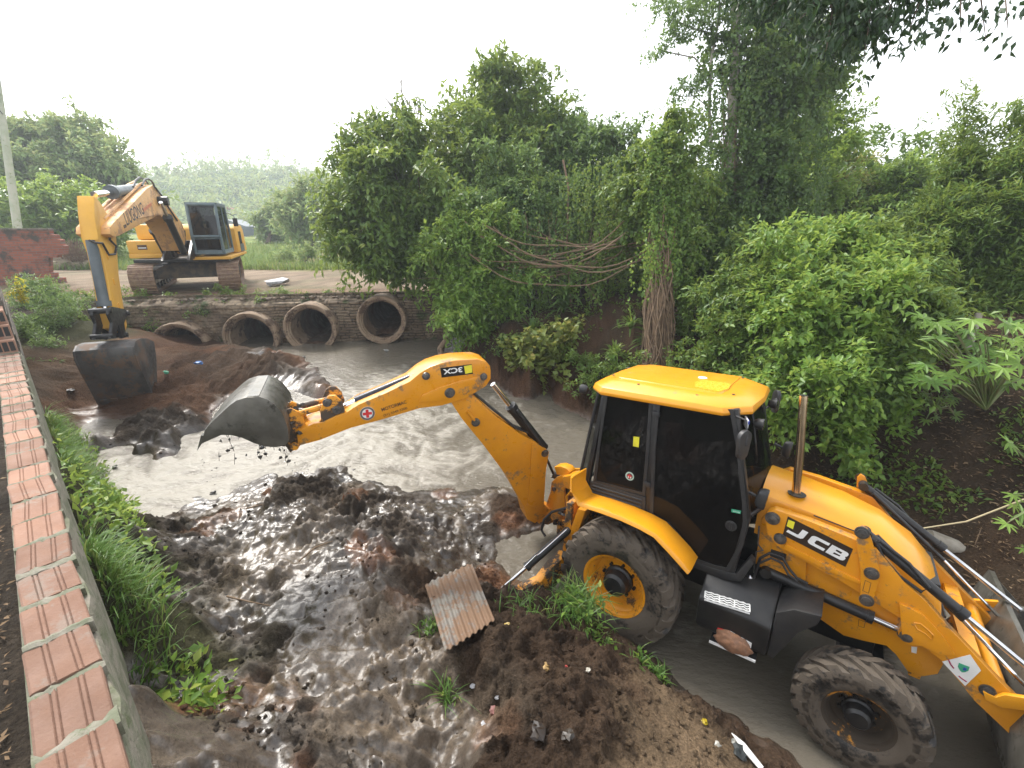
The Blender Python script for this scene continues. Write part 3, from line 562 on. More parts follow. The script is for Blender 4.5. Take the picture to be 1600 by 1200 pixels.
for s in (-1, 1):
    # door
    dpoly = JF.tr(door_px, -cy)
    pane = jp('door', MB().prism([p for p in dpoly], s * (cy - .012), s * (cy - .004)), GLS)
    q = MB()
    n = len(dpoly)
    for i in range(n):
        a, b_ = np.array(dpoly[i]), np.array(dpoly[(i + 1) % n]); L = np.linalg.norm(b_ - a); d = (b_ - a) / (L + 1e-9); nn_ = np.array([-d[1], d[0]]) * .018
        a = a - d * .012; b_ = b_ + d * .012; q.prism([a + nn_, b_ + nn_, b_ - nn_, a - nn_], s * (cy - .03), s * (cy + .008 + .0007 * (i % 3)))
    jp('door_frame', q, PLA, pane)
    lp = JF.tr([(1020, 780), (1060, 789), (1110, 799), (1163, 803), (1160, 848), (1136, 888), (1120, 885), (1086, 872), (1062, 838), (1044, 819), (1020, 803)], -cy)
    jp('door_lower_panel', MB().prism(lp, s * (cy - .036), s * (cy - .014)), BLK, pane)
    hx, hz = X2(1142, 822, -cy); q = MB(); q.lathe([(.052, 0), (.052, s * .006), (.044, s * .01), (.04, s * .004), (.001, s * .004)], (hx, s * (cy - .004), hz), 24); jp('handle', q, PLA, pane); q = MB(); q.box((hx, s * (cy + .008), hz), (.018, .02, .075)); jp('handle_grip', q, PLA, pane, bevel=.004)
    # rear quarter window
    qp = JF.tr([(948, 615), (1017, 626), (1012, 700), (1006, 772), (929, 752), (938, 680)], -cy)
    pane2 = jp('quarter_window', MB().prism(qp, s * (cy - .012), s * (cy - .004)), GLS)
    q = MB(); n = len(qp)
    for i in range(n):
        a, b_ = np.array(qp[i]), np.array(qp[(i + 1) % n]); L = np.linalg.norm(b_ - a); d = (b_ - a) / L; nn_ = np.array([-d[1], d[0]]) * .016; a = a - d * .012; b_ = b_ + d * .012
        q.prism([a + nn_, b_ + nn_, b_ - nn_, a - nn_], s * (cy - .03), s * (cy + .006 + .0006 * (i % 3)))
    jp('window_frame', q, PLA, pane2)
    # louvred panel
    lv = JF.tr([(922, 752), (1009, 777), (1007, 806), (919, 776)], -cy - .01); q = MB().prism(lv, s * (cy - .02), s * (cy + .012)); lo = jp('louvre_panel', q, PLA, bevel=.006)
    q = MB()
    for k in range(4):
        f0 = .2 + k * .2; a = np.array(lv[0]) * (1 - f0) + np.array(lv[3]) * f0; b_ = np.array(lv[1]) * (1 - f0) + np.array(lv[2]) * f0; d = b_ - a
        q.tube([(a[0] + d[0] * .06, s * (cy + .014), a[1] + d[1] * .06), (b_[0] - d[0] * .06, s * (cy + .014), b_[1] - d[1] * .06)], .011, 8)
    jp('louvres', q, PLA, lo)
    # posts
    for nm, pa, pb, w in [('rear_post', (944, 612), (915, 762), .05), ('door_post', (1023, 624), (1011, 806), .07), ('front_post', (1149, 640), (1168, 812), .05), ('front_post', (1168, 810), (1143, 895), .05)]:
        a = np.array(X2(*pa, -cy)); b_ = np.array(X2(*pb, -cy)); d = (b_ - a) / np.linalg.norm(b_ - a); nn_ = np.array([-d[1], d[0]]) * w / 2
        jp(nm, MB().prism([a + nn_, b_ + nn_, b_ - nn_, a - nn_], s * (cy - .07), s * (cy - .001)), BLK, bevel=.008)
    for u, v in [(1026, 646), (1012, 756)]:
        x, z = X2(u, v, -cy); jp('hinge', MB().box((x, s * (cy + .02), z), (.075, .03, .05)), PLA, bevel=.006)
    sill = JF.tr([(1083, 876), (1118, 888), (1150, 896), (1172, 872), (1178, 880), (1158, 908), (1130, 905), (1085, 886)], -cy); jp('door_sill', MB().prism(sill, s * (cy - .10), s * (cy + .015)), PLA, bevel=.01)
# windscreen (bowed forward) and rear glass
xa, za = X2(1149, 640, -cy); xb, zb = X2(1170, 808, -cy)
rs = []
for i in range(9):
    t = -1 + i / 4; bow = .10 * (1 - t * t); rs.append([(xa + bow * .8, t * cy * .96, za - .03), (xa * .45 + xb * .55 + bow, t * cy * .97, za * .45 + zb * .55), (xb + bow, t * cy * .96, zb)])
q = MB()
for r in rs: q.v += [tuple(map(float, p)) for p in r]
for i in range(8):
    for j in range(2): q.f.append((i * 3 + j, i * 3 + j + 1, i * 3 + j + 4, i * 3 + j + 3))
wsn = jp('windscreen', q, GLC, angle=60)
jp('windscreen_frame', MB().tube([r[0] for r in rs], .022, 8), PLA, wsn); jp('windscreen_frame', MB().tube([r[2] for r in rs], .022, 8), PLA, wsn)
jp('wiper', MB().tube([(xa + .10, -.35, za - .1), (xa + .18, -.45, za - .35), (xa + .2, -.3, za - .6)], .008, 6), PLA, wsn)
xr, zr = X2(946, 612, -cy); xr2, zr2 = X2(914, 765, -cy)
q = MB(); q.v = [(xr - .10, -cy * .93, zr), (xr - .10, cy * .93, zr), (xr2 - .12, cy * .93, zr2), (xr2 - .12, -cy * .93, zr2)]; q.f = [(0, 1, 2, 3)]; rg_ = jp('rear_window', q, GLC)
q = MB()
for s in (-1, 1): q.tube([(xr - .10, s * cy * .93, zr), (xr2 - .12, s * cy * .93, zr2)], .018, 8); q.tube([(xr, s * cy, zr), (xr - .10, s * cy * .93, zr)], .018, 8); q.tube([(xr2, s * cy * .98, zr2), (xr2 - .12, s * cy * .93, zr2)], .018, 8)
q.tube([(xr2 - .12, -cy * .93, zr2), (xr2 - .12, cy * .93, zr2)], .02, 8); jp('rear_frame', q, PLA, rg_)
for s in (-1, 1):
    q = MB(); q.v = [(xr - .10, s * cy * .93, zr), (xr, s * cy * .99, zr), (xr2, s * cy * .98, zr2), (xr2 - .12, s * cy * .93, zr2)]; q.f = [(0, 1, 2, 3)]; jp('corner_window', q, GLC)
st_ = MB(); st_.box((.25, 0, 1.55), (.5, .5, .14)); st_.box((.02, 0, 1.9), (.13, .48, .62)); seat = jp('seat', st_, PLA, bevel=.04)
q = MB(); q.tube([(.92, 0, 1.2), (.86, 0, 1.6), (.78, 0, 1.78)], .04, 10)
q.tube([(.78 + .08 * math.sin(a) , .2 * math.cos(a), 1.80 + .16 * math.sin(a)) for a in [k * math.pi / 10 for k in range(21)]], .013, 8, cap=False); jp('steering_wheel', q, PLA)
# roof
xr0, xr1, hw = -.62, .99, .76
def rr_ring(x0, x1, w, z0, z1, cut=.16, front=.0):
    P_ = [(x0 + cut, -w), (x1 - cut * 1.3, -w), (x1, -w + cut * 1.5), (x1 + front, 0), (x1, w - cut * 1.5), (x1 - cut * 1.3, w), (x0 + cut, w), (x0, w - cut), (x0 - .02, 0), (x0, -w + cut)]
    return [(x, y, z0 + (z1 - z0) * (x - x0) / (x1 - x0)) for x, y in P_]
q = MB(); q.rings([rr_ring(xr0 + .1, xr1 - .1, hw - .12, 2.70, 2.74), rr_ring(xr0 + .01, xr1 - .01, hw - .01, 2.715, 2.755), rr_ring(xr0, xr1, hw, 2.745, 2.785, front=.03), rr_ring(xr0 + .015, xr1 - .02, hw - .02, 2.80, 2.83, front=.03), rr_ring(xr0 + .09, xr1 - .12, hw - .11, 2.855, 2.875), rr_ring(xr0 + .2, xr1 - .2, hw - .2, 2.875, 2.89)])
roof = jp('cab_roof', q, YELC, bevel=.012, angle=25)
q = MB(); q.rings([rr_ring(xr0 + .22, xr1 - .3, hw - .26, 2.874, 2.885, .04), rr_ring(xr0 + .23, xr1 - .31, hw - .27, 2.886, 2.899, .04)]); jp('roof_panel', q, YELC, roof, bevel=.004)
q = MB(); q.prism([(.42, -.42), (.66, -.45), (.70, -.25), (.68, -.02), (.62, .02), (.40, -.02), (.36, -.2)], 2.8865, 2.9045, 'z'); jp('roof_decal', q, pm('faded_decal', (.72, .40, .02), (.6, .42, .05), 20, (.2, .4)), roof)
q = MB(); q.lathe([(.05, 0), (.045, .006), (.001, .007)], (.36, .12, 2.896), 20, 'z'); jp('roof_disc', q, WHT, roof)
for x, y in [(-.45, -.45), (-.45, .45), (.1, .6), (.7, .5), (.78, -.4), (-.1, -.6), (.5, -.62)]:
    q = MB(); q.lathe([(.014, 0), (.014, .008), (.001, .01)], (x, y, 2.868 if abs(y) > .5 else 2.885), 10, 'z'); jp('roof_bolt', q, PIN, roof)
q = MB(); q.v = [(.93, -.70, 2.67), (.99, -.52, 2.67), (.99, -.52, 2.745), (.93, -.70, 2.745)]; q.f = [(0, 1, 2, 3)]
q = MB(); q.box((.955, -.60, 2.69), (.012, .16, .085), Matrix.Rotation(.32, 3, 'Z') and np.array(Matrix.Rotation(.32, 3, 'Z'))); jp('roof_sticker', q, WHT, roof); q = MB(); q.box((.963, -.605, 2.715), (.012, .15, .03), np.array(Matrix.Rotation(.32, 3, 'Z'))); jp('sticker_band', pm and q, pm('blue_vinyl', (.03, .06, .35), None, 8), roof)
# lamps and mirrors
def lamp(x, y, z, ang, nm='work_lamp'):
    q = MB(); q.lathe([(.03, -.05), (.05, -.02), (.055, .03), (.05, .035)], (0, 0, 0), 18, 'x', cap=True); l = jp(nm, q, PLA); l.location = (x, y, z); l.rotation_euler = (0, 0, ang)
    q = MB(); q.lathe([(.048, .036), (.03, .042), (.001, .044)], (0, 0, 0), 18, 'x'); jp('lamp_lens', q, CHR, l); return l
lamp(-.70, -.66, 2.72, math.pi); lamp(-.70, .66, 2.72, math.pi); lamp(1.05, -.45, 2.66, 0.); lamp(1.05, .45, 2.66, 0.)
def headlight(u, v, y):
    p = JF.on(u, v, 1, y); q = MB(); rs = []
    for xx, k in [(-.05, .55), (-.035, .85), (0, 1), (.03, 1), (.04, .92)]: rs.append([(xx, .055 * k * math.copysign(abs(math.cos(t)) ** .6, math.cos(t)), .10 * k * math.copysign(abs(math.sin(t)) ** .6, math.sin(t))) for t in [i * math.pi / 8 for i in range(16)]])
    q.rings(rs); l = jp('headlight', q, PLA); l.location = p; l.rotation_euler = (0, .1, 0)
    q = MB(); q.rings([[(.041, y_ * .85, z_ * .85) for x_, y_, z_ in rs[3]], [(.046, y_ * .6, z_ * .6) for x_, y_, z_ in rs[3]]]); jp('lens', q, CHR, l)
    q = MB(); q.tube([(-.04, 0, 0), (-.14, .0 , .02)], .014, 8); jp('lamp_bracket', q, PLA, l)
headlight(1191, 779, -.62); headlight(1230, 702, .72)
def mirror(u, v, y, ua, va):
    p = JF.on(u, v, 1, y); q = MB(); q.prism(arc((0, .07), .075, 0, 180, 8) + arc((0, -.07), .06, 180, 360, 8), -.02, .02, 'x'); m_ = jp('mirror', q, PLA, bevel=.008); m_.location = p; m_.rotation_euler = (0, 0, -.5 if y < 0 else .5)
    a = JF.on(ua, va, 1, -cy if y < 0 else cy); q = MB(); q.tube([a - p, (a - p) * .6 + np.array([.05, 0, .08]), np.array([.02, 0, .08]), np.array([.02, 0, 0])], .010, 8); k = jp('mirror_arm', q, PLA, m_); k.rotation_euler = (0, 0, -m_.rotation_euler[2])
mirror(1161, 696, -.80, 1150, 650); mirror(1212, 628, .86, 1195, 640)
# fenders
for s in (-1, 1):
    FP_ = [np.array(X2(*p, -1.06)) for p in [(893, 748), (893, 768), (903, 791), (935, 801), (970, 814), (1000, 828), (1021, 840), (1041, 861), (1060, 882), (1074, 898)]]
    FQ_ = [p + np.array([.0, .05]) for p in FP_]
    q = MB(); rs = []
    for i, p in enumerate(FP_):
        k = .038 if i not in (0, len(FP_) - 1) else .025
        d = FP_[min(i + 1, len(FP_) - 1)] - FP_[max(i - 1, 0)]; d /= np.linalg.norm(d); nr = np.array([-d[1], d[0]]); nr = nr if nr[1] > 0 or i < 2 else -nr
        if i < 2: nr = np.array([-.9, .4])
        top = p + nr * k
        rs.append([(p[0], s * 1.06, p[1]), (top[0], s * 1.04, top[1]), (top[0] + nr[0] * .008, s * .98, top[1] + nr[1] * .008), (top[0] - nr[0] * .015, s * .715, top[1] - nr[1] * .015), (top[0] - nr[0] * .03, s * .715, top[1] - nr[1] * .03), (top[0] - nr[0] * .02, s * 1.0, top[1] - nr[1] * .02), (p[0], s * 1.035, p[1])])
    q.rings(rs); jp('fender', q, YELC, bevel=.006, angle=40)
    a = X2(906, 790, -.70); jp('fender_stay', MB().prism([(a[0], a[1] - .02), (a[0] + .10, a[1] - .01), (a[0] - .02, a[1] - .52), (a[0] - .12, a[1] - .50)], s * .55, s * .75), YEL, bevel=.006)
    jp('inner_fender', MB().prism([(-.50, 1.55), (.45, 1.48), (.62, 1.2), (.30, 1.1), (-.45, 1.2)], s * .50, s * .58), BLK)
# rear frame, kingpost, levers
RFx = -.62
q = MB(); q.box((RFx - .12, 0, 1.15), (.08, 1.5, .34)); q.box((RFx - .12, 0, .55), (.08, 1.5, .14)); q.box((RFx - .12, -.68, .85), (.09, .14, .6)); q.box((RFx - .12, .68, .85), (.09, .14, .6)); q.box((RFx - .05, 0, .85), (.05, 1.2, .5)); jp('rear_frame_plate', q, YELM, bevel=.01)
kp = JF.tr([(857, 800), (856, 785), (862, 768), (864, 752), (872, 744), (882, 741), (893, 741), (896, 750), (888, 756), (884, 764), (885, 792), (878, 806), (866, 812)], -.12)
kc = jp('carriage', MB().prism(kp, -.16, -.11), YEL, bevel=.006)
jp('carriage_cheek', MB().prism(kp, .10, .15), YEL, kc, bevel=.006)
kx = [p[0] for p in kp]; kz = [p[1] for p in kp]
jp('kingpost', MB().cyl((-1.22, 0, .35), (-1.22, 0, 1.30), .075, 20).box((-1.02, 0, 1.12), (.36, .18, .16)).box((-1.0, 0, .55), (.40, .2, .16)), YELM, kc, bevel=.01)
jp('swing_ram', MB().tube([(-1.42, -.02, 1.22), (-1.05, .18, 1.10), (-.8, .3, 1.0)], .05, 12), BLK, kc)
for u, v in [(866, 764), (890, 746)]:
    p = JF.on(u, v, 1, -.17); jp('pin', MB().cyl(p - np.array([0, .02, 0]), p + np.array([0, .05, 0]), .028, 16), PIN, kc)
jp('carriage_lug', MB().prism(JF.tr([(868, 728), (878, 727), (888, 731), (893, 737), (886, 742), (872, 740)], -.1), -.14, .02), YELC, kc, bevel=.01)
jp('tower_arm', MB().prism(JF.tr([(880, 744), (900, 740), (912, 752), (908, 770), (894, 764), (884, 760)], -.2), -.24, -.04), YEL, kc, bevel=.01)
jp('fender_tab', MB().prism(JF.tr([(894, 742), (904, 737), (906, 752), (895, 752)], -.55), -.6, -.5), YELC, kc, bevel=.004)
hk = [JF.on(u, v, 1, -.35) for u, v in [(888, 790), (885, 776), (892, 768), (899, 772), (899, 784)]]; jp('lifting_eye', MB().tube(hk, .016, 8), YELC, kc)
lnk = MB(); rg = random.Random(19)
for k in range(10): p = JF.on(rg.uniform(858, 885), rg.uniform(795, 825), 1, -.1 + rg.uniform(-.1, .1)); v_, f_ = rock(p, rg.uniform(.03, .07), rg); lnk.add(v_, f_)
jp('caked_mud', lnk, pm('dark_mud', (.045, .038, .03), (.025, .022, .02), 12, (.2, .5), bp=.4), kc)['kind'] = 'stuff'
for off in (0, .03, .06):
    q = MB(); PP = [JF.on(u, v, 1, -.5 - off) for u, v in [(900, 791), (880, 795), (862, 800), (850, 812), (846, 828), (852, 838)]]; q.tube(PP, .017, 8); jp('hydraulic_hose', q, PLA)
# stabilisers
for s in (-1, 1):
    def m3(u, v, y): p = JF.on(u, v, 1, y); return np.array([p[0], -s * p[1], p[2]])
    a = m3(890, 826, -.72); m1 = m3(822, 887, -1.18); b_ = m3(778, 926, -1.45)
    lt, lm, lb = m3(884, 872, -.72), m3(845, 915, -1.05), m3(792, 932, -1.42)
    q = MB(); rs = []
    for p, w, h in ((lt, .07, .11), (lt * .5 + lm * .5 + np.array([0, 0, .02]), .07, .13), (lm, .065, .12), (lm * .45 + lb * .55 - np.array([0, 0, .01]), .06, .09), (lb, .05, .06)):
        d = lb - lt; d /= np.linalg.norm(d); sd_ = np.cross(d, [0, 0, 1]); sd_ /= np.linalg.norm(sd_); u_ = np.cross(sd_, d); rs.append([p + sd_ * w + u_ * h, p - sd_ * w + u_ * h, p - sd_ * w - u_ * h, p + sd_ * w - u_ * h])
    q.rings(rs); lg = jp('stabiliser_leg', q, YELM, bevel=.015)
    q = MB(); q.tube([a, m1], .048, 14); q.tube([m1 * .94 + a * .06, m1], .056, 14); rm = jp('stabiliser_ram', q, BLK)
    q = MB(); q.tube([m1, b_], .024, 12); jp('rod', q, CHR, rm)
    o3 = np.array([0, s * .05, .03]); q = MB(); q.tube([a + o3, a * .35 + m1 * .65 + o3, a * .30 + m1 * .70 + o3 * 1.5, m1 + o3], .007, 6); jp('steel_line', q, CHR, rm)
    q = MB(); q.box(b_ + np.array([0, 0, -.06]), (.30, .26, .05)); q.box(b_ + np.array([0, 0, -.02]), (.05, .12, .10)); jp('stabiliser_foot', q, YELM, bevel=.01)
# ---- writing and stickers on the arm and cab
dk = JF.tr([(1231, 807), (1333, 858), (1321, 886), (1223, 836)], -.625)
q = MB(); q.prism(dk, -.6235, -.6225); lb = jp('name_plate', q, pm('decal_brown', (.035, .022, .015), None, 8, (.3, .4)), ARM[0])
t0 = np.array(JF.xz(1229, 831, -.626)); t1 = np.array(JF.xz(1317, 877, -.626)); LD = t1 - t0; LL = np.linalg.norm(LD); LD /= LL; LU = np.array([-LD[1], LD[0]]); LH = .094
GL = {'J': [[(-.12, 0), (.55, 0), (.74, .05), (.84, .2), (.84, 1), (.50, 1), (.50, .34), (.44, .27), (-.12, .27)]],
      'C': [[(1, 1), (.25, 1), (.08, .94), (0, .80), (0, .20), (.08, .06), (.25, 0), (1, 0), (1, .27), (.42, .27), (.34, .34), (.34, .66), (.42, .73), (1, .73)]],
      'B': [[(0, 0), (.34, 0), (.34, 1), (0, 1)], [(.34, 0), (.84, 0), (.96, .07), (1, .18), (1, .38), (.92, .48), (.70, .42), (.70, .27), (.34, .22)], [(.34, .42), (.70, .42), (.92, .48), (.92, .53), (.34, .60)], [(.34, .78), (.66, .78), (.66, .60), (.34, .60), (.92, .53), (.98, .62), (.98, .86), (.92, .95), (.82, 1), (.34, 1)]]}
GL['B'][3] = [(.34, .78), (.66, .78), (.66, .575), (.92, .53), (.98, .62), (.98, .86), (.92, .95), (.82, 1), (.34, 1)]
for i, ch in enumerate('JCB'):
    q = MB()
    for pl_ in GL[ch]: q.prism([tuple(t0 + LD * LL * (.03 + i * .335 + x * .30 + y * .03) + LU * LH * y) for x, y in pl_], -.6275, -.6255)
    q.build('letter', WHT, ARM[0], smooth=False)
sq = JF.tr([(1232, 812), (1242, 816), (1239, 827), (1229, 822)], -.626); jp('name_plate_badge', MB().prism(sq, -.6255, -.6245), YST, ARM[0])
t0 = JF.xz(1300, 884, -.625); t1 = JF.xz(1352, 912, -.625)
dk = JF.tr([(1472, 1034), (1516, 1023), (1533, 1048), (1508, 1072)], -.625); jp('crest_sticker', MB().prism(dk, -.6245, -.6225), WHT, ARM[0])
cx_, cz_ = JF.xz(1505, 1044, -.625); jp('crest_shield', MB().prism([(cx_ + x * .03, cz_ + z * .035) for x, z in [(-1, .9), (1, .9), (1, -.1), (.5, -.8), (0, -1.1), (-.5, -.8), (-1, -.1)]], -.6265, -.6245), GRN, ARM[0])
jp('crest_band', MB().prism([(cx_ + x * .03, cz_ + z * .035) for x, z in [(.0, .3), (.6, .3), (.6, -.3), (0, -.5)]], -.6275, -.6265), pm('blue_vinyl', (.03, .06, .35), None, 8), ARM[0])
r0 = JF.xz(1487, 1036, -.625); r1 = JF.xz(1512, 1066, -.625)
for a, b_ in [((1482, 1031), (1490, 1044)), ((1498, 1056), (1510, 1065))]:
    a = JF.xz(*a, -.625); b_ = JF.xz(*b_, -.625); jp('crest_ribbon', MB().tube([(a[0], -.626, a[1]), ((a[0] + b_[0]) / 2 - .004, -.626, (a[1] + b_[1]) / 2), (b_[0], -.626, b_[1])], .005, 5), pm('crimson_print', (.35, .02, .08), None, 8), ARM[0])
cy2 = -cy - .0005
a = JF.tr([(990, 682), (999, 683), (998, 699), (989, 697)], cy2); jp('yellow_sticker', MB().prism(a, cy2 + .001, cy2 - .002), YST)
cx_, cz_ = JF.xz(984, 744, cy2); bd = jp('round_badge', MB().lathe([(.048, 0), (.048, -.003), (.001, -.003)], (cx_, cy2, cz_), 28), pm('pale_green_vinyl', (.45, .62, .55), None, 8)); jp('badge_face', MB().lathe([(.034, -.003), (.034, -.0045), (.001, -.0045)], (cx_, cy2, cz_), 24), BLK, bd)
jp('badge_cross', MB().box((cx_, cy2 - .0055, cz_ + .006), (.056, .002, .012)).box((cx_, cy2 - .0062, cz_), (.013, .002, .05)), RED, bd); jp('badge_ground', MB().box((cx_, cy2 - .005, cz_ - .012), (.04, .001, .02)), WHT, bd)
a = JF.xz(1143, 800, cy2); b_ = JF.xz(1157, 802, cy2); jp('door_tab', MB().prism(JF.tr([(1143, 795), (1158, 798), (1157, 803), (1143, 800)], cy2), cy2, cy2 - .002), GRN); text('JCB', JF, cy2 - .003, JF.xz(1145, 799, cy2), JF.xz(1156, 802, cy2), .012, WHT, jcb, 'lettering', bold=.02)
wp = JF.tr([(1349, 908), (1358, 912), (1354, 930), (1345, 927)], -.66)
strip([(1352, 907), (1361, 911), (1357, 927), (1348, 923)], -.655, -.6565, BRN, 'warning_pictogram', ARM[0], .004)
strip([(1342, 968), (1352, 972), (1350, 981), (1341, 978)], -.46, -.4615, BRN, 'warning_pictogram', jcb, .004)
jp('white_tag', MB().prism(JF.tr([(1424, 1010), (1433, 1011), (1432, 1021), (1424, 1019)], -.46), -.462, -.46), WHT)
# ---- backhoe arm: boom, dipper, bucket in its own plane
th = math.radians(200); KX = np.array([.611, 5.448, 0]); AF = Fr(KX, (math.cos(th), math.sin(th), 0), (-math.sin(th), math.cos(th), 0), (0, 0, 1))
bh = bpy.data.objects.new('backhoe', None); COL.objects.link(bh); bh.parent = jcb; bh.matrix_parent_inverse = JF.M().inverted(); bh.matrix_world = AF.M()
bpy.context.view_layer.update(); bh.matrix_parent_inverse = Matrix.Identity(4); bh.matrix_local = JF.M().inverted() @ AF.M()
def at(pts, y): return AF.tr(pts, y)
def ap(name, mb, mat, parent=None, **k): return mb.build(name, mat, parent or bh, **k)
T = .14
bo = at([(705, 629), (731, 617), (742, 620), (776, 652), (812, 678), (835, 690), (858, 706), (853, 738), (850, 788), (856, 796), (852, 806), (836, 818), (824, 812), (819, 792), (790, 742), (755, 695), (722, 655)], T)
boom = ap('boom', MB().prism(bo, -T, T), YEL, bevel=.012)
ap('boom_flange', MB().prism(at([(831, 694), (835, 690), (858, 706), (853, 738), (850, 788), (846, 796), (824, 790), (829, 740)], T + .02), T, T + .018), YEL, boom, bevel=.004)
ap('boom_foot', MB().prism(at([(836, 800), (852, 792), (866, 800), (872, 815), (858, 822), (842, 820)], T), -T * .8, T * .8), YELM, boom, bevel=.01)
ap('boom_rib', MB().tube([(x, T + .008, z) for x, z in at([(730, 642), (736, 650), (744, 660)], T)], .02, 8), YEL, boom)
for u, v, r in [(744, 661, .035), (852, 709, .035)]:
    x, z = at([(u, v)], T + .03)[0]; ap('pin', MB().lathe([(r * 1.5, 0), (r * 1.5, .02), (r, .022), (r, .035), (.001, .036)], (x, T, z), 18), PIN, boom)
do = at([(767, 580), (766, 572), (760, 565), (746, 561), (711, 563), (690, 567), (672, 573), (657, 582), (640, 596), (600, 615), (560, 632), (540, 645), (525, 650), (505, 660), (490, 662), (463, 674), (466, 697), (500, 688), (548, 669), (600, 655), (657, 638), (690, 634), (707, 629), (730, 622), (746, 612), (760, 603), (767, 592)], T + .05)
dip = ap('dipper', MB().prism(do, -T - .01, T + .05 - .0), YEL, bevel=.014)
ap('dipper_pad', MB().prism(at([(655, 628), (660, 617), (684, 606), (715, 596), (748, 588), (761, 588), (759, 597), (742, 609), (712, 620), (685, 627)], T + .06), T + .05, T + .066), YEL, dip, bevel=.006)
for u, v, r in [(666, 588, .028), (703, 614, .04), (756, 589, .028)]:
    x, z = at([(u, v)], T + .07)[0]; ap('pin', MB().lathe([(r * 1.6, 0), (r * 1.5, .012), (r, .014), (r, .03), (.001, .031)], (x, T + .06, z), 18), PIN, dip)
# dipper-mounted bucket ram, dipper ram, links
a = at([(642, 592)], .02)[0]; m1 = at([(556, 628)], .02)[0]; e1 = at([(520, 641)], .02)[0]
r_ = ap('bucket_ram', MB().tube([(a[0], .02, a[1]), (m1[0], .02, m1[1])], .06, 18), pm('blue_black_paint', (.015, .018, .03), None, 5, (.2, .35)), dip); ap('rod', MB().cyl((m1[0], .02, m1[1]), (e1[0], .02, e1[1]), .032, 14), CHR, r_)
lk = MB(); L1 = at([(500, 640), (508, 622), (515, 617), (524, 617), (534, 626), (539, 640), (534, 652), (520, 662), (497, 672), (488, 668), (502, 655)], T); lk.prism(L1, T - .02, T + .03); lk.prism(L1, -T - .03, -T + .02); lug = ap('link_lug', lk, YELM, dip, bevel=.008)
for u, v in [(511, 629), (526, 640)]:
    x, z = at([(u, v)], T + .03)[0]; ap('pin', MB().lathe([(.045, 0), (.045, .012), (.03, .014), (.03, .03), (.001, .03)], (x, T + .03, z), 16), PIN, lug)
a = at([(513, 628)], 0)[0]; b_ = at([(470, 640)], 0)[0]; ap('bucket_link', MB().tube([(a[0], .10, a[1]), (b_[0], .10, b_[1])], .035, 10).tube([(a[0], -.08, a[1]), (b_[0], -.08, b_[1])], .035, 10), YELM, dip)
a = at([(770, 600)], 0)[0]; b_ = at([(850, 700)], 0)[0]; m1 = (a[0] * .68 + b_[0] * .32, a[1] * .68 + b_[1] * .32); 
r_ = ap('dipper_ram', MB().tube([(b_[0] , 0, b_[1]), (m1[0], 0, m1[1])], .065, 18).tube([(m1[0] + (b_[0] - m1[0]) * .08, 0, m1[1] + (b_[1] - m1[1]) * .08), (m1[0], 0, m1[1])], .075, 18), BLK, boom); ap('rod', MB().cyl((m1[0], 0, m1[1]), (a[0], 0, a[1]), .034, 14), CHR, r_)
q = MB(); q.tube([(a[0] * .6 + b_[0] * .4, .09, a[1] * .6 + b_[1] * .4 + .05), (a[0] * .4 + b_[0] * .6, .13, a[1] * .4 + b_[1] * .6 + .03), (a[0] * .2 + b_[0] * .8, .14, a[1] * .2 + b_[1] * .8), (b_[0] - .1, .1, b_[1] - .35)], .018, 8); ap('hydraulic_hose', q, PLA, boom)
q = MB()
for k in range(3): q.tube([(bo[2][0], T * .3 * (k - 1), bo[2][1] + .02), (bo[4][0] + .03, T * .3 * (k - 1), bo[4][1] + .05), (bo[5][0], T * .3 * (k - 1), bo[5][1] + .06)], .014, 6)
ap('boom_hoses', q, PLA, boom)
# bucket
W2 = .33
bk = [(312, 694), (323, 668), (335, 655), (350, 641), (360, 632), (370, 625), (386, 620), (405, 619), (420, 624), (432, 634), (443, 648), (450, 668), (452, 688)]
BO = np.array(at(bk, W2)); cen = BO[4:].mean(0); inner = BO + (cen - BO) / np.linalg.norm(cen - BO, axis=1)[:, None] * .018; inner[0] = BO[0] + np.array([-.004, -.01])
q = MB(); q.prism([tuple(p) for p in BO] + [tuple(p) for p in inner[::-1]], -W2, W2); bucket = ap('bucket', q, BKT, bevel=.004, angle=50)
side = at(bk + [(446, 695), (432, 698), (415, 697), (396, 691), (378, 683), (362, 679), (346, 679), (330, 686)], W2)
ap('side_plate', MB().prism(side, W2 - .001, W2 + .014), BKT, bucket, bevel=.003); ap('side_plate', MB().prism(side, -W2 - .014, -W2 + .001), BKT, bucket, bevel=.003)
for k in range(5):
    y = -W2 + .05 + k * (2 * W2 - .1) / 4; p, d = BO[0], BO[0] - BO[1]; d = d / np.linalg.norm(d); n_ = np.array([-d[1], d[0]])
    ap('tooth', MB().prism([tuple(p - d * .08 + n_ * .02), tuple(p + d * .09), tuple(p - d * .08 - n_ * .025)], y - .03, y + .03), BKT, bucket)
q = MB()
for k in (-1, 1): q.prism(at([(436, 640), (455, 632), (474, 640), (478, 655), (470, 690), (455, 700), (448, 690)], 0), k * .10 - .015, k * .10 + .015)
q.cyl((*np.array([at([(463, 686)], 0)[0][0]]), -.2, at([(463, 686)], 0)[0][1]), (at([(463, 686)], 0)[0][0], .2, at([(463, 686)], 0)[0][1]), .04, 12)
ap('bucket_hinge', q, YELM, bucket, bevel=.006)
q = MB(); lx = BO[6]; q.prism([tuple(BO[6] + (BO[6] - cen) * .01), tuple(BO[7] + (BO[7] - cen) * .01), tuple(BO[7] + (BO[7] - cen) * .05)], -W2, W2); ap('wear_strip', q, BKT, bucket)
hg = MB(); rg = random.Random(4)
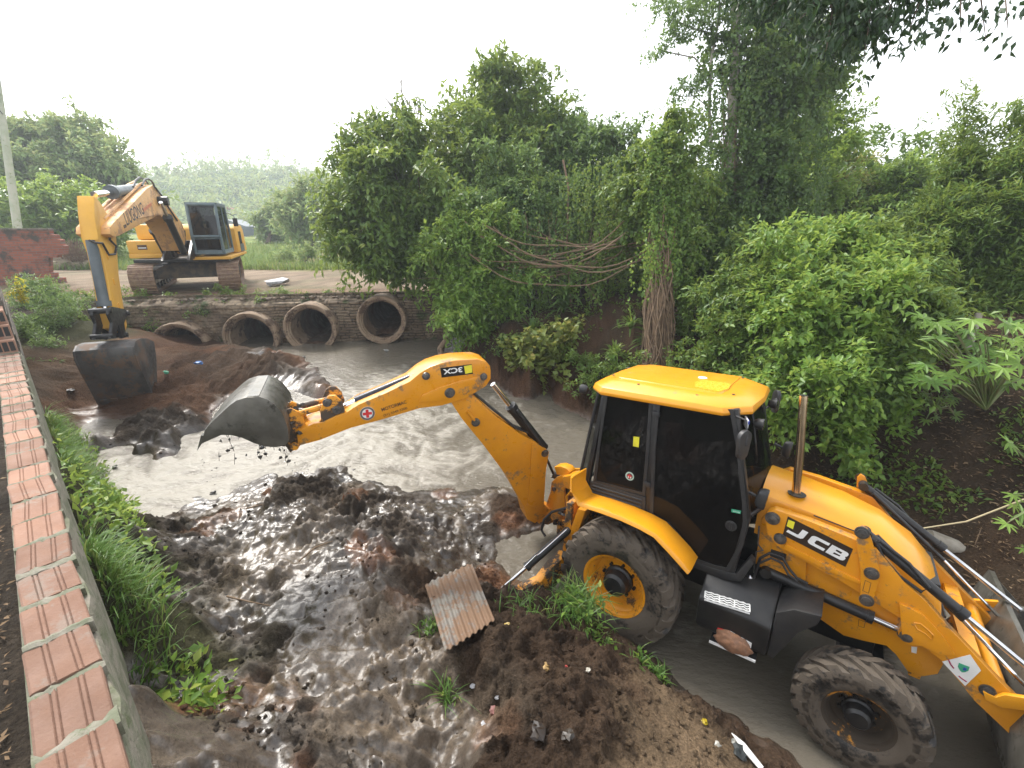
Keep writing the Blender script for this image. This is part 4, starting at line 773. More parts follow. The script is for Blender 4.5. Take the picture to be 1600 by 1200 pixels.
for k in range(40):
    f0 = rg.random(); p = np.array(at([(345 + 110 * f0, 682 + 14 * f0 + rg.uniform(0, 3))], 0)[0]); y = rg.uniform(-W2, W2); L = rg.uniform(.02, .12); v_, f_ = rock((p[0], y, p[1] - L / 2), rg.uniform(.012, .03), rg); hg.add(v_, f_); hg.tube([(p[0], y, p[1]), (p[0] + rg.uniform(-.02, .02), y + rg.uniform(-.02, .02), p[1] - L)], .003, 4)
ap('clinging_mud', hg, pm('dark_mud', (.045, .038, .03), (.025, .022, .02), 12, (.2, .5), bp=.4), bucket)['kind'] = 'stuff'
q = MB()
for k in range(18):
    p = np.array(at([(rg.uniform(452, 474), rg.uniform(628, 668))], 0)[0]); v_, f_ = rock((p[0], rg.uniform(-.18, .2), p[1]), rg.uniform(.02, .05), rg); q.add(v_, f_)
ap('hinge_mud', q, pm('dark_mud', (.045, .038, .03)), bucket)['kind'] = 'stuff'
# falling drops of mud under the bucket
q = MB(); 
for k in range(26):
    p = S(rg.gauss(445, 14) if k % 2 else rg.uniform(315, 345), rg.uniform(702, 760), 4.7); v_, f_ = rock(p, rg.uniform(.004, .012), rg); q.add(v_, f_)
tag(q.build('falling_mud', MATS['dark_mud']), 'small drops of mud falling from the raised digging bucket', 'mud', kind='stuff')
# writing on the dipper
yT = T + .051
a = at([(688, 575), (737, 569), (739, 584), (690, 590)], yT); ap('model_plate', MB().prism(a, yT, yT + .002), pm('decal_black', (.012, .012, .012), None, 8, (.3, .4)), dip)
a = at([(725, 572), (737, 570), (738, 582), (727, 584)], yT + .002); ap('model_badge', MB().prism(a, yT + .002, yT + .004), YST, dip)
text('3CX', AF, yT + .004, at([(722, 573)], yT)[0], at([(692, 577)], yT)[0], .062, WHT, dip, 'lettering', bold=.03, ny=1)
a0 = at([(597, 643)], yT)[0]; a1 = at([(636, 630)], yT)[0]; text('MOTORMAC', AF, yT + .002, a0, a1, .04, BRN, dip, 'lettering', bold=.02, ny=1)
a0 = at([(600, 652)], yT)[0]; a1 = at([(637, 640)], yT)[0]; text('(51) 3349 3300', AF, yT + .002, a0, a1, .036, BRN, dip, 'lettering', bold=.014, ny=1)
a0 = at([(602, 658)], yT)[0]; a1 = at([(637, 646)], yT)[0]; text('motormac.com.br', AF, yT + .002, a0, a1, .018, BRN, dip, 'lettering', ny=1)
x, z = at([(574, 646)], yT)[0]; bd = ap('round_badge', MB().lathe([(.078, 0), (.078, .003), (.001, .003)], (x, yT, z), 30), WHT, dip)
ap('badge_ring', MB().lathe([(.076, .003), (.076, .0045), (.056, .0045), (.056, .003)], (x, yT, z), 30), pm('dark_grey_print', (.12, .11, .11), None, 8), dip)
ap('badge_cross', MB().box((x, yT + .006, z), (.095, .002, .03)).box((x, yT + .0065, z), (.03, .002, .095)), RED, dip)
# ---------------------------------------------------------------- tracked excavator
EC = np.array([-10.8, 15.8, 2.62]); ea = math.radians(-68)
UF = Fr(EC, (math.cos(ea), math.sin(ea), 0), (-math.sin(ea), math.cos(ea), 0), (0, 0, 1))
exc = empty('tracked_excavator', 'yellow crawler excavator parked above the culvert reaching down to the mud', 'excavator', M=UF.M())
def up_(name, mb, mat, parent=None, **k): return mb.build(name, mat, parent or exc, **k)
# undercarriage in its own heading, expressed in the upper frame
hd = np.array([.48, -.88, 0]); hd /= np.linalg.norm(hd); hl = np.array([-hd[1], hd[0], 0]); UC = np.array([-11.1, 16.04, 2.62])
def tf(p): w = UC + hd * p[0] + hl * p[1] + np.array([0, 0, p[2]]); return UF.R.T @ (w - EC)
def tfm(mb): mb.v = [tuple(tf(p)) for p in mb.v]; return mb
for s in (-1, 1):
    yc = s * 1.12; L, r = 1.75, .40; path = []
    for i in range(13): a = math.pi / 2 - math.pi * i / 12; path.append((L + r * math.cos(a), .42 + r * math.sin(a), a))
    n_ = 14
    for i in range(1, n_): path.append((L - 2 * L * i / n_, .02, -math.pi / 2))
    for i in range(13): a = -math.pi / 2 - math.pi * i / 12; path.append((-L + r * math.cos(a), .42 + r * math.sin(a), a))
    for i in range(1, n_): path.append((-L + 2 * L * i / n_, .82, math.pi / 2))
    q = MB()
    for x, z, a in path:
        c, s_ = math.cos(a), math.sin(a); R = np.array([[c, 0, -s_], [0, 1, 0], [s_, 0, c]])
        R = np.stack([np.array([-s_, 0, c]), np.array([0, 1, 0]), np.array([c, 0, s_])], 1)
        q.box((x, yc, z), (.19 if True else 0, .62, .025), R); q.box((x + .028 * c, yc, z + .028 * s_), (.022, .60, .035), R); q.box((x + .02 * c + .06 * -s_, yc, z + .02 * s_ + .06 * c), (.016, .58, .022), R)
    tr_ = up_('crawler_track', tfm(q), TRK, angle=20)
    q = MB(); q.box((0, yc, .42), (3.2, .36, .36)); q.cyl((L, yc - .2, .42), (L, yc + .2, .42), .33, 24); q.cyl((-L, yc - .2, .42), (-L, yc + .2, .42), .33, 24)
    for k in range(6): q.cyl((-1.4 + k * .56, yc - .2, .16), (-1.4 + k * .56, yc + .2, .16), .10, 12)
    up_('track_frame', tfm(q), BLK, tr_)
q = MB(); q.rings([[(.9, -1.0, .34), (.9, 1.0, .34), (-.9, 1.0, .34), (-.9, -1.0, .34)], [(.85, -1.0, .60), (.85, 1.0, .60), (-.85, 1.0, .60), (-.85, -1.0, .60)], [(.65, -.6, .82), (.65, .6, .82), (-.65, .6, .82), (-.65, -.6, .82)]]); q.lathe([(.62, 0), (.62, .2)], (0, 0, .82), 36, 'z', cap=True)
up_('undercarriage_frame', tfm(q), pm('dusty_undercarriage', (.10, .09, .075), (.2, .15, .10), 5, (.6, .8)), bevel=.02)
Zd = UF.yz(317, 400, 1.57)[1]           # deck height
q = MB(); q.box((-.1, 0, Zd - .12), (3.3, 2.5, .10)); up_('deck', q, BLK, bevel=.02)
zb1 = UF.yz(320, 406, 1.62)[1]
# cab side deck skirt, counterweight, hoods
q = MB(); q.prism([(1.62, zb1), (1.62, Zd - .02), (-1.9, Zd - .02), (-1.9, zb1)], .28, 1.32); up_('skirt', q, EXY, bevel=.02)
q = MB(); q.rings([[(x, y, z) for x, z in [(-.25, Zd), (-.25, Zd + .80), (-.45, Zd + .95), (-1.9, Zd + .90), (-2.15, Zd + .75), (-2.3, Zd)]] for y in (-1.28, -1.25, .9, 1.24, 1.29)], True); up_('engine_hood', q, EXY, bevel=.05)
q = MB()
for k in range(5): q.box((-.9 - k * .12, 1.295, Zd + .45), (.05, .012, .5))
up_('hood_vents', q, BLK)
q = MB(); q.box((-1.25, 1.297, Zd + .14), (.8, .012, .26)); up_('side_panel', q, GRY)
q = MB(); q.rings([[(-1.6, -1.3, zb1 - .02), (-2.2, -1.2, zb1), (-2.45, 0, zb1), (-2.2, 1.2, zb1), (-1.6, 1.3, zb1 - .02)], [(-1.6, -1.3, Zd + .6), (-2.2, -1.2, Zd + .6), (-2.5, 0, Zd + .6), (-2.2, 1.2, Zd + .6), (-1.6, 1.3, Zd + .6)]]); up_('counterweight', q, EXY, bevel=.05)
# right-hand tank and tool box
ya, za = UF.yz(202, 399, 1.05); yb, zb2 = UF.yz(247, 376, 1.05); zt = UF.yz(225, 351, .7)[1]
ya = max(ya, -1.75); yb = min(yb, -.30)
q = MB(); q.box((.35, (ya + yb) / 2, (za + .03 + zb2) / 2), (1.4, yb - ya, zb2 - za - .03)); tb = up_('fuel_tank', q, EXY, bevel=.035)
q = MB(); q.box((.35, (ya + yb) / 2, za - .03), (1.42, yb - ya + .02, .13)); up_('tank_skirt', q, EXY, tb, bevel=.02)
q = MB(); q.box((-.3, (ya + yb) / 2 + .08, (zb2 + zt) / 2 + .01), (1.6, yb - ya - .12, zt - zb2)); up_('upper_hood', q, EXY, tb, bevel=.08)
q = MB(); q.box((1.055, ya + .38, (za + zb2) / 2 + .02), (.008, .24, .14)); up_('warning_label', q, BRN, tb); q = MB(); q.box((1.06, ya + .38, (za + zb2) / 2 + .0), (.008, .2, .03)); up_('warning_print', q, WHT, tb)
# cab
y0, z1 = UF.yz(288, 319, 1.57); y1, _ = UF.yz(337, 320, 1.57); z0 = UF.yz(315, 396, 1.6)[1]
y0b, y1b = UF.yz(291, 394, 1.6)[0], UF.yz(342, 396, 1.6)[0]
W_c = y1 - y0; cabp = [(1.60, z0), (1.66, z0 + (z1 - z0) * .35), (1.52, z1), (.12, z1 - .01), (.02, z0 + (z1 - z0) * .5), (.02, z0)]
q = MB()
for s, yy in ((-1, y0), (1, y1)):
    for (xa_, za_), (xb_, zb_) in zip(cabp, cabp[1:] + cabp[:1]): q.tube([(xa_, yy - s * .03, za_), (xb_, yy - s * .03, zb_)], .045, 8)
for x_, z_ in cabp[:5]: q.tube([(x_, y0 + .03, z_), (x_, y1 - .03, z_)], .045, 8)
q.tube([(.75, y1 - .03, z0), (.72, y1 - .03, z1)], .03, 8); q.tube([(1.64, y0 + .03, z0 + (z1 - z0) * .30), (1.64, y1 - .03, z0 + (z1 - z0) * .30)], .02, 6)
ecab = up_('cab', q, CABG)
q = MB(); q.prism([(.1, z1 + .0), (1.5, z1 + .01), (1.54, z1 + .06), (.1, z1 + .06)], y0 - .02, y1 + .02); up_('cab_top', q, CABG, ecab, bevel=.02); q = MB(); q.prism([(.03, z0 - .02), (1.6, z0 - .02), (1.6, z0 + .10), (.03, z0 + .10)], y0, y1); up_('cab_base', q, CABG, ecab, bevel=.02)
q = MB(); q.v = [(1.66, y0 + .08, z0 + (z1 - z0) * .32), (1.66, y1 - .08, z0 + (z1 - z0) * .32), (1.54, y1 - .08, z1 - .05), (1.54, y0 + .08, z1 - .05)]; q.f = [(0, 1, 2, 3)]; up_('windscreen', q, GLX, ecab)
q = MB(); q.v = [(1.60, y0 + .08, z0 + .1), (1.60, y1 - .08, z0 + .1), (1.655, y1 - .08, z0 + (z1 - z0) * .30), (1.655, y0 + .08, z0 + (z1 - z0) * .30)]; q.f = [(0, 1, 2, 3)]; up_('lower_window', q, GLX, ecab)
q = MB(); q.v = [(x, y1 - .02, z) for x, z in cabp]; q.f = [tuple(range(6))]; q.v += [(x, y0 + .02, z) for x, z in cabp]; q.f += [tuple(range(6, 12))]; up_('side_window', q, GLX, ecab)
q = MB(); q.box((.35, (y0 + y1) / 2, z0 + .45), (.45, .45, .12)); q.box((.14, (y0 + y1) / 2, z0 + .8), (.12, .45, .7)); up_('seat', q, PLA, ecab, bevel=.03)
q = MB(); q.tube([(1.5, y1 + .03, z0 + .3), (1.5, y1 + .05, z1 - .5)], .012, 6); q.tube([(.05, y1 + .02, z1 - .2), (.12, y1 + .22, z1 - .3), (.12, y1 + .22, z1 - .6)], .012, 6); hr_ = up_('hand_rail', q, PLA, ecab); q = MB(); q.box((.12, y1 + .23, z1 - .5), (.03, .14, .26)); up_('mirror', q, PLA, hr_, bevel=.01)
for yy in (y0 + .33, y0 + .65): up_('floor_paper', MB().box((1.5, yy, z0 + .13), (.12, .16, .02)), WHT, ecab)
# boom, stick, bucket in the arm frame
KE = np.array([-10.2, 14.3, 0]); eb = math.radians(-67); EF = Fr(KE, (math.cos(eb), math.sin(eb), 0), (-math.sin(eb), math.cos(eb), 0), (0, 0, 1))
ar = bpy.data.objects.new('digging_arm', None); COL.objects.link(ar); ar.parent = exc; ar.matrix_local = UF.M().inverted() @ EF.M()
def ep(name, mb, mat, parent=None, **k): return mb.build(name, mat, parent or ar, **k)
T = .26
bo = EF.tr([(172, 366), (179, 371), (186, 369), (249, 336), (262, 347), (276, 368), (287, 392), (291, 372), (285, 349), (272, 331), (256, 309), (246, 294), (239, 289), (230, 294), (205, 320), (178, 347), (172, 355)], T)
boom = ep('boom', MB().prism(bo, -T, T), EXB, bevel=.03)
for y in (T + .01, -T - .01):
    pass
ep('boom_pipes', MB().tube([(x, -T * .4, z + .06) for x, z in (bo[12], bo[13], bo[14], bo[15])], .03, 6).tube([(x, T * .4, z + .06) for x, z in (bo[12], bo[13], bo[14], bo[15])], .03, 6), EXB, boom)
T2_ = .12
so_ = EF.tr([(145, 306), (151, 309), (157, 316), (170, 338), (181, 354), (183, 385), (186, 430), (192, 470), (199, 508), (196, 520), (184, 512), (178, 490), (170, 440), (160, 393), (152, 372), (147, 335)], T2_)
stick = ep('stick', MB().prism(so_, -T2_, T2_), EXY, bevel=.02)
fl = EF.tr([(147, 306), (153, 309), (159, 370), (154, 375), (148, 340)], .15); ep('stick_head', MB().prism(fl, -.07, .15), EXY, stick, bevel=.02)
for k, (u, v) in enumerate([(163, 360), (168, 400), (178, 440), (186, 478)]):
    x, z = EF.xz(u, v, T2_); ep('bracket', MB().box((x, T2_ + .005, z), (.07, .03, .12)), EXY, stick)
def ecyl(name, a, b, y, r1, r2, split, mat=BLK, par=None):
    A = EF.on(*a, 1, y); B = EF.on(*b, 1, y); M_ = A + (B - A) * split
    o = ep(name, MB().tube([A, M_], r1, 16).tube([M_ - (M_ - A) * .06, M_ + (M_ - A) * .02], r1 * 1.3, 16), mat, par or boom); ep('rod', MB().cyl(M_, B, r2, 12), CHR, o); return o
ecyl('stick_ram', (219, 294), (147, 304), 0, .11, .06, .68, GRY); 
ecyl('bucket_ram', (141, 368), (165, 486), .0, .088, .05, .92, GRY, stick)
for y, a, b in ((.42, (287, 394), (251, 316)), (-.42, (262, 402), (230, 343))): ecyl('boom_ram', a, b, y, .085, .045, .72)
A = EF.on(250, 314, 1, .3); ep('ram_pin', MB().cyl(A - np.array([0, .85, 0]), A + np.array([0, .18, 0]), .11, 18), BLK, boom)
# hoses arching over the boom and stick joints
def hose(px, y, r=.022, par=None): return ep('hydraulic_hose', MB().tube([EF.on(u, v, 1, y) for u, v in px], r, 8), PLA, par or boom)
hose([(208, 292), (212, 282), (218, 277), (226, 281), (231, 287)], .1); hose([(222, 290), (226, 281), (231, 279), (237, 283), (241, 290)], .15); hose([(168, 352), (172, 375), (182, 385), (180, 397), (170, 398), (160, 380), (147, 379), (140, 376)], T2_ + .03, .02, stick)
hose([(240, 290), (252, 305), (262, 322), (277, 345)], T + .03)
# foot brackets and valve block
q = MB()
for s in (-1, 1): q.prism([(EF.tr([(270, 392)], 0)[0][0] - .0, Zd + 2.55), (-1.0, Zd + 2.55), (-1.0, Zd + 3.0), (-.3, Zd + 3.1)], s * .32 - .03, s * .32 + .03)
ep('boom_foot', q, BLK)
q = MB(); rg = random.Random(3)
for k in range(14): q.box((rg.uniform(.9, 1.3), rg.uniform(-.4, .25), Zd + rg.uniform(0, .45)), (rg.uniform(.08, .25), rg.uniform(.06, .2), rg.uniform(.1, .3)))
for k in range(6): q.tube([(1.1, -.35 + k * .1, Zd + .1), (1.45, -.35 + k * .1, Zd + .35), (1.2, -.3 + k * .09, Zd + .75)], .022, 6)
up_('valve_block', q, BLK)
# linkage and bucket
q = MB()
for s in (-1, 1):
    q.prism(EF.tr([(155, 483), (161, 480), (183, 484), (186, 492), (180, 506), (184, 528), (177, 530), (171, 508), (166, 530), (158, 530), (161, 505), (155, 492)], 0), s * .12 - .025, s * .12 + .025)
for u, v in ((157, 486), (186, 490), (183, 524), (160, 526)):
    A = EF.on(u, v, 1, 0); q.cyl(A - np.array([0, .17, 0]), A + np.array([0, .17, 0]), .05, 14)
ep('bucket_linkage', q, BLK, stick, bevel=.006)
BW = .42
sh_ = EF.tr([(238, 534), (228, 529), (217, 529), (209, 533), (206, 542), (208, 554), (215, 572), (226, 596), (238, 623)], BW); SH = np.array(sh_); SH[:, 0] = SH[:, 0]
cn = np.array(EF.tr([(240, 570)], BW)[0]); inn = SH + (cn - SH) / np.linalg.norm(cn - SH, axis=1)[:, None] * .03
bkt = ep('bucket', MB().prism([tuple(p) for p in SH] + [tuple(p) for p in inn[::-1]], -BW, BW), EBK, bevel=.006, angle=50)
sp_ = [tuple(p) for p in SH] + EF.tr([(243, 600), (242, 560)], BW)
ep('side_plate', MB().prism(sp_, BW, BW + .03), EBK, bkt, bevel=.004); ep('side_plate', MB().prism(sp_, -BW - .03, -BW), EBK, bkt, bevel=.004)
p, d = SH[-1], SH[-1] - SH[-2]; d = d / np.linalg.norm(d); n2 = np.array([-d[1], d[0]])
for k in range(5):
    y = -BW + .1 + k * (2 * BW - .2) / 4; ep('tooth', MB().prism([tuple(p - d * .12 + n2 * .03), tuple(p + d * .14), tuple(p - d * .12 - n2 * .03)], y - .05, y + .05), EBK, bkt)
q = MB()
for k in range(4): y = -BW + .12 + k * .2; q.prism([tuple(SH[i] + (SH[i] - cn) / np.linalg.norm(SH[i] - cn) * j) for i, j in [(3, .0), (4, .0), (5, .0), (6, .0), (6, .03), (5, .03), (4, .03), (3, .03)]], y - .04, y + .04)
q = None
yT = T + .002
text('LIUGONG', EF, yT, EF.xz(199, 353, yT), EF.xz(226, 334, yT), .26, pm('dark_print', (.05, .045, .045), None, 8), boom, 'lettering', bold=.01, ny=1)
ep('red_print', MB().prism(EF.tr([(224, 326), (236, 316), (237, 321), (225, 331)], yT), T, T + .004), pm('faded_red_print', (.65, .22, .10), None, 8), boom)
ep('side_print', MB().prism(EF.tr([(193, 352), (197, 350), (198, 355), (194, 357)], yT), T, T + .004), BRN, boom)
# ---------------------------------------------------------------- culvert
PIPES = [(-3.89, 1.98, .71), (-5.90, 1.78, .74), (-7.55, 1.55, .75), (-9.45, 1.30, .76)]
# open the ground where the pipes run
me = terrain.data; bm = bmesh.new(); bm.from_mesh(me)
dl = [f for f in bm.faces if (lambda c: any(abs(c.x - px) < .80 and culv(c.x) - .0 < c.y < culv(c.x) + .6 for px, pz, r in PIPES))(f.calc_center_median())]
bmesh.ops.delete(bm, geom=dl, context='FACES'); bm.to_mesh(me); bm.free()
STN = None
m, nt, b, o = newmat('culvert_stone'); tc = nt.nodes.new('ShaderNodeTexCoord').outputs['Object']
k1 = noise(nt, tc, 14, 8, .7); c_ = mixc(nt, mrange(nt, noise(nt, tc, 2.2, 6), .35, .65), (.16, .115, .075), (.25, .19, .125)); c_ = mixc(nt, mrange(nt, k1, .45, .7), c_, (.07, .055, .04)); c_ = mixc(nt, mrange(nt, noise(nt, tc, 1.6, 9, .7), .52, .62), c_, (.06, .085, .028))
c_ = mixc(nt, attrn(nt, 'gap', 'Fac'), c_, (.03, .024, .018)); nt.links.new(c_, b.inputs['Base Color']); b.inputs['Roughness'].default_value = .85; bump(nt, b, noise(nt, tc, 40, 6, .7), .6, .02); STONE = m
us = np.arange(-11.6, -1.95, .022); zs = np.arange(.7, 2.75, .02); U, Z = np.meshgrid(us, zs)
zw = Z + .09 * fbm(U * 1.1, Z * 2, 200, 4); row = np.floor(zw / .085); fz = zw / .085 - row
cw = .22 + .18 * _h(row, row * 0 + 3, 9); cc_ = U / cw + _h(row, row * 0, 7) * 5; ci = np.floor(cc_); fx = cc_ - ci
edge = np.minimum(np.minimum(fz, 1 - fz) * .095, np.minimum(fx, 1 - fx) * cw); gap = sstep(.014, .004, edge)
out = .05 * _h(ci, row, 11) + .02 * fbm(U * 12, Z * 12, 210, 3) - .045 * gap + .20 * (fbm(U * 1.4, Z * 1.4, 214, 4) - .5)
lft = sstep(-6.5, -7.5, U); out = out * (1 - .5 * lft) + lft * .22 * (fbm(U * 2.2, Z * 2.2, 216, 4) - .3) ; gap = gap * (1 - .6 * lft)
cu = 13.5 + (U + 3.9) * .13
top = sstep(2.56, 2.80, Z + .26 * fbm(U * 1.6, Z * 0, 219, 4)) ; Y_ = cu - .12 - out + top * .35
wall = sheet('culvert_wall', U, Y_, Z - top * .03, STONE, {'gap': gap})
bm = bmesh.new(); bm.from_mesh(wall.data)
dl = [f for f in bm.faces if (lambda c: any(math.hypot(c.x - px, c.z - pz) < r * .86 for px, pz, r in PIPES))(f.calc_center_median())]
bmesh.ops.delete(bm, geom=dl, context='FACES'); bm.to_mesh(wall.data); bm.free()
tag(wall, 'dry stone headwall with moss holding the row of round culvert pipes', 'wall')
CON = pm('stained_concrete', (.22, .15, .095), (.32, .24, .165), 3.5, (.7, .9), bp=.5, bsc=25, dirt=((.09, .055, .035), .52, 3))
CONI = pm('shaded_silted_concrete', (.07, .05, .035), (.12, .085, .06), 2.5, (.5, .8), bp=.5, bsc=18, dirt=((.09, .045, .025), .5, 2))  # barrel concrete darkened to paint the shade inside the pipes, plus silt patches
lbs = ['round concrete culvert pipe farthest right, fully above the water', 'round concrete pipe with silt floor, second from the right in the culvert row', 'round concrete culvert pipe half hidden behind the dirt ramp', 'round concrete culvert pipe almost buried under dirt, nearest the excavator']
for (px, pz, r), lb in zip(PIPES, lbs):
    t = empty('concrete_pipe', lb, 'pipe', (px, 13.5 + (px + 3.9) * .13, pz), math.atan(.13), 'concrete pipes of the culvert'); ri = r * .77
    q = MB(); q.lathe([(ri * 1.0, .5), (ri * 1.0, -.44), (ri * 1.05, -.46), (ri * 1.07, -.51), (ri * 1.14, -.52), (ri * 1.15, -.56), (r * .97, -.57), (r, -.54), (r, -.34), (r * .985, -.22), (r * .985, .6)], (0, 0, 0), 64)
    v = []
    for p in q.v:
        a = math.atan2(p[2], p[0]); k = 1 + .012 * (fbm(np.array([a * 3 + px * 5.]), np.array([p[1] * 5.]), 33, 3)[0] - .5); v.append((p[0] * k, p[1], p[2] * k))
    q.v = v; q.build('collar', CON, t, angle=40)
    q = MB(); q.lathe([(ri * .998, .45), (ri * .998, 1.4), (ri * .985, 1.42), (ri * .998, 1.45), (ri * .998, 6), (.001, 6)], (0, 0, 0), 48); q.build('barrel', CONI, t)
    q = MB(); sl = []
    for i in range(20):
        y = -.40 + i * .25; sl.append([(x, y, -math.sqrt(max(ri * ri - x * x, 0)) * .995 + max(0, .09 + .05 * math.sin(i * 1.7 + px) - abs(x) * .35) ) for x in np.linspace(-.26, .26, 9)])
    q.rings(sl, False, False); q.build('silt', pm('silt', (.13, .075, .045), (.09, .055, .035), 6, (.4, .7), bp=.5), t)  # silt colour also lowered for the shade inside the pipe
# rubble along the top of the headwall
q = MB(); rg = random.Random(8)
for k in range(900):
    x = rg.uniform(-11.2, -2.1) if k % 3 else rg.uniform(-3.4, -2.1); y = 13.5 + (x + 3.9) * .13 + rg.uniform(.0, .9); v_, f_ = rock((x, y, gz(x, y) if y > culv(x) + .27 else 2.60), rg.uniform(.02, .085), rg); q.add(v_, f_)
tag(q.build('rubble', pm('rubble_stone', (.22, .17, .125), (.15, .12, .09), 3, (.8, .95), bp=.5), angle=80), 'loose broken stones and gravel lying along the top of the headwall', 'rubble', kind='stuff')
# ---------------------------------------------------------------- low brick wall beside the bank
BR = pm('hollow_brick', (.27, .150, .100), (.22, .12, .08), 3, (.75, .95), bp=.5, bsc=70, dirt=((.24, .17, .13), .45, 4)); MOR = pm('cement_mortar', (.22, .20, .16), (.12, .13, .08), 10, (.8, .95), bp=.8, bsc=40, dirt=((.10, .12, .06), .4, 9))
oi = BR.node_tree.nodes.new('ShaderNodeObjectInfo'); hv = BR.node_tree.nodes.new('ShaderNodeHueSaturation'); bb0 = [n for n in BR.node_tree.nodes if n.type == 'BSDF_PRINCIPLED'][0]; lk0 = bb0.inputs['Base Color'].links[0].from_socket
BR.node_tree.links.new(lk0, hv.inputs['Color']); BR.node_tree.links.new(mrange(BR.node_tree, oi.outputs['Random'], 0, 1, .72, 1.22), hv.inputs['Value']); BR.node_tree.links.new(hv.outputs[0], bb0.inputs['Base Color'])
def wpt(t, o, z): p = WB + WD * t + WN * o; return (p[0], p[1], z)
lw = bpy.data.objects.new('brick_parapet', None); COL.objects.link(lw); tag(lw, 'low parapet wall capped with orange hollow bricks and rough mortar', 'wall')
lw.location = wpt(3, -.1, 2.6); lo = Vector(lw.location)
def wbuild(q, name, mat, par=lw, **k):
    q.v = [(a - lo.x, b - lo.y, c - lo.z) for a, b, c in q.v]; return q.build(name, mat, par, **k)
def wbox(q, t0, t1, o0, o1, z0, z1):
    return q.add([wpt(t, o, z) for t in (t0, t1) for o in (o0, o1) for z in (z0, z1)], [(0, 1, 3, 2), (4, 6, 7, 5), (0, 4, 5, 1), (2, 3, 7, 6), (0, 2, 6, 4), (1, 5, 7, 3)])
WW = .215
q = MB(); n = 60; top_ = []
for i in range(n): 
    t = -1.0 + i * 9.0 / (n - 1); j = .012 * math.sin(i * 2.3) + .008 * math.sin(i * 5.1)
    top_.append([wpt(t, .012 + j * .6, 1.6), wpt(t, .016 + j, 2.80), wpt(t, .006 + j, 2.845 + j * .6), wpt(t, -WW - .01, 2.845), wpt(t, -WW - .01, 1.6)])
q.rings(top_, True); body = wbuild(q, 'rendered_core', MOR)
rg = random.Random(21); tpos = -1.0; i = 0; bricks = []
while tpos < 7.7:
    L = .285 + rg.uniform(-.01, .01); g_ = .018 + rg.uniform(0, .02); rs = []
    zt = 2.905 + rg.uniform(-.006, .006); tilt = rg.uniform(-.006, .006); tw = rg.uniform(-.008, .008)
    prof = [(-.012, 2.84), (-.012, 2.89)]; prof = [(0, 2.84), (0, zt - .006), (-.006, zt)]
    for gpos in (.055, .072, .135, .152): prof += [(-gpos + .004, zt), (-gpos, zt - .006), (-gpos - .004, zt)]
    prof += [(-WW + .012, zt), (-WW + .004, zt - .006), (-WW + .004, 2.84)]
    q = MB(); q.rings([[wpt(t, o + tw * (1 if k else -1), z + tilt * (1 if k else -1)) for o, z in prof] for k, t in enumerate((tpos, tpos + L))], True)
    bricks.append(wbuild(q, 'cap_brick', BR, angle=25))
    # mortar bed bulging out of the joint
    q = MB(); tm = tpos + L + g_ / 2; rs = []; jm = rg.uniform(.2, 1.5)
    for k in range(11):
        o = .012 - (WW + .01) * k / 10; w = g_ / 2 + .002 + .022 * rg.random() ** 1.5 * jm; h = zt - .004 + .012 * rg.random(); sh = .006 * math.sin(k * .9 + i)
        rs.append([wpt(tm - w + sh, o, 2.85), wpt(tm - w * .9 + sh, o, h - .004), wpt(tm + sh, o, h + .004), wpt(tm + w * .9 + sh, o, h - .004), wpt(tm + w + sh, o, 2.85)])
    q.rings(rs, True); wbuild(q, 'mortar_joint', MOR)
    tpos += L + g_; i += 1
# stepped-up far end with black plates painting the shade of open brick cells, then the old dark wall
q = MB()
for k in range(3): wbox(q, 7.75 + k * .14, 8.6, -WW, .0, 2.9 + k * .19, 3.085 + k * .19)
wbuild(q, 'stepped_courses', BR, bevel=.004)
q = MB()
for k in range(3):
    for a in range(3): wbox(q, 7.745 + k * .14, 7.749 + k * .14, -WW + .02 + a * .065, -WW + .07 + a * .065, 2.93 + k * .19, 3.06 + k * .19)
wbuild(q, 'brick_cell_shade', BLK)['kind'] = 'stuff'
OLD = pm('lichened_old_masonry', (.10, .085, .07), (.17, .13, .10), 4, (.8, .95), bp=.7, bsc=18, dirt=((.05, .055, .04), .55, 5))
q = MB()
rg = random.Random(2)
for k in range(17):
    z = 2.4 + k * .105; wbox(q, 8.6 + rg.uniform(0, .03) - max(0, k - 14) * -.2, 13, -.22 + rg.uniform(-.008, .008), .02 + rg.uniform(-.01, .01), z, z + .095)
wbox(q, 8.64, 13, -.2, .0, 1.0, 4.15)
ow_ = q.build('old_masonry_wall', OLD, None, bevel=.006); tag(ow_, 'tall dark weathered masonry wall at the far left edge, continuing the parapet', 'wall')
# red brick ruin behind
m, nt, b, o = newmat('red_brickwork'); tc = nt.nodes.new('ShaderNodeTexCoord').outputs['Generated']
bt = nt.nodes.new('ShaderNodeTexBrick'); oc = nt.nodes.new('ShaderNodeTexCoord').outputs['UV']; nt.links.new(attrn(nt, 'flat', 'Vector'), bt.inputs['Vector'])
bt.inputs['Scale'].default_value = 1.; bt.inputs['Brick Width'].default_value = .26; bt.inputs['Row Height'].default_value = .085; bt.inputs['Mortar Size'].default_value = .010; bt.inputs['Color1'].default_value = (.30, .095, .055, 1); bt.inputs['Color2'].default_value = (.20, .065, .04, 1); bt.inputs['Mortar'].default_value = (.16, .12, .10, 1)
ob = nt.nodes.new('ShaderNodeTexCoord').outputs['Object']; c_ = mixc(nt, mrange(nt, noise(nt, ob, 1.4, 8, .7), .5, .62), bt.outputs['Color'], (.06, .055, .045)); nt.links.new(c_, b.inputs['Base Color']); b.inputs['Roughness'].default_value = .9; bump(nt, b, bt.outputs['Fac'], -.5, .02); RBK = m
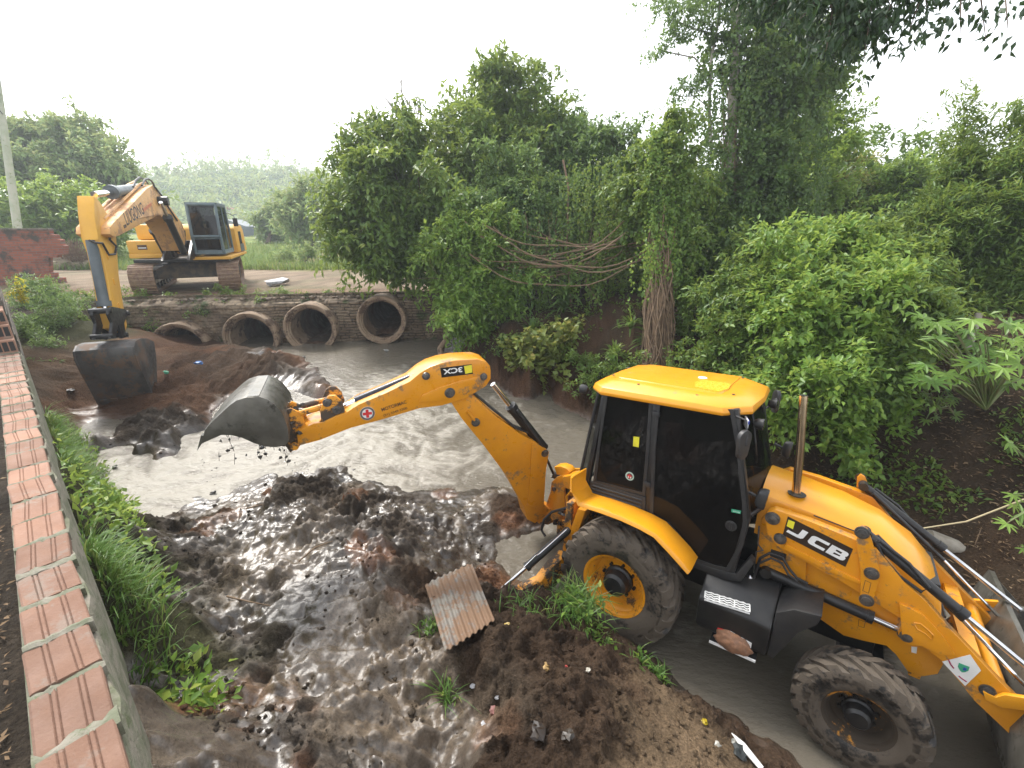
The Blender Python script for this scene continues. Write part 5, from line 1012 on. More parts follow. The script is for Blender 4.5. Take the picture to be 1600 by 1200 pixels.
p0 = S(-150, 440, 15.2); p1 = S(104, 440, 16.6); RF = Fr((p1[0], p1[1], 0), (p1[0] - p0[0], p1[1] - p0[1], 0), (-(p1[1] - p0[1]), p1[0] - p0[0], 0), (0, 0, 1))
ol = [RF.xz(*p, 0) for p in [(-150, 360), (80, 360), (81, 366), (90, 367), (91, 373), (98, 375), (99, 382), (104, 384), (104, 397), (93, 398), (93, 402), (79, 402), (80, 425), (88, 426), (89, 433), (100, 434), (101, 440), (106, 446), (106, 462), (-150, 470)]]
q = MB(); q.prism(ol, -.14, .14); rw = q.build('red_brick_wall', RBK, bevel=0, smooth=False); rw.matrix_world = RF.M()
at_ = rw.data.attributes.new('flat', 'FLOAT_VECTOR', 'POINT'); at_.data.foreach_set('vector', np.array([(v.co.x, v.co.z, 0) for v in rw.data.vertices], np.float32).ravel())
tag(rw, 'ruined red brick wall with a broken stepped edge behind the bushes', 'wall')
cp2 = MB(); a, b2 = ol[0], ol[1]; cp2.prism([(a[0], a[1]), (b2[0], b2[1]), (b2[0], b2[1] + .07), (a[0], a[1] + .07)], -.17, .17); cp2.build('coping', OLD, rw, bevel=.01)
# pole
pb = S(33, 395, 19.5); pt = S(-14, 60, 19.2); q = MB(); q.tube([tuple(pb + (pb - pt) * .25), tuple(pb), tuple(pt)], [.17, .155, .11], 16)
pole = q.build('utility_pole', pm('mossy_concrete', (.33, .36, .25), (.42, .42, .33), 2, (.7, .9), bp=.3, dirt=((.2, .25, .12), .4, 3))); tag(pole, 'pale greenish concrete utility pole rising behind the red brick wall', 'pole')
q = MB(); rg = random.Random(5)
for k in range(16):
    f0 = rg.uniform(0, .38); c0 = pt * (1 - f0) + pb * f0; q.tube([c0 + np.array([rg.uniform(-.2, .2), rg.uniform(-.2, 0), 0]), c0 + np.array([rg.uniform(-.3, .3), rg.uniform(-.3, 0), rg.uniform(.2, .6)]), c0 + np.array([rg.uniform(-.2, .2), 0, rg.uniform(-.6, .6)])], .018, 5)
q.build('cable_tangle', PLA, pole)
# ---------------------------------------------------------------- foliage
def leafmat(name, dark, light, yel, tr=.35, rough=.42):
    m, nt, b, o = newmat(name); t = attrn(nt, 'tint', 'Fac')
    c = mixc(nt, mrange(nt, t, 0, .8), dark, light); c = mixc(nt, mrange(nt, t, .86, 1.0), c, yel)
    nt.links.new(c, b.inputs['Base Color']); b.inputs['Roughness'].default_value = rough; b.inputs['Specular IOR Level'].default_value = .4
    tl = nt.nodes.new('ShaderNodeBsdfTranslucent'); c2 = mixc(nt, .5, c, tuple(min(1, x * 2.2) for x in yel)); nt.links.new(c2, tl.inputs[0])
    x = nt.nodes.new('ShaderNodeMixShader'); x.inputs[0].default_value = tr; nt.links.new(b.outputs[0], x.inputs[1]); nt.links.new(tl.outputs[0], x.inputs[2]); nt.links.new(x.outputs[0], o.inputs[0]); return m
L_DK = leafmat('leaf_dark', (.042, .092, .020), (.090, .165, .032), (.17, .22, .05))
L_MD = leafmat('leaf_mid', (.056, .12, .022), (.135, .225, .040), (.25, .29, .06))
L_BR = leafmat('leaf_bright', (.075, .165, .024), (.175, .29, .048), (.32, .38, .08))
L_YG = leafmat('leaf_yellowgreen', (.09, .14, .028), (.19, .25, .05), (.36, .30, .09))
L_BL = leafmat('leaf_bluegreen', (.060, .125, .038), (.125, .21, .058), (.21, .28, .08))
L_GR = leafmat('grass_blade', (.045, .11, .015), (.10, .21, .035), (.25, .26, .08), .3)
L_DD = leafmat('dead_leaf', (.10, .06, .03), (.20, .13, .07), (.30, .22, .13), .15, .8)
L_YY = leafmat('yellow_leaf', (.30, .26, .02), (.45, .38, .03), (.55, .45, .05))
L_FA = leafmat('leaf_far_hazed', (.12, .22, .065), (.23, .35, .11), (.36, .34, .15), .3, .6)  # leaf colour raised to paint in the bright haze over far trees
BARK = pm('brown_bark', (.13, .09, .06), (.08, .055, .038), 6, (.8, .95), bp=.8, bsc=25)
BARKP = pm('pale_bark', (.34, .31, .26), (.22, .19, .15), 4, (.7, .9), bp=.5, bsc=20)
ROOT = pm('dry_vine', (.22, .15, .09), (.14, .095, .06), 8, (.8, .95))
def unit(a): return a / (np.linalg.norm(a, axis=-1, keepdims=True) + 1e-9)
def leafmesh(name, P, Dr, Nm, L, W, mat, tint, parent=None, fold=.18, curl=.12):
    n = len(P); Dr = unit(Dr); sd = unit(np.cross(Dr, Nm)); up = np.cross(sd, Dr); L = L[:, None]; W = W[:, None]
    a = P; b = P + Dr * L * .42 + sd * W * .5 + up * W * fold; c = P + Dr * L - up * L * curl; d = P + Dr * L * .42 - sd * W * .5 + up * W * fold
    V = np.stack([a, b, c, d], 1).reshape(-1, 3); i = np.arange(n) * 4
    F_ = np.stack([i, i + 1, i + 2, i, i + 2, i + 3], 1).reshape(-1).astype(np.int32)
    me = bpy.data.meshes.new(name); me.vertices.add(n * 4); me.vertices.foreach_set('co', V.astype(np.float32).ravel()); me.loops.add(n * 6); me.loops.foreach_set('vertex_index', F_)
    me.polygons.add(n * 2); me.polygons.foreach_set('loop_start', (np.arange(n * 2) * 3).astype(np.int32)); me.polygons.foreach_set('loop_total', np.full(n * 2, 3, np.int32)); me.update(calc_edges=True)
    at = me.attributes.new('tint', 'FLOAT', 'POINT'); at.data.foreach_set('value', np.repeat(tint, 4).astype(np.float32)); me.materials.append(mat)
    o = bpy.data.objects.new(name, me); COL.objects.link(o)
    if parent is not None: o.parent = parent
    return o
def rdir(n, r): return unit(r.normal(size=(n, 3)))
def crown(blobs, n, L, wr=.45, seed=0, droop=.3, per=9, fill=.3, flat=.85, tw=1.3):
    """blobs: list of (centre, radius); twigs spread in lumpy shells, leaves fanned round each twig"""
    r = np.random.default_rng(seed); C_ = np.array([b[0] for b in blobs]); Rr = np.array([b[1] for b in blobs]); w = Rr ** 2 / np.sum(Rr ** 2)
    # break every blob into lumps of different size with gaps between them
    C2 = []; R2 = []
    for c_, R_, k_ in zip(C_, Rr, w):
        m_ = 15; dd = rdir(m_, r); dd[:, 2] = dd[:, 2] * .9 + .12
        f_ = r.uniform(.5, 1.3, m_); C2.append(c_ + dd * (R_ * f_)[:, None]); R2.append(R_ * r.uniform(.16, .42, m_)); C2.append(c_[None]); R2.append(np.array([R_ * .55]))
    C_ = np.concatenate(C2); Rr = np.concatenate(R2); w = Rr ** 2 / np.sum(Rr ** 2)
    nt = n // per; bi = r.choice(len(C_), nt, p=w); d = rdir(nt, r); d[:, 2] = np.where((d[:, 2] < -.2) & (r.random(nt) < .4), -d[:, 2], d[:, 2])
    # lumps: pull twig directions together round sub-centres
    sub = rdir(400, r); si = np.argmax(d @ sub.T + r.random((1, 400)) * .12, 1); d = unit(d * .55 + sub[si] * .45)
    rad = np.where(r.random(nt) < fill, r.random(nt) ** .5 * .8, .75 + .45 * r.random(nt) ** 1.5); k = .80 + .45 * ((si * 7919) % 97) / 97.
    T_ = C_[bi] + d * (Rr[bi] * rad * k)[:, None] * np.array([1, 1, flat])
    # straggling shoots that break the outline
    ns = max(1, nt // 9); sb = r.choice(len(C_), ns, p=w); sdv = unit(rdir(ns, r) + np.array([0, 0, .35 - droop * .5])); s0 = C_[sb] + sdv * Rr[sb][:, None] * .9; sl = (L * r.uniform(1.5, 4.5, ns))[:, None]
    fr = np.tile(np.linspace(.2, 1, 4), ns)[:, None]; st_ = np.repeat(s0, 4, 0) + np.repeat(sdv * sl, 4, 0) * fr - np.array([0, 0, 1.]) * (fr ** 2) * np.repeat(sl, 4, 0) * (.15 + droop * .4)
    T_ = np.concatenate([T_[:-len(st_)] if len(st_) < len(T_) else T_, st_]); d = np.concatenate([d[:len(T_) - len(st_)], np.repeat(sdv, 4, 0)])
    nt = len(T_); T_ = np.repeat(T_, per, 0); D_ = np.repeat(d, per, 0); m = len(T_); ld = unit(D_ * .55 + rdir(m, r) * .9 + np.array([0, 0, .25 - droop]))
    P = T_ + rdir(m, r) * L * .55 * tw; nm = unit(np.array([0, 0, 1.]) + rdir(m, r) * .55 + D_ * .3)
    tb = np.repeat(r.random(nt), per) * .45 + r.random(m) * .55; Ls = L * (.65 + .6 * r.random(m))
    return P, ld, nm, Ls, Ls * wr * (.8 + .4 * r.random(m)), tb
def blob(u, v, rp, s): return (S(u, v, s), rp * s / FP)
def limbs(base, blobs, r0, mat, parent, seed=1, name='trunk', kmax=9, sag=.0):
    rg = random.Random(seed); q = MB(); base = np.array(base); top = max((b[0] for b in blobs), key=lambda p: p[2]); ms = base * .25 + top * .75
    n = 8; main = [base + (ms - base) * i / n + np.array([rg.uniform(-.1, .1), rg.uniform(-.1, .1), 0]) * (0 < i) for i in range(n + 1)]
    q.tube(main, [r0 * (1.25 if i == 0 else 1 - .7 * i / n) for i in range(n + 1)], 12); t = q.build(name, mat, parent, angle=60)
    q = MB(); sel = sorted(blobs, key=lambda b: -b[1])[:kmax]
    for c, R_ in sel:
        j = min(n - 1, max(1, int((c[2] - base[2]) / (ms[2] - base[2] + 1e-6) * n * .65))); a = main[j]; mid = (a + c) / 2 + np.array([rg.uniform(-.2, .2), rg.uniform(-.2, .2), .15]) * R_
        r1 = r0 * (1 - .7 * j / n) * .5; q.tube([a, mid, c], [r1, r1 * .7, r1 * .35], 8)
        for _ in range(4):
            e = c + np.array([rg.gauss(0, 1), rg.gauss(0, 1), rg.gauss(.3, .7)]) * R_ * .55; q.tube([c * .7 + mid * .3, (c + e) / 2 + np.array([0, 0, .1 * R_]), e], [r1 * .35, r1 * .25, r1 * .1], 5)
    q.build('branches', mat, parent, angle=60); return t
def tree(name, label, cat, base, px, s, n, L, mat, seed, group=None, r0=.18, bark=BARK, leafname='crown', **k):
    bl = [blob(p[0], p[1], p[2], p[3] if len(p) > 3 else s) for p in px]; base = np.array(base, float); base[2] = gz(base[0], base[1]) - .05 if base[2] is None or np.isnan(base[2]) else base[2]
    t = empty(name, label, cat, tuple(base), group=group); bl0 = [(c - base, R_) for c, R_ in bl]
    limbs(base * 0, bl0, r0, bark, t, seed); P, ld, nm, Ls, Ws, tb = crown(bl0, n, L, seed=seed, **k); leafmesh(leafname, P, ld, nm, Ls, Ws, mat, tb, t); return t
NZ = float('nan'); GT = 'trees crowding the right bank'
def bs(u, s, z=NZ): p = S(u, 450, s); return (p[0], p[1], z)
tree('broadleaf_tree', 'tallest dense green broadleaf tree rising behind the culvert end', 'tree', bs(775, 14.5), [(790, 132, 30), (762, 150, 36), (815, 158, 38), (745, 165, 42), (850, 200, 40), (720, 215, 52), (790, 220, 75), (700, 265, 55), (855, 275, 55), (760, 300, 75), (820, 330, 60), (880, 240, 34)], 14.2, 42000, .20, L_MD, 1, r0=.26)
tree('drooping_tree', 'dark green tree with drooping boughs hanging over the road edge', 'tree', bs(690, 13.6), [(600, 225, 38), (645, 215, 34), (570, 275, 42), (620, 285, 58), (555, 325, 36), (600, 350, 55), (660, 330, 62), (565, 380, 34), (615, 405, 36), (680, 390, 48), (640, 375, 42), (590, 425, 18), (648, 428, 16), (540, 352, 22)], 12.9, 34000, .20, L_MD, 2, r0=.2, droop=.75)
tree('bank_bush', 'bright leafy bush hanging over the pool right of the pipes', 'bush', bs(745, 12.2, 2.2), [(700, 395, 34), (735, 385, 42), (715, 440, 38), (760, 430, 40), (735, 480, 40), (775, 480, 34), (745, 520, 26), (705, 470, 22), (790, 440, 36), (770, 375, 40), (730, 345, 34)], 11.7, 24000, .145, L_BR, 3, r0=.09, droop=.6)
tree('vine_draped_tree', 'low tree under a pale tangle of dry vines behind the bank', 'tree', bs(830, 12.8), [(780, 300, 46), (825, 300, 44), (755, 330, 34), (850, 340, 40), (800, 345, 36), (860, 395, 30)], 12.2, 15000, .13, L_BL, 4, r0=.12, droop=.7)
tree('broadleaf_tree', 'grey-green tree between the tallest tree and the vine column', 'tree', bs(925, 13.5), [(905, 205, 34), (945, 215, 34), (880, 255, 38), (930, 265, 48), (980, 250, 36), (900, 320, 48), (960, 320, 48), (1000, 300, 32), (930, 370, 36)], 13.3, 24000, .16, L_BL, 5, r0=.18, droop=.5)
tree('light_green_tree', 'light green round tree behind the leaning vine mass', 'tree', bs(1275, 14), [(1290, 150, 30), (1285, 195, 42), (1290, 240, 36), (1255, 265, 44), (1230, 310, 44), (1270, 300, 30)], 13.5, 17000, .15, L_BR, 6, r0=.16)
tree('yellowish_tree', 'yellow-green tree with pinkish tips left of the feathery trees', 'tree', bs(1330, 17), [(1320, 262, 26), (1300, 300, 36), (1345, 295, 38), (1290, 345, 40), (1350, 345, 50)], 17, 14000, .18, L_YG, 7, r0=.15)
tree('pale_green_tree', 'small pale green tree just behind the big bright bush', 'tree', bs(1410, 16), [(1400, 285, 30), (1430, 280, 24), (1390, 325, 40), (1440, 330, 40), (1420, 370, 44)], 15, 13000, .17, L_BR, 8, r0=.14)
# feathery tall trees
def spire(u, v0, v1, w, s, n=7): return [(u + (i % 2 - .5) * w * .3, v0 + (v1 - v0) * i / (n - 1), w * (.35 + .65 * i / (n - 1)), s + (i % 3 - 1) * .2) for i in range(n)]
tree('feathery_tree', 'tall feathery tree with upright plumes near the right edge', 'tree', bs(1500, 9.8), spire(1512, 165, 330, 28, 9.5) + spire(1472, 235, 350, 20, 9.3, 5) + [(1500, 380, 50), (1450, 380, 34), (1540, 420, 44), (1500, 450, 36)], 9.3, 30000, .15, L_MD, 9, r0=.13, wr=.26, droop=.15)
tree('feathery_tree', 'feathery tree cut by the right edge of the frame', 'tree', bs(1600, 9), spire(1592, 170, 330, 32, 8.8) + [(1590, 380, 60), (1620, 330, 60), (1560, 480, 44), (1610, 470, 50)], 8.8, 24000, .15, L_MD, 10, r0=.13, wr=.26, droop=.15)
# big bush in front, three plants
tree('bright_bush', 'big bright green bush with fresh leaf tips behind the exhaust pipe', 'bush', bs(1290, 8.2), [(1290, 385, 48, 8.2), (1340, 400, 50, 8.0), (1250, 430, 54, 7.8), (1310, 460, 60, 7.5), (1240, 500, 54, 7.3), (1300, 535, 60, 7.1), (1260, 590, 52, 7.0), (1320, 600, 44, 7.0), (1290, 650, 34, 6.8), (1235, 650, 24, 6.9), (1320, 690, 26, 6.7), (1325, 725, 14, 6.6), (1380, 640, 24, 6.8)], 7.5, 34000, .125, L_BR, 11, r0=.06, droop=.45, per=7, wr=.5)
tree('bright_bush', 'leafy bush between the vine column and the big bright bush', 'bush', bs(1170, 8.8), [(1180, 430, 42, 8.8), (1150, 480, 44, 8.6), (1195, 500, 44, 8.2), (1140, 540, 36, 8.4), (1190, 560, 44, 8.0), (1160, 590, 30, 8.), (1215, 400, 40, 9), (1180, 610, 25, 7.8)], 8.4, 20000, .115, L_MD, 12, r0=.05, droop=.45, per=7)
tree('bright_bush', 'leafy bush at the right of the big one, above the bare slope', 'bush', bs(1410, 8), [(1390, 410, 48, 8.2), (1430, 450, 44, 7.8), (1380, 490, 54, 7.4), (1430, 520, 38, 7.2), (1370, 560, 46, 7.0), (1350, 620, 30, 6.8), (1410, 570, 28, 7)], 7.5, 22000, .125, L_MD, 13, r0=.05, droop=.4, per=7)
# vine column on a dead trunk
def vinetree(name, label, base, top, r0, r1, px, s, n, L, mat, seed, bark, roots=60, **k):
    base = np.array(base, float); t = empty(name, label, 'tree', tuple(base)); tp = np.array(top) - base; rg = random.Random(seed)
    m = [tp * i / 8 + np.array([rg.uniform(-.06, .06), rg.uniform(-.06, .06), 0]) * (i > 0) for i in range(9)]
    MB().tube(m, [r0 + (r1 - r0) * i / 8 for i in range(9)], 14).build('trunk', bark, t, angle=60); q = MB()
    for i in range(roots):
        a = rg.uniform(0, 6.28); f0 = rg.uniform(.25, .8); rr = r0 * rg.uniform(.9, 1.7); ph = rg.uniform(0, 6); fl_ = rg.uniform(0, .25); pts = []
        for j in range(9):
            f = f0 * (1 - j / 8); p = tp * f; ra = rr * (1 + fl_ * (j / 8) ** 3 + .25 * math.sin(ph + j * 1.3)); aa = a + .5 * math.sin(ph + j * .8); pts.append(p + np.array([math.cos(aa) * ra, math.sin(aa) * ra, 0]) + np.array([rg.uniform(-.04, .04), rg.uniform(-.04, .04), 0]))
        q.tube(pts, rg.uniform(.006, .016), 5)
    q.build('vine_stems', ROOT, t, angle=60)
    bl = [(blob(*p[:3], p[3] if len(p) > 3 else s)) for p in px]; bl = [(c - base, R_) for c, R_ in bl]; P, ld, nm, Ls, Ws, tb = crown(bl, n, L, seed=seed, **k); leafmesh('vine_leaves', P, ld, nm, Ls, Ws, mat, tb, t); return t
b3 = S(1024, 575, 9.7); t3 = S(1050, 195, 9.9)
vinetree('vine_column', 'dead trunk wrapped in brown roots and green vines standing in the bank', b3, t3, .16, .10, [(1050, 195, 20), (1040, 220, 26), (1052, 250, 28), (1040, 285, 26), (1060, 310, 24), (1050, 345, 24), (1068, 370, 22), (1070, 410, 20), (1075, 445, 14), (1010, 250, 28, 10.3), (990, 290, 30, 10.6), (1000, 340, 26, 10.4), (975, 370, 24, 10.8), (1080, 300, 24, 10.2), (1030, 380, 14), (1072, 480, 14), (1068, 515, 12), (1030, 330, 20), (1015, 300, 20)], 9.8, 19000, .10, L_MD, 14, ROOT, 110, droop=.95, wr=.75)
b4 = S(1130, 520, 11.4); b4[2] = 2.5; t4 = S(1152, -40, 11.4)
vt = vinetree('leaning_vine_mass', 'tall pale-barked tree smothered by a leaning mass of dark vines', b4, t4, .15, .09, [(1310, 25, 26), (1300, 45, 30), (1320, 85, 22), (1305, 130, 22), (1275, 75, 34), (1240, 105, 40), (1285, 110, 26), (1230, 20, 30), (1190, 40, 28), (1255, 50, 30), (1130, 60, 22), (1215, 75, 34), (1180, 95, 30), (1160, 110, 24), (1170, 150, 26), (1205, 140, 42), (1250, 160, 36), (1180, 185, 36), (1225, 205, 42), (1160, 240, 38), (1205, 255, 40), (1170, 295, 44), (1130, 310, 36), (1215, 300, 30), (1150, 350, 44), (1110, 370, 38), (1190, 355, 34), (1120, 420, 38), (1170, 410, 36), (1095, 460, 34), (1090, 300, 30), (1095, 520, 30, 10.6), (1080, 400, 26, 11)], 11.3, 46000, .12, L_DK, 15, BARKP, 30, droop=.8, wr=.75)
rg = random.Random(6); q = MB()
for pts, r_ in [([(1112, 240), (1108, 170), (1112, 90), (1125, 20), (1122, -40)], .05), ([(1145, 60), (1120, 55), (1085, 45), (1050, 30)], .03), ([(1110, 120), (1085, 90), (1060, 85), (1030, 78)], .022), ([(1150, 40), (1165, 0), (1180, -40)], .05), ([(1190, 80), (1205, 50), (1215, 20)], .06), ([(1110, 170), (1085, 150), (1060, 150)], .015), ([(1145, 20), (1120, -10), (1090, -30)], .025)]:
    q.tube([S(u, v, 11.4) - b4 for u, v in pts], [r_ * (1 - .12 * i) for i in range(len(pts))], 7)
q.build('upper_branches', BARKP, vt, angle=60)
bl = [(c - b4, R_) for c, R_ in [blob(*p, 11.3) for p in [(1045, 15, 26), (1090, 10, 30), (1035, 75, 20), (1065, 60, 18), (1130, 5, 30), (1175, 20, 26), (1065, 150, 18), (1085, 185, 16), (1100, 120, 18), (1080, 40, 24), (1150, -10, 30), (1210, 10, 30)]]]
P, ld, nm, Ls, Ws, tb = crown(bl, 6000, .13, seed=31, droop=.3, per=6, fill=.6, wr=.38); leafmesh('crown', P, ld, nm, Ls, Ws, L_BL, tb, vt)
# near branch overhanging at the top right
bb_ = S(1640, -120, 4.6); ot = empty('overhanging_branch', 'dark leafy branch hanging into the top right corner close by', 'branch', tuple(bb_)); q = MB(); rg = random.Random(12)
mainb = [S(u, v, s_) - bb_ for u, v, s_ in [(1640, -120, 4.6), (1500, -60, 4.4), (1380, -30, 4.3), (1280, -25, 4.3), (1180, -30, 4.4)]]; q.tube(mainb, [.05, .04, .03, .02, .01], 8); tips = []
for (u0, v0), (u1, v1) in [((1500, -60), (1540, 60)), ((1480, -50), (1500, 55)), ((1440, -45), (1420, 50)), ((1400, -35), (1370, 60)), ((1380, -30), (1330, 70)), ((1330, -28), (1300, 50)), ((1300, -25), (1250, 30)), ((1240, -25), (1200, 15)), ((1350, -30), (1350, 90)), ((1200, -30), (1160, 0)), ((1420, -40), (1450, 40)), ((1540, -70), (1575, 45)), ((1290, -25), (1290, 85)), ((1330, -28), (1400, 20)), ((1380, -30), (1270, 5)), ((1360, -30), (1320, 10))]:
    s_ = 4.3 + rg.uniform(-.35, .35); a = S(u0, v0, 4.35) - bb_; c = S(u1, v1, s_) - bb_; m_ = (a + c) / 2 + np.array([.05, 0, .06]); q.tube([a, m_, c], [.012, .008, .003], 5)
    for _ in range(46 if u1 < 1400 else (22 if u1 < 1480 else 9)): f = rg.random() ** .7; tips.append(a * (1 - f) ** 2 + 2 * m_ * f * (1 - f) + c * f * f + np.array([rg.gauss(0, .13), rg.gauss(0, .13), rg.gauss(0, .07)]))
q.build('boughs', BARK, ot, angle=60); r = np.random.default_rng(3); T_ = np.repeat(np.array(tips), 5, 0); n = len(T_)
leafmesh('leaves', T_ + r.normal(size=(n, 3)) * .03, unit(r.normal(size=(n, 3)) * .6 + np.array([0, 0, -.9])), unit(r.normal(size=(n, 3)) + np.array([0, 0, .6])), .085 * (.7 + .6 * r.random(n)), .040 * (.8 + .4 * r.random(n)), leafmat('leaf_silhouette', (.014, .04, .012), (.03, .075, .018), (.06, .1, .03), .18), r.random(n) * .8, ot)  # leaf colour darkened to paint the branch as a silhouette against the sky
# dead bare tree
db = S(690, 330, 14.6); dt = empty('bare_tree', 'leafless dead tree poking out above the drooping tree', 'tree', tuple(db)); q = MB(); rg = random.Random(9)
def twig(a, c, r_, dep):
    m_ = (a + c) / 2 + np.array([rg.uniform(-.1, .1), rg.uniform(-.1, .1), rg.uniform(0, .12)]) * np.linalg.norm(c - a) ; q.tube([a, m_, c], [r_, r_ * .7, r_ * .4], 6)
    if dep:
        for _ in range(3): f = rg.uniform(.3, 1); p = a * (1 - f) + c * f; L_ = np.linalg.norm(c - a) * rg.uniform(.3, .5); d = unit((c - a)[None])[0] + np.array([rg.uniform(-.8, .8), rg.uniform(-.5, .5), rg.uniform(-.1, .8)]); twig(p, p + unit(d[None])[0] * L_, r_ * .5, dep - 1)
for a, c in [((690, 330), (652, 215)), ((652, 215), (625, 140)), ((652, 215), (600, 150)), ((690, 330), (590, 245)), ((590, 245), (530, 195)), ((590, 245), (575, 180)), ((652, 215), (655, 150))]: twig(S(*a, 14.6) - db, S(*c, 14.6) - db, .045, 2)
q.build('bare_limbs', BARKP, dt, angle=60)
# lianas and hanging dry vines over the gap
lv_ = bpy.data.objects.new('hanging_lianas', None); COL.objects.link(lv_); lb = S(880, 360, 11.3); lv_.location = lb; tag(lv_, 'bundle of dry brown lianas slung across the gap before the vine column', 'vine'); rg = random.Random(17)
for k in range(16):
    a = S(rg.uniform(690, 800), rg.uniform(335, 400), rg.uniform(11.0, 11.8)); c = S(rg.uniform(960, 1040), rg.uniform(330, 400), rg.uniform(10.2, 11)); sg = rg.uniform(.3, 1.0)
    MB().tube([a * (1 - f) + c * f - np.array([0, 0, sg * 4 * f * (1 - f)]) - lb + np.array([0, 0, .05 * math.sin(f * 13 + k)]) for f in [i / 12 for i in range(13)]], rg.uniform(.010, .020), 5).build('liana', ROOT, lv_, angle=60)
q = MB()
for k in range(260):
    p = S(rg.gauss(850, 70), rg.uniform(330, 400), rg.uniform(11.2, 12.2)) - lb; L_ = rg.uniform(.2, 1.1); q.tube([p, p + np.array([rg.uniform(-.1, .1), rg.uniform(-.1, .1), -L_ / 2]), p + np.array([rg.uniform(-.2, .2), 0, -L_])], rg.uniform(.003, .008), 4)
q.build('dry_tendrils', ROOT, lv_)['kind'] = 'stuff'
for pts, r_ in [([(892, 480), (886, 380), (888, 290), (880, 250)], .028), ([(915, 395), (950, 350), (985, 300)], .03), ([(925, 480), (945, 490), (915, 440), (930, 400)], .02)]:
    MB().tube([S(u, v, 11.5) - lb for u, v in pts], r_, 7).build('liana', ROOT, lv_, angle=60)
def strands(name, label, starts, L0, mat, seed, lw=.075, parent=None):
    r = np.random.default_rng(seed); P = []; 
    for (u, v, s_, l) in starts:
        p = S(u, v, s_); n = int(l / .045); ph = r.uniform(0, 6); dr = r.normal(0, .10, 2)
        for i in range(n): f = i / n; P.append(p + np.array([dr[0] * f + .03 * math.sin(ph + f * 9), dr[1] * f, -l * f]) + r.normal(0, .025, 3))
    P = np.array(P); n = len(P); return tag(leafmesh(name, P, unit(r.normal(size=(n, 3)) * .5 + np.array([0, -.2, -.8])), unit(r.normal(size=(n, 3)) * .4 + np.array([-.1, -1, .5])), lw * (.6 + .8 * r.random(n)), lw * .8 * (.6 + .8 * r.random(n)), mat, r.random(n)), label, 'creeper', kind='stuff')
rg = random.Random(202)
strands('hanging_creeper', 'green creepers hanging in curtains between the central trees and the vine column', [(rg.gauss(940, 60), rg.uniform(240, 420), rg.uniform(10.8, 12), rg.uniform(.5, 1.9)) for _ in range(330)], 1, L_MD, 1)
strands('hanging_creeper', 'creepers draped over the low tree beside the lianas', [(rg.gauss(790, 45), rg.uniform(290, 430), rg.uniform(11.2, 11.9), rg.uniform(.4, 1.4)) for _ in range(260)], 1, L_BL, 2)
strands('hanging_creeper', 'creepers clothing the vine column from top to waist height', [(rg.gauss(1046, 17), rg.uniform(190, 420), rg.uniform(9.45, 9.75), rg.uniform(.4, 1.5)) for _ in range(300)], 1, L_BR, 3, .07)
strands('hanging_creeper', 'dark creepers trailing down the leaning vine mass', [(rg.uniform(1090, 1300), rg.uniform(60, 440), rg.uniform(10.4, 11.2), rg.uniform(.4, 1.6)) for _ in range(420)], 1, L_DK, 4)
# dracaena clump and ferns on the bank
def blades(name, label, cat, base, n, L, W, mat, seed, spread=.8, parent=None, group=None):
    r = np.random.default_rng(seed); t = empty(name, label, cat, tuple(base), group=group); q = MB()
    for k in range(n):
        a = r.uniform(0, 6.28); el = r.uniform(.35, 1.4); l = L * r.uniform(.6, 1.1); w = W * r.uniform(.7, 1.2); d = np.array([math.cos(a), math.sin(a)]); rs = []; sd = np.array([-d[1], d[0], 0]); h0 = r.uniform(0, .5) * L * spread
        for j in range(6):
            f = j / 5; x = math.cos(el) * l * f; z = math.sin(el) * l * f - .55 * l * f * f * (1.3 - el * .5); ww = w * math.sin(math.pi * min(.97, f * .85 + .12)) / 2; c = np.array([d[0] * x, d[1] * x, z + h0]); rs.append((c - sd * ww, c + sd * ww))
        b = len(q.v)
        for a_, b_ in rs: q.v += [tuple(a_), tuple(b_)]
        q.f += [(b + 2 * j, b + 2 * j + 1, b + 2 * j + 3, b + 2 * j + 2) for j in range(5)]
    o = q.build('blades', mat, t, smooth=True, angle=80); at = o.data.attributes.new('tint', 'FLOAT', 'POINT'); at.data.foreach_set('value', np.repeat(r.random(n), 12)[:len(o.data.vertices)].astype(np.float32)); return t
blades('dracaena', 'clump of long strap leaves at the top of the bank', 'plant', S(880, 490, 11.3), 90, .85, .07, L_DK, 1, 1.2)
blades('dracaena', 'smaller strap-leaved clump lower on the bank beside the bush', 'plant', S(830, 530, 11.0), 50, .6, .06, L_DK, 2, 1.)
for i, (u, v, lb_) in enumerate([(985, 515, 'fern on the bank left of the vine column'), (1010, 540, 'fern at the foot of the vine column'), (960, 560, 'low fern above the earth bank edge')]): blades('fern', lb_, 'fern', S(u, v, 10.1), 60, .5, .05, L_MD, 5 + i, .6, group='ferns on the bank')
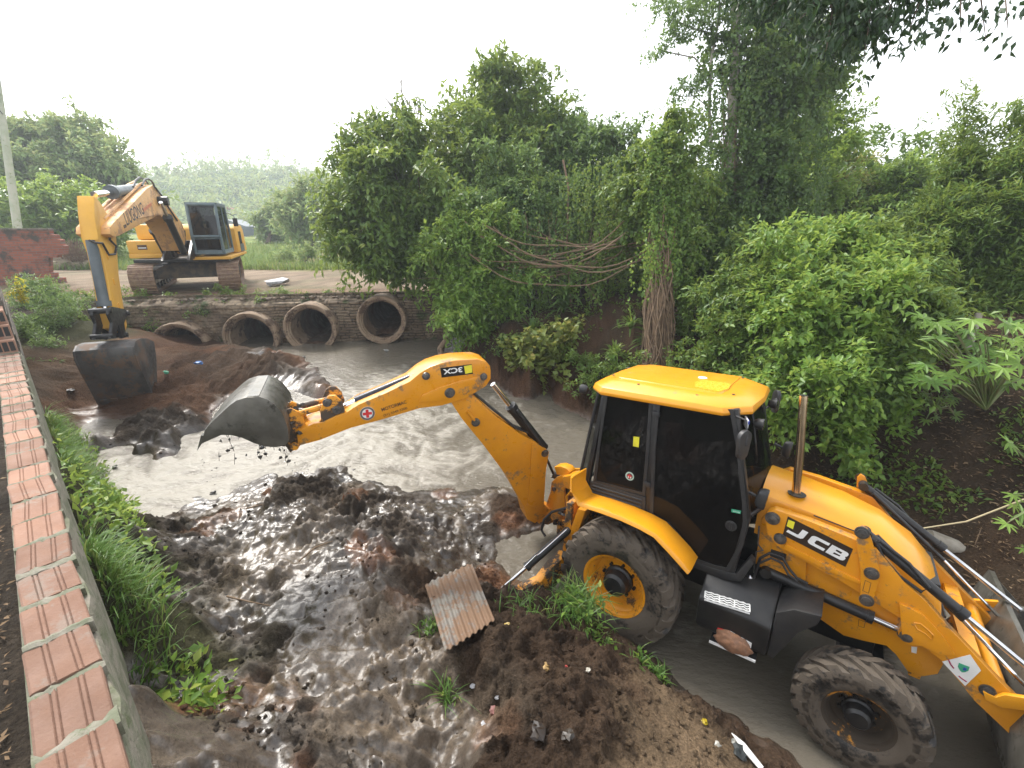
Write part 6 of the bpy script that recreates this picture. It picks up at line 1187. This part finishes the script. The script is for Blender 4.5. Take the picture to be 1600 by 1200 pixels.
# castor bean plant with star leaves, and big leaves at the right edge
def starleaf(q, tints, c, nrm, dr, L, lobes, tv):
    nrm = nrm / np.linalg.norm(nrm); x = dr - nrm * (dr @ nrm); x /= np.linalg.norm(x); y = np.cross(nrm, x); b = len(q.v); pts = [c]; 
    for k in range(lobes):
        a = (k - (lobes - 1) / 2) * 4.6 / lobes; l = L * (1 - .30 * abs(a) / 2.3)
        for da, rr in ((-.26, .42), (-.13, .72), (0, 1.0), (.13, .72), (.26, .42)):
            aa = a + da; pts.append(c + (x * math.cos(aa) + y * math.sin(aa)) * l * rr - nrm * l * rr * rr * .22)
    q.v += [tuple(p) for p in pts]; n = len(pts)
    q.f += [(b, b + i, b + i + 1) for i in range(1, n - 1)]; tints += [tv] * n
def starplant(name, label, base, spots, L, seed, mat=L_BR, lobes=7):
    rg = random.Random(seed); t = empty(name, label, 'plant', tuple(base)); q = MB(); ti = []; st_ = MB()
    for u, v, s_ in spots:
        c = S(u, v, s_) - base; nm = np.array([rg.uniform(-.5, .5), rg.uniform(-.9, -.1), 1.]); starleaf(q, ti, c, nm, np.array([rg.uniform(-1, 1), rg.uniform(-1, .2), -.2]), L * rg.uniform(.7, 1.15), lobes, rg.random() * .9)
        st_.tube([np.array([0, 0, 0.]), c * .6 + np.array([0, 0, .1]), c], [.015, .010, .004], 5)
    st_.build('stems', GRN2, t, angle=60); o = q.build('leaves', mat, t, smooth=False); at = o.data.attributes.new('tint', 'FLOAT', 'POINT'); at.data.foreach_set('value', np.array(ti, np.float32)[:len(o.data.vertices)]); return t
GRN2 = pm('green_stem', (.12, .18, .05), (.16, .14, .07), 5, (.5, .7)); rg = random.Random(77)
starplant('castor_plant', 'castor bean plant with star-shaped leaves under the feathery trees', S(1540, 640, 6.3), [(rg.uniform(1430, 1610), rg.uniform(495, 600), rg.uniform(5.4, 6.6)) for _ in range(60)], .22, 5)
starplant('castor_plant', 'low broad-leaved plant at the right edge beside the slope', S(1640, 800, 4.8), [(rg.uniform(1570, 1640), rg.uniform(690, 860), rg.uniform(4.3, 5.2)) for _ in range(16)], .16, 6)
starplant('castor_plant', 'seedling with lobed leaves in the shade above the bare slope', S(1460, 640, 6.8), [(rg.uniform(1430, 1500), rg.uniform(590, 660), rg.uniform(6.4, 7.0)) for _ in range(14)], .14, 8, L_MD)
# far trees on the left and middle distance
GF = 'trees beyond the road'
tree('dense_tree', 'blue-green domed tree tallest at the far left', 'tree', bs(110, 33), [(95, 210, 26), (130, 215, 26), (60, 225, 24), (30, 215, 20), (150, 245, 28), (110, 255, 40), (60, 270, 40), (180, 275, 24), (20, 260, 32), (150, 290, 34), (200, 300, 18)], 33, 22000, .42, L_FA, 21, GF, r0=.4)
tree('dense_tree', 'bright green spreading tree before the domed one at far left', 'tree', bs(90, 26), [(40, 320, 30), (90, 315, 34), (140, 320, 32), (20, 360, 34), (70, 360, 36), (120, 355, 34), (180, 345, 24), (200, 330, 16), (160, 375, 22), (-20, 340, 30)], 26, 20000, .32, L_BR, 22, GF, r0=.3)
tree('dense_tree', 'hazy green tree right of the road behind the field', 'tree', bs(500, 40), [(500, 300, 22), (480, 320, 24), (520, 325, 26), (455, 335, 18), (500, 350, 26), (540, 345, 26), (470, 360, 18)], 38, 14000, .42, L_FA, 23, GF, r0=.3)
tree('dense_tree', 'smaller hazy tree nearest the excavator on the field edge', 'tree', bs(430, 46), [(430, 340, 16), (415, 350, 14), (440, 358, 16), (425, 370, 12)], 46, 6000, .5, L_FA, 24, GF, r0=.25)
tree('dense_tree', 'tree filling the gap beneath the drooping tree', 'tree', bs(560, 24), [(560, 340, 30), (600, 350, 34), (650, 350, 34), (700, 340, 34), (540, 370, 16)], 26, 10000, .34, L_MD, 25, GF, r0=.25)
# wooded hill
hx = np.linspace(-130, 40, 80); hy = np.linspace(95, 240, 50); HX, HY = np.meshgrid(hx, hy); HZ = 2.4 + 17 * np.exp(-((HX + 95) / 38) ** 2 - ((HY - 165) / 45) ** 2) + 9 * np.exp(-((HX + 45) / 40) ** 2 - ((HY - 175) / 45) ** 2) + 1.5 * fbm(HX * .08, HY * .08, 300, 3)
HZ *= sstep(95, 108, HY) * .98 + .02; zz = np.zeros(HX.shape)
struct(sheet('hill', HX, HY, HZ, SOIL, {'col': np.zeros(HX.shape + (3,)) + np.array([.06, .11, .03]) * (.5 + fbm(HX * .4, HY * .4, 303, 4))[..., None], 'wet': zz}))
r = np.random.default_rng(40); n = 2600; px_ = r.uniform(-128, 38, n); py_ = r.uniform(98, 210, n); hz = 2.4 + 17 * np.exp(-((px_ + 95) / 38) ** 2 - ((py_ - 165) / 45) ** 2) + 9 * np.exp(-((px_ + 45) / 40) ** 2 - ((py_ - 175) / 45) ** 2)
P, ld, nm, Ls, Ws, tb = crown([(np.array([a, b_, c + 1.2]), rr) for a, b_, c, rr in zip(px_, py_, hz, r.uniform(1.8, 4.6, n))], 80000, 1.2, seed=41, per=6, fill=.1)
tag(leafmesh('hill_forest', P, ld, nm, Ls, Ws, L_FA, tb), 'distant wood covering the low hill behind the excavator', 'wood', kind='stuff')
# dark undergrowth closing the view below the crowns
def mass(name, label, pts, n, L, mat, seed, **k):
    P, ld, nm, Ls, Ws, tb = crown([blob(*p) for p in pts], n, L, seed=seed, **k); return tag(leafmesh(name, P, ld, nm, Ls, Ws, mat, tb), label, 'undergrowth', kind='stuff')
mass('undergrowth', 'dark undergrowth packed behind the trunks of the right bank', [(u + (i % 3) * 8, v, 55, 15.5 + (i % 4)) for i, (u, v) in enumerate([(u, v) for v in (300, 360, 420) for u in range(860, 1640, 62)])] + [(u, 440, 40, 12.5) for u in range(1040, 1320, 50)] + [(u, 400 + (u % 7) * 6, 55, 11) for u in range(1380, 1640, 50)], 60000, .26, L_DK, 50, droop=.3)
mass('bank_cover', 'low leafy cover spilling down the right bank', [(u, v, 26, s_) for u, v, s_ in [(905, 560, 10.4), (940, 575, 10.0), (980, 570, 9.8), (870, 560, 10.8), (1060, 560, 9.2), (1095, 555, 9), (850, 545, 11.1), (820, 555, 11.0), (925, 595, 9.9), (790, 540, 11.5), (1000, 580, 9.6), (1090, 590, 8.6), (1130, 600, 8.3), (900, 520, 11.2), (930, 500, 11.6), (960, 485, 11.8), (985, 500, 11), (840, 500, 11.8), (870, 520, 11.5), (905, 470, 12.2), (950, 450, 12.6), (990, 470, 12), (820, 470, 12.2), (1075, 520, 10), (1100, 500, 10)]], 17000, .085, L_MD, 51, flat=.5)
mass('bank_cover', 'light green heart-leaved creeper spilling toward the pool', [(u, v, 22, 10.6) for u, v in [(830, 550), (850, 535), (880, 525), (815, 560), (860, 560)]], 1500, .15, L_YG, 52, flat=.5, wr=.85)
def scatter(name, label, cat, region, n, L, W, mat, seed, dens=None, up=.5, lift=.02, zmin=None):
    r = np.random.default_rng(seed); u = r.uniform(region[0], region[2], n * 2); y = r.uniform(region[1], region[3], n * 2); z, c, w = ground(u, y); ok = z > wz(u, y) + .04
    if dens is not None: ok &= dens(u, y, z) > r.random(n * 2)
    ok = np.where(ok)[0][:n]; m = len(ok); P = np.stack([u[ok], y[ok], z[ok] + lift], 1); d = rdir(m, r); d[:, 2] = np.abs(d[:, 2]) * up + up * .3
    Ls = L * (.5 + .9 * r.random(m)); return tag(leafmesh(name, P, d, unit(np.array([0, 0, 1.]) + rdir(m, r) * .5), Ls, W * (.7 + .6 * r.random(m)) * Ls / L, mat, r.random(m)), label, cat, kind='stuff')
rb_d = lambda x, y, z: sstep(.46, .58, fbm(x * .9, y * .9, 400, 3)) * (x + y * .6 > 8.2)
scatter('weeds', 'patches of low green weeds on the shaded right bank', 'weeds', (2.5, 2.0, 11, 11), 26000, .085, .045, L_MD, 60, rb_d, up=.9, lift=.03)
scatter('leaf_litter', 'dry fallen leaves and twigs over the right bank', 'leaf litter', (3, 2.0, 11, 11), 16000, .07, .02, L_DD, 61, lambda x, y, z: (x + y * .6 > 8.0) * .9, up=.15)
nW = lambda x, y: (x - WB[0]) * WN[0] + (y - WB[1]) * WN[1]
scatter('leaf_litter', 'dead leaves and debris on the dark ground left of the parapet', 'leaf litter', (-6, .6, -1.6, 5), 5000, .035, .014, L_DD, 62, lambda x, y, z: (nW(x, y) < -.3) * 1., up=.15)
# grass on the left bank: long arching blades
def grass(name, label, P, L, W, mat, seed, seg=4, lean=.6, bias=(0, 0)):
    r = np.random.default_rng(seed); n = len(P); a = r.uniform(0, 6.28, n); d = np.stack([np.cos(a) + bias[0], np.sin(a) + bias[1], 0 * a], 1); d = unit(d); sd = np.stack([-d[:, 1], d[:, 0], 0 * a], 1); Ls = L * (.5 + .8 * r.random(n)); ln_ = lean * (.4 + r.random(n)); V = []
    for j in range(seg + 1):
        f = j / seg; c = P + d * (Ls * ln_ * f * f)[:, None]; c[:, 2] += Ls * (f - .35 * ln_ * f * f * f); w = (W * (1 - f) ** .6 / 2 * (.7 + .6 * r.random(n)))[:, None] + .0006; V += [c - sd * w, c + sd * w]
    V = np.stack(V, 1); k = 2 * (seg + 1); V = V.reshape(-1, 3); i = np.arange(n)[:, None] * k; F_ = np.concatenate([np.concatenate([i + 2 * j, i + 2 * j + 1, i + 2 * j + 3, i + 2 * j + 2], 1) for j in range(seg)], 1).reshape(-1).astype(np.int32); m = n * seg
    me = bpy.data.meshes.new(name); me.vertices.add(len(V)); me.vertices.foreach_set('co', V.astype(np.float32).ravel()); me.loops.add(m * 4); me.loops.foreach_set('vertex_index', F_); me.polygons.add(m); me.polygons.foreach_set('loop_start', (np.arange(m) * 4).astype(np.int32)); me.polygons.foreach_set('loop_total', np.full(m, 4, np.int32)); me.update(calc_edges=True); me.shade_smooth()
    at = me.attributes.new('tint', 'FLOAT', 'POINT'); at.data.foreach_set('value', np.repeat(r.random(n), k).astype(np.float32)); me.materials.append(mat); o = bpy.data.objects.new(name, me); COL.objects.link(o)
    return tag(o, label, 'grass', kind='stuff') if label else o
r = np.random.default_rng(70); n = 5200; t = r.uniform(2.2, 8.2, n); tc_ = np.floor(t * 3.0) / 3.0; t = np.where(r.random(n) < .6, tc_ + r.normal(0, .09, n) + .15, t); o_ = np.abs(r.normal(.03, .13, n)) + .02; keep = (fbm(t * 1.6, t * 0, 71, 3) + .10 * sstep(1.2, 2.2, t) > .47) & (o_ < .30 + .25 * np.sin(t * 3) ** 2); t, o_ = t[keep], o_[keep]
X_ = WB[0] + WD[0] * t + WN[0] * o_; Y2_ = WB[1] + WD[1] * t + WN[1] * o_; z, c, w = ground(X_, Y2_); grass('bank_grass', 'long green grass growing along the foot of the parapet', np.stack([X_, Y2_, z - .02], 1), .22, .014, L_GR, 72, lean=.9, bias=(.5, .45))
n = 3500; t = r.uniform(1.5, 8.2, n); o_ = r.uniform(.02, .45, n); X_ = WB[0] + WD[0] * t + WN[0] * o_; Y2_ = WB[1] + WD[1] * t + WN[1] * o_; z, c, w = ground(X_, Y2_); k_ = fbm(X_ * 2, Y2_ * 2, 73, 2) > .5; P = np.stack([X_, Y2_, z + .03], 1)[k_]; m_ = len(P)
tag(leafmesh('bank_weeds', P + r.normal(size=(m_, 3)) * .05, unit(r.normal(size=(m_, 3)) + np.array([.3, .3, .6])), unit(r.normal(size=(m_, 3)) * .5 + np.array([0, 0, 1])), .08 * (.6 + r.random(m_)), .04 * (.6 + r.random(m_)), L_BR, r.random(m_)), 'broad-leaved weeds mixed into the grass below the parapet', 'weeds', kind='stuff')
# tufts on the dirt mound by the rear wheel, each a thing
def tuft(u, v, z, n, L, lb, seed, leafy=0, spread=.10):
    c = GZ(u, v, z); c[2] = gz(c[0], c[1]); r = np.random.default_rng(seed); P = np.stack([r.normal(0, spread, n), r.normal(0, spread, n), np.zeros(n) - .01], 1)
    t = empty('weed_tuft', lb, 'weeds', tuple(c), group='weed tufts on the dirt mound'); g = grass('grass_blades', None, P, L, .012, L_GR, seed, lean=1.0); g.parent = t
    if leafy:
        m = leafy; PP = np.stack([r.normal(0, spread * .9, m), r.normal(0, spread * .9, m), np.abs(r.normal(0, L * .4, m))], 1); leafmesh('weed_leaves', PP, rdir(m, r) + np.array([0, 0, .3]), unit(rdir(m, r) * .5 + np.array([0, 0, 1])), .06 * (.6 + r.random(m)), .03 * (.6 + r.random(m)), L_BR, r.random(m), t)
tuft(905, 960, .75, 260, .26, 'big leafy green tuft at the foot of the rear wheel', 1, 160, .13)
tuft(885, 920, .6, 90, .2, 'thin grass tuft behind the stabiliser foot', 2, 20)
tuft(820, 965, .85, 70, .16, 'small grass tuft right of the corrugated sheet', 3)
tuft(930, 1000, .7, 60, .14, 'leafy tuft trailing down the slope from the big one', 4, 60)
tuft(1000, 1035, .5, 50, .12, 'pair of small green sprouts at the water edge', 5, 16, .05)
tuft(1025, 1055, .45, 50, .12, 'small bright sprout lowest on the dirt slope', 6, 16, .05)
tuft(700, 1080, .9, 40, .22, 'pale grass tuft below the corrugated sheet on the runnel side', 7, 10, .05)
tuft(672, 990, .85, 36, .14, 'small green tuft left of the corrugated sheet', 8, 20, .05)
# plants on the headwall and beside the parapet end
mass('headwall_plants', 'moss and small plants clinging to the culvert headwall', [(u, v, r_, s_) for u, v, r_, s_ in [(215, 475, 12, 13.2), (250, 485, 12, 13), (300, 480, 10, 13), (330, 470, 10, 13.2), (355, 485, 12, 13.2), (390, 470, 9, 13.4), (420, 470, 10, 13.4), (440, 455, 7, 13.6), (350, 452, 8, 13.6), (180, 470, 18, 12.8), (140, 480, 22, 12.4), (270, 470, 9, 13.2), (510, 460, 6, 13.7), (540, 458, 6, 13.7), (170, 500, 16, 12.2), (130, 515, 16, 11.5), (230, 462, 9, 13.4), (310, 490, 11, 13), (345, 478, 10, 13), (370, 462, 8, 13.5), (410, 486, 7, 13.2), (455, 466, 6, 13.6), (480, 462, 5, 13.7), (215, 500, 12, 12.8), (240, 508, 9, 12.7), (195, 485, 12, 13)]], 14000, .085, L_MD, 80, droop=.6, flat=.7)
tree('dark_bush', 'dark feathery bush at the foot of the red brick wall', 'bush', bs(75, 11.5, 2.2), [(60, 470, 30, 11.5), (85, 500, 30, 10.8), (50, 520, 24, 10.2), (100, 470, 20, 11.8), (75, 545, 20, 9.8), (40, 455, 18, 11.5), (60, 580, 16, 9.3)], 11, 12000, .10, L_BL, 26, r0=.04, wr=.22, droop=.3)
tree('yellow_shrub', 'yellow-leaved sprig hanging over the old masonry wall', 'shrub', bs(28, 9.4, 3.2), [(24, 440, 4, 9.4), (30, 452, 4, 9.4), (34, 465, 4, 9.4)], 9.4, 220, .07, L_YY, 27, r0=.012, droop=.8)
# field shrubs and grass along the road
r = np.random.default_rng(90); n = 16000; X_ = r.uniform(-26, 3, n); Y2_ = 22 + 26 * r.random(n) ** 2; z, c, w = ground(X_, Y2_); grass('field_grass', 'tall green and yellow grass of the field behind the road', np.stack([X_, Y2_, z], 1), .42, .035, L_GR, 91, seg=2)
for u, v, s_, lb_ in [(440, 402, 26, 'grey-green shrub alone in the field'), (478, 398, 24, 'thin sapling standing in the field grass')]:
    tree('field_shrub', lb_, 'shrub', bs(u, s_), [(u, v, 12, s_), (u + 8, v - 4, 9, s_)], s_, 1200, .14, L_FA, int(s_), r0=.04)
# ---------------------------------------------------------------- sheet, logs, litter and far things
# corrugated sheet leaning on the dirt mound
c0, c1, c2, c3 = GZ(667, 930, .80), GZ(741, 899, .83), GZ(776, 985, 1.08), GZ(700, 1040, 1.12)
cs_m = pm('dirty_corrugated', (.18, .165, .14), (.11, .10, .095), 4, (.5, .8), bp=.3, dirt=((.16, .095, .055), .62, 3)); o0 = (c0 + c1 + c2 + c3) / 4; q = MB(); nu, nv = 64, 14; W_s = np.linalg.norm(c1 - c0)
nrm_ = np.cross(c1 - c0, c3 - c0); nrm_ /= np.linalg.norm(nrm_); nrm_ *= np.sign(nrm_[2])
for side in (0, 1):
    b = len(q.v)
    for j in range(nv + 1):
        for i in range(nu + 1):
            u, v = i / nu, j / nv; p = (c0 * (1 - u) + c1 * u) * (1 - v) + (c3 * (1 - u) + c2 * u) * v; w = math.sin(u * 2 * math.pi * 8); w = math.copysign(min(1, abs(w) * 1.6), w)
            p = p + nrm_ * .13 + nrm_ * (.009 * w + .02 * math.sin(v * 3 + u * 2) - .006 * side); q.v.append(tuple(p - o0))
    for j in range(nv):
        for i in range(nu): a = b + j * (nu + 1) + i; f = (a, a + 1, a + nu + 2, a + nu + 1); q.f.append(f if side else f[::-1])
sh = q.build('corrugated_sheet', cs_m, angle=60); sh.location = o0; tag(sh, 'dirty corrugated roofing sheet lying on the edge of the dirt mound', 'roofing sheet')
# sticks, logs, branches
def stick(name, lb, cat, pts, r, mat=ROOT, group=None, n=8):
    P_ = [np.array(p) for p in pts]; c = sum(P_) / len(P_); o = MB().tube([p - c for p in P_], r, n).build(name, mat, angle=60); o.location = c; return tag(o, lb, cat, group)
stick('log', 'grey fallen log in the water margin behind the front loader arm', 'log', [S(1450, 838, 6.0), S(1520, 868, 5.9), S(1640, 920, 5.6)], [.10, .12, .09], BARKP)
stick('log', 'thinner fallen log above the grey one', 'log', [S(1470, 815, 6.3), S(1540, 845, 6.2), S(1640, 868, 6.0)], [.05, .06, .05], BARK)
stick('cane', 'long pale cane leaning across the bare slope', 'cane', [S(1425, 828, 5.6), S(1510, 815, 5.4), S(1600, 780, 5.2)], [.008, .010, .010], pm('pale_cane', (.5, .42, .25), (.42, .34, .2), 5, (.5, .7)))
stick('cane', 'short upright dry stalk standing beside the logs', 'cane', [S(1505, 905, 5.8), S(1520, 860, 5.8), S(1533, 826, 5.8)], [.008, .007, .004], ROOT)
stick('post', 'pale leaning post under the feathery trees', 'post', [S(1512, 545, 7.6), S(1530, 490, 7.6)], [.055, .05], BARKP)
stick('fallen_tree', 'dark leaning trunk below the feathery trees', 'tree', [S(1450, 530, 9), S(1480, 450, 9.2), S(1520, 380, 9.6)], [.17, .14, .10], BARK)
for i, pts in enumerate([[(120, 930), (180, 900), (215, 905)], [(150, 860), (175, 915), (170, 940)], [(160, 1040), (185, 1090), (190, 1120)]]):
    stick('dry_branch', ['crooked dry branch lying in the grass below the parapet', 'thin bent branch leaning out of the grass toward the mud', 'pair of bare roots at the foot of the parapet near the camera'][i], 'branch', [GZ(u, v, 1.65 - .05 * k) for k, (u, v) in enumerate(pts)], [.014, .011, .006])
rg = random.Random(30)
for i, (a, b_, lb) in enumerate([((465, 870), (520, 845), 'thin stick across the middle of the mud heap'), ((380, 775), (440, 770), 'twig half sunk near the top of the mud heap'), ((350, 915), (420, 935), 'short twig on the left half of the mud heap')]):
    pa, pb_ = GZ(*a, 1.2), GZ(*b_, 1.2); stick('twig', lb, 'twig', [(pa[0], pa[1], gz(pa[0], pa[1]) + .02), tuple((pa + pb_) / 2 * np.array([1, 1, 0]) + np.array([0, 0, gz(*((pa + pb_) / 2)[:2]) + .05])), (pb_[0], pb_[1], gz(pb_[0], pb_[1]) + .02)], [.010, .008, .004])
sc_ = GZ(150, 950, 1.3)
# litter
def crumple(name, lb, cat, u, v, z, r, col, seed, sx=1., group=None, rough=(.3, .5)):
    c = GZ(u, v, z) if z is not None else GZ(u, v, 1.); zz = gz(c[0], c[1]); bm = bmesh.new(); bmesh.ops.create_icosphere(bm, subdivisions=2, radius=1); rg = random.Random(seed); q = MB()
    vs = []
    for x in bm.verts: k = rg.uniform(.45, 1.2); vs.append((x.co.x * r * k * sx, x.co.y * r * k, x.co.z * r * k * .45 + r * .3))
    q.add(vs, [tuple(w.index for w in f.verts) for f in bm.faces]); bm.free(); o = q.build(name, pm(name + '_' + str(seed), tuple(x * .62 for x in col), tuple(x * .35 for x in col), 20, rough), smooth=False); o.location = (c[0], c[1], max(zz, float(wz(c[0], c[1]))) + r * .1); o.rotation_euler = (rg.uniform(-.4, .4), rg.uniform(-.4, .4), rg.uniform(0, 6)); return tag(o, lb, cat, group)
crumple('plastic_bag', 'crumpled bright blue plastic bag on the dirt ramp', 'bag', 313, 578, 1.5, .10, (.03, .22, .65), 1)
crumple('plastic_bottle', 'squashed green bottle left of the blue bag', 'bottle', 262, 592, 1.5, .06, (.04, .45, .22), 2)
crumple('foam_scrap', 'small white scrap floating on the far pool', 'scrap', 603, 547, 1.3, .07, (.8, .8, .78), 3)
crumple('plastic_sheet', 'flattened white plastic sheet on the road by the tracks', 'sheet', 432, 443, 2.66, .30, (.75, .76, .78), 4, 1.6)
GR_ = 'litter on the dirt mound'
for i, (u, v, r_, col, nm, lb) in enumerate([(853, 1058, .035, (.65, .42, .16), 'food_wrapper', 'orange and blue crumpled wrapper in the middle of the dirt mound'), (884, 1044, .018, (.75, .12, .10), 'plastic_scrap', 'tiny red scrap beside the orange wrapper'), (755, 1132, .022, (.7, .7, .72), 'plastic_scrap', 'white scrap on the left part of the mound'), (776, 1071, .02, (.6, .6, .62), 'plastic_scrap', 'silvery scrap on the mound below the sheet'), (918, 1066, .022, (.65, .6, .5), 'paper_scrap', 'pale torn paper right of the wrapper'), (738, 1050, .03, (.55, .55, .58), 'plastic_bag', 'grey-white torn bag nearest the corrugated sheet'), (770, 1108, .035, (.45, .2, .17), 'cloth_scrap', 'pinkish rag below the torn bag'), (792, 981, .03, (.6, .42, .1), 'fruit_peel', 'ochre peel at the corner of the corrugated sheet'),
        (1100, 1130, .035, (.75, .55, .03), 'plastic_scrap', 'yellow scrap at the water edge right of the mound'), (1155, 1180, .07, (.05, .06, .06), 'rubbish_bag', 'dark rubbish bag at the lower water edge'), (1148, 1160, .03, (.6, .6, .55), 'plastic_scrap', 'pale scrap on the dark rubbish bag'), (1120, 1172, .03, (.5, .48, .42), 'plastic_scrap', 'dull scrap left of the dark rubbish bag'), (693, 905, .03, (.6, .5, .25), 'leaf_scrap', 'yellowish leaf above the corrugated sheet'), (885, 1195, .05, (.05, .035, .022), 'stone', 'brown stone at the bottom edge of the mound'), (840, 1185, .07, (.045, .03, .02), 'stone', 'flat stone left of the bottom edge stone')]):
    crumple(nm, lb, 'litter' if nm != 'stone' else 'stone', u, v, 1.1 if u < 1050 else .55, r_, col, 10 + i, group=GR_ if nm != 'stone' else None)
pk = GZ(1165, 1185, .5); q = MB(); q.prism([(-.03, -.12), (.02, -.13), (.035, .05), (.0, .15), (-.03, .04)], 0, .012, 'z'); o = q.build('plank_offcut', WHT, bevel=.003); o.location = (pk[0], pk[1], gz(pk[0], pk[1]) + .05); o.rotation_euler = (.2, .15, .6); tag(o, 'narrow white board offcut sticking out by the dark rubbish bag', 'board')
# stones in the pool
for i, (u, v, r_, lb) in enumerate([(330, 758, .05, 'small dark stone alone in the milky pool'), (182, 735, .04, 'tiny stone near the left shore of the pool'), (125, 655, .07, 'pale stone on the left shore below the big bucket'), (478, 575, .05, 'dark lump in the water by the tip of the ramp')]):
    crumple('stone', lb, 'stone', u, v, 1.0, r_, (.08, .07, .06), 50 + i)
# outfall splash by the right end of the headwall: a short pipe
stick('drain_pipe', 'small grey drain pipe end at the right foot of the headwall', 'pipe', [S(700, 528, 12.6), S(688, 545, 12.3), S(690, 560, 12.1)], [.09, .09, .08], CON)
# old low stone wall across the road, dry brush
q = MB(); rg = random.Random(44)
for k in range(260):
    x = rg.uniform(80, 150); p = S(x, 424 - rg.uniform(0, 24) * (1 if x > 95 else .6), 22 + rg.uniform(-.3, .3)); q.box(p, (rg.uniform(.25, .6), .4, rg.uniform(.07, .13)), np.array(Matrix.Rotation(rg.uniform(-.15, .15), 3, 'Z')))
tag(q.build('dry_stone_wall', pm('pale_stone', (.30, .25, .18), (.22, .18, .13), 2, (.8, .95), bp=.4)), 'low broken dry stone wall across the road at the far left', 'wall', kind=None)
q = MB()
for k in range(220):
    p = S(rg.gauss(118, 10), 405 + rg.uniform(-6, 4), 21.6); q.tube([p, p + np.array([rg.uniform(-.6, .6), rg.uniform(-.3, .3), rg.uniform(.1, .9)])], .012, 4)
tag(q.build('brushwood_heap', ROOT), 'pile of dry brushwood on the far stone wall', 'brushwood', kind='stuff')
# far sign board, houses
bd = S(387, 366, 60); t = empty('sign_board', 'dark rectangular board on posts at the field edge beyond the excavator', 'sign', tuple(bd))
MB().box((0, 0, .35), (2.0, .12, 1.3)).build('panel', pm('dark_board', (.07, .09, .12), (.09, .11, .13), 3, (.5, .7)), t, bevel=.02)
for x in (-.95, .95): MB().box((x, .1, -1.0), (.12, .12, 2.2)).build('post', WHT, t)
def house(name, lb, u, v, s, w, h, wall, roof, rz=.3):
    p = S(u, v, s); t = empty(name, lb, 'house', tuple(p), rz); MB().box((0, 0, h / 2), (w, w * .7, h)).build('wall', wall, t)
    MB().prism([(-w * .58, h), (0, h + w * .22), (w * .58, h)], -w * .42, w * .42).build('roof', roof, t)
    for x in (-.25, .25): MB().box((w * x, -w * .352, h * .55), (w * .14, .05, h * .35)).build('window', BLK, t)
    return t
RT = pm('clay_roof', (.35, .13, .07), (.28, .11, .06), 2, (.8, .9)); HW = pm('white_render', (.6, .58, .54), (.5, .49, .46), 2, (.8, .9))
house('small_house', 'white house with red roof half hidden on the hill', 359, 348, 110, 3.5, 3, HW, RT)
house('small_house', 'long low white house beside the sign board', 372, 378, 75, 6, 2.2, HW, GRY, .1)
# slatted fence glimpsed between the trunks
ft = bpy.data.objects.new('slat_fence', None); COL.objects.link(ft); fb = S(985, 440, 14.5); ft.location = fb; tag(ft, 'pale weathered slat fence glimpsed between trunks left of the vine column', 'fence')
for k in range(13):
    p = S(950 + k * 8, 405, 14.5 + k * .05) - fb; MB().box(p + np.array([0, 0, -.2]), (.09, .03, 2.0 + .15 * math.sin(k * 2.1))).build('slat', BARKP, ft)
MB().tube([S(948, 395, 14.55) - fb, S(1050, 395, 15.1) - fb], .03, 6).build('rail', BARKP, ft)
# ---------------------------------------------------------------- light and air
w = bpy.data.worlds.new('World'); SC.world = w; w.use_nodes = True; nt = w.node_tree; nt.nodes.clear()
sk = nt.nodes.new('ShaderNodeTexSky'); sk.sky_type = 'NISHITA'; sk.sun_disc = False
SE, SR = math.radians(52), math.radians(-40)
sk.sun_elevation = SE; sk.sun_rotation = SR; sk.dust_density = 1.5; sk.air_density = 1; sk.ozone_density = 1
hs = nt.nodes.new('ShaderNodeHueSaturation'); hs.inputs['Saturation'].default_value = .15; nt.links.new(sk.outputs[0], hs.inputs['Color'])
bg = nt.nodes.new('ShaderNodeBackground'); bg.inputs['Strength'].default_value = .15; nt.links.new(hs.outputs[0], bg.inputs[0])
ow = nt.nodes.new('ShaderNodeOutputWorld'); nt.links.new(bg.outputs[0], ow.inputs[0])
ld = bpy.data.lights.new('sun', 'SUN'); ld.energy = 1.5; ld.angle = math.radians(14); ld.color = (1, .95, .87)
so = bpy.data.objects.new('sun', ld); COL.objects.link(so)
sd = Vector((math.sin(SR) * math.cos(SE), math.cos(SR) * math.cos(SE), math.sin(SE)))      # towards the sun
so.rotation_euler = sd.to_track_quat('Z', 'Y').to_euler()
SC.view_settings.view_transform = 'Standard'; SC.view_settings.look = 'None'; SC.view_settings.exposure = 1.7; SC.view_settings.gamma = 1
SC.render.engine = 'CYCLES'

# ---------------------------------------------------------------- air
hz = MB().box((-20, 95, 30), (290, 330, 64)); m = bpy.data.materials.new('air'); m.use_nodes = True; nt = m.node_tree; nt.nodes.clear()
o = nt.nodes.new('ShaderNodeOutputMaterial'); pv = nt.nodes.new('ShaderNodeVolumePrincipled'); pv.inputs['Color'].default_value = (.88, .94, 1, 1); pv.inputs['Density'].default_value = .0020; pv.inputs['Anisotropy'].default_value = .3
nt.links.new(pv.outputs[0], o.inputs['Volume']); h = hz.build('haze', m, smooth=False); tag(h, 'thin bright haze in the damp air over the whole place', 'haze', kind='stuff')
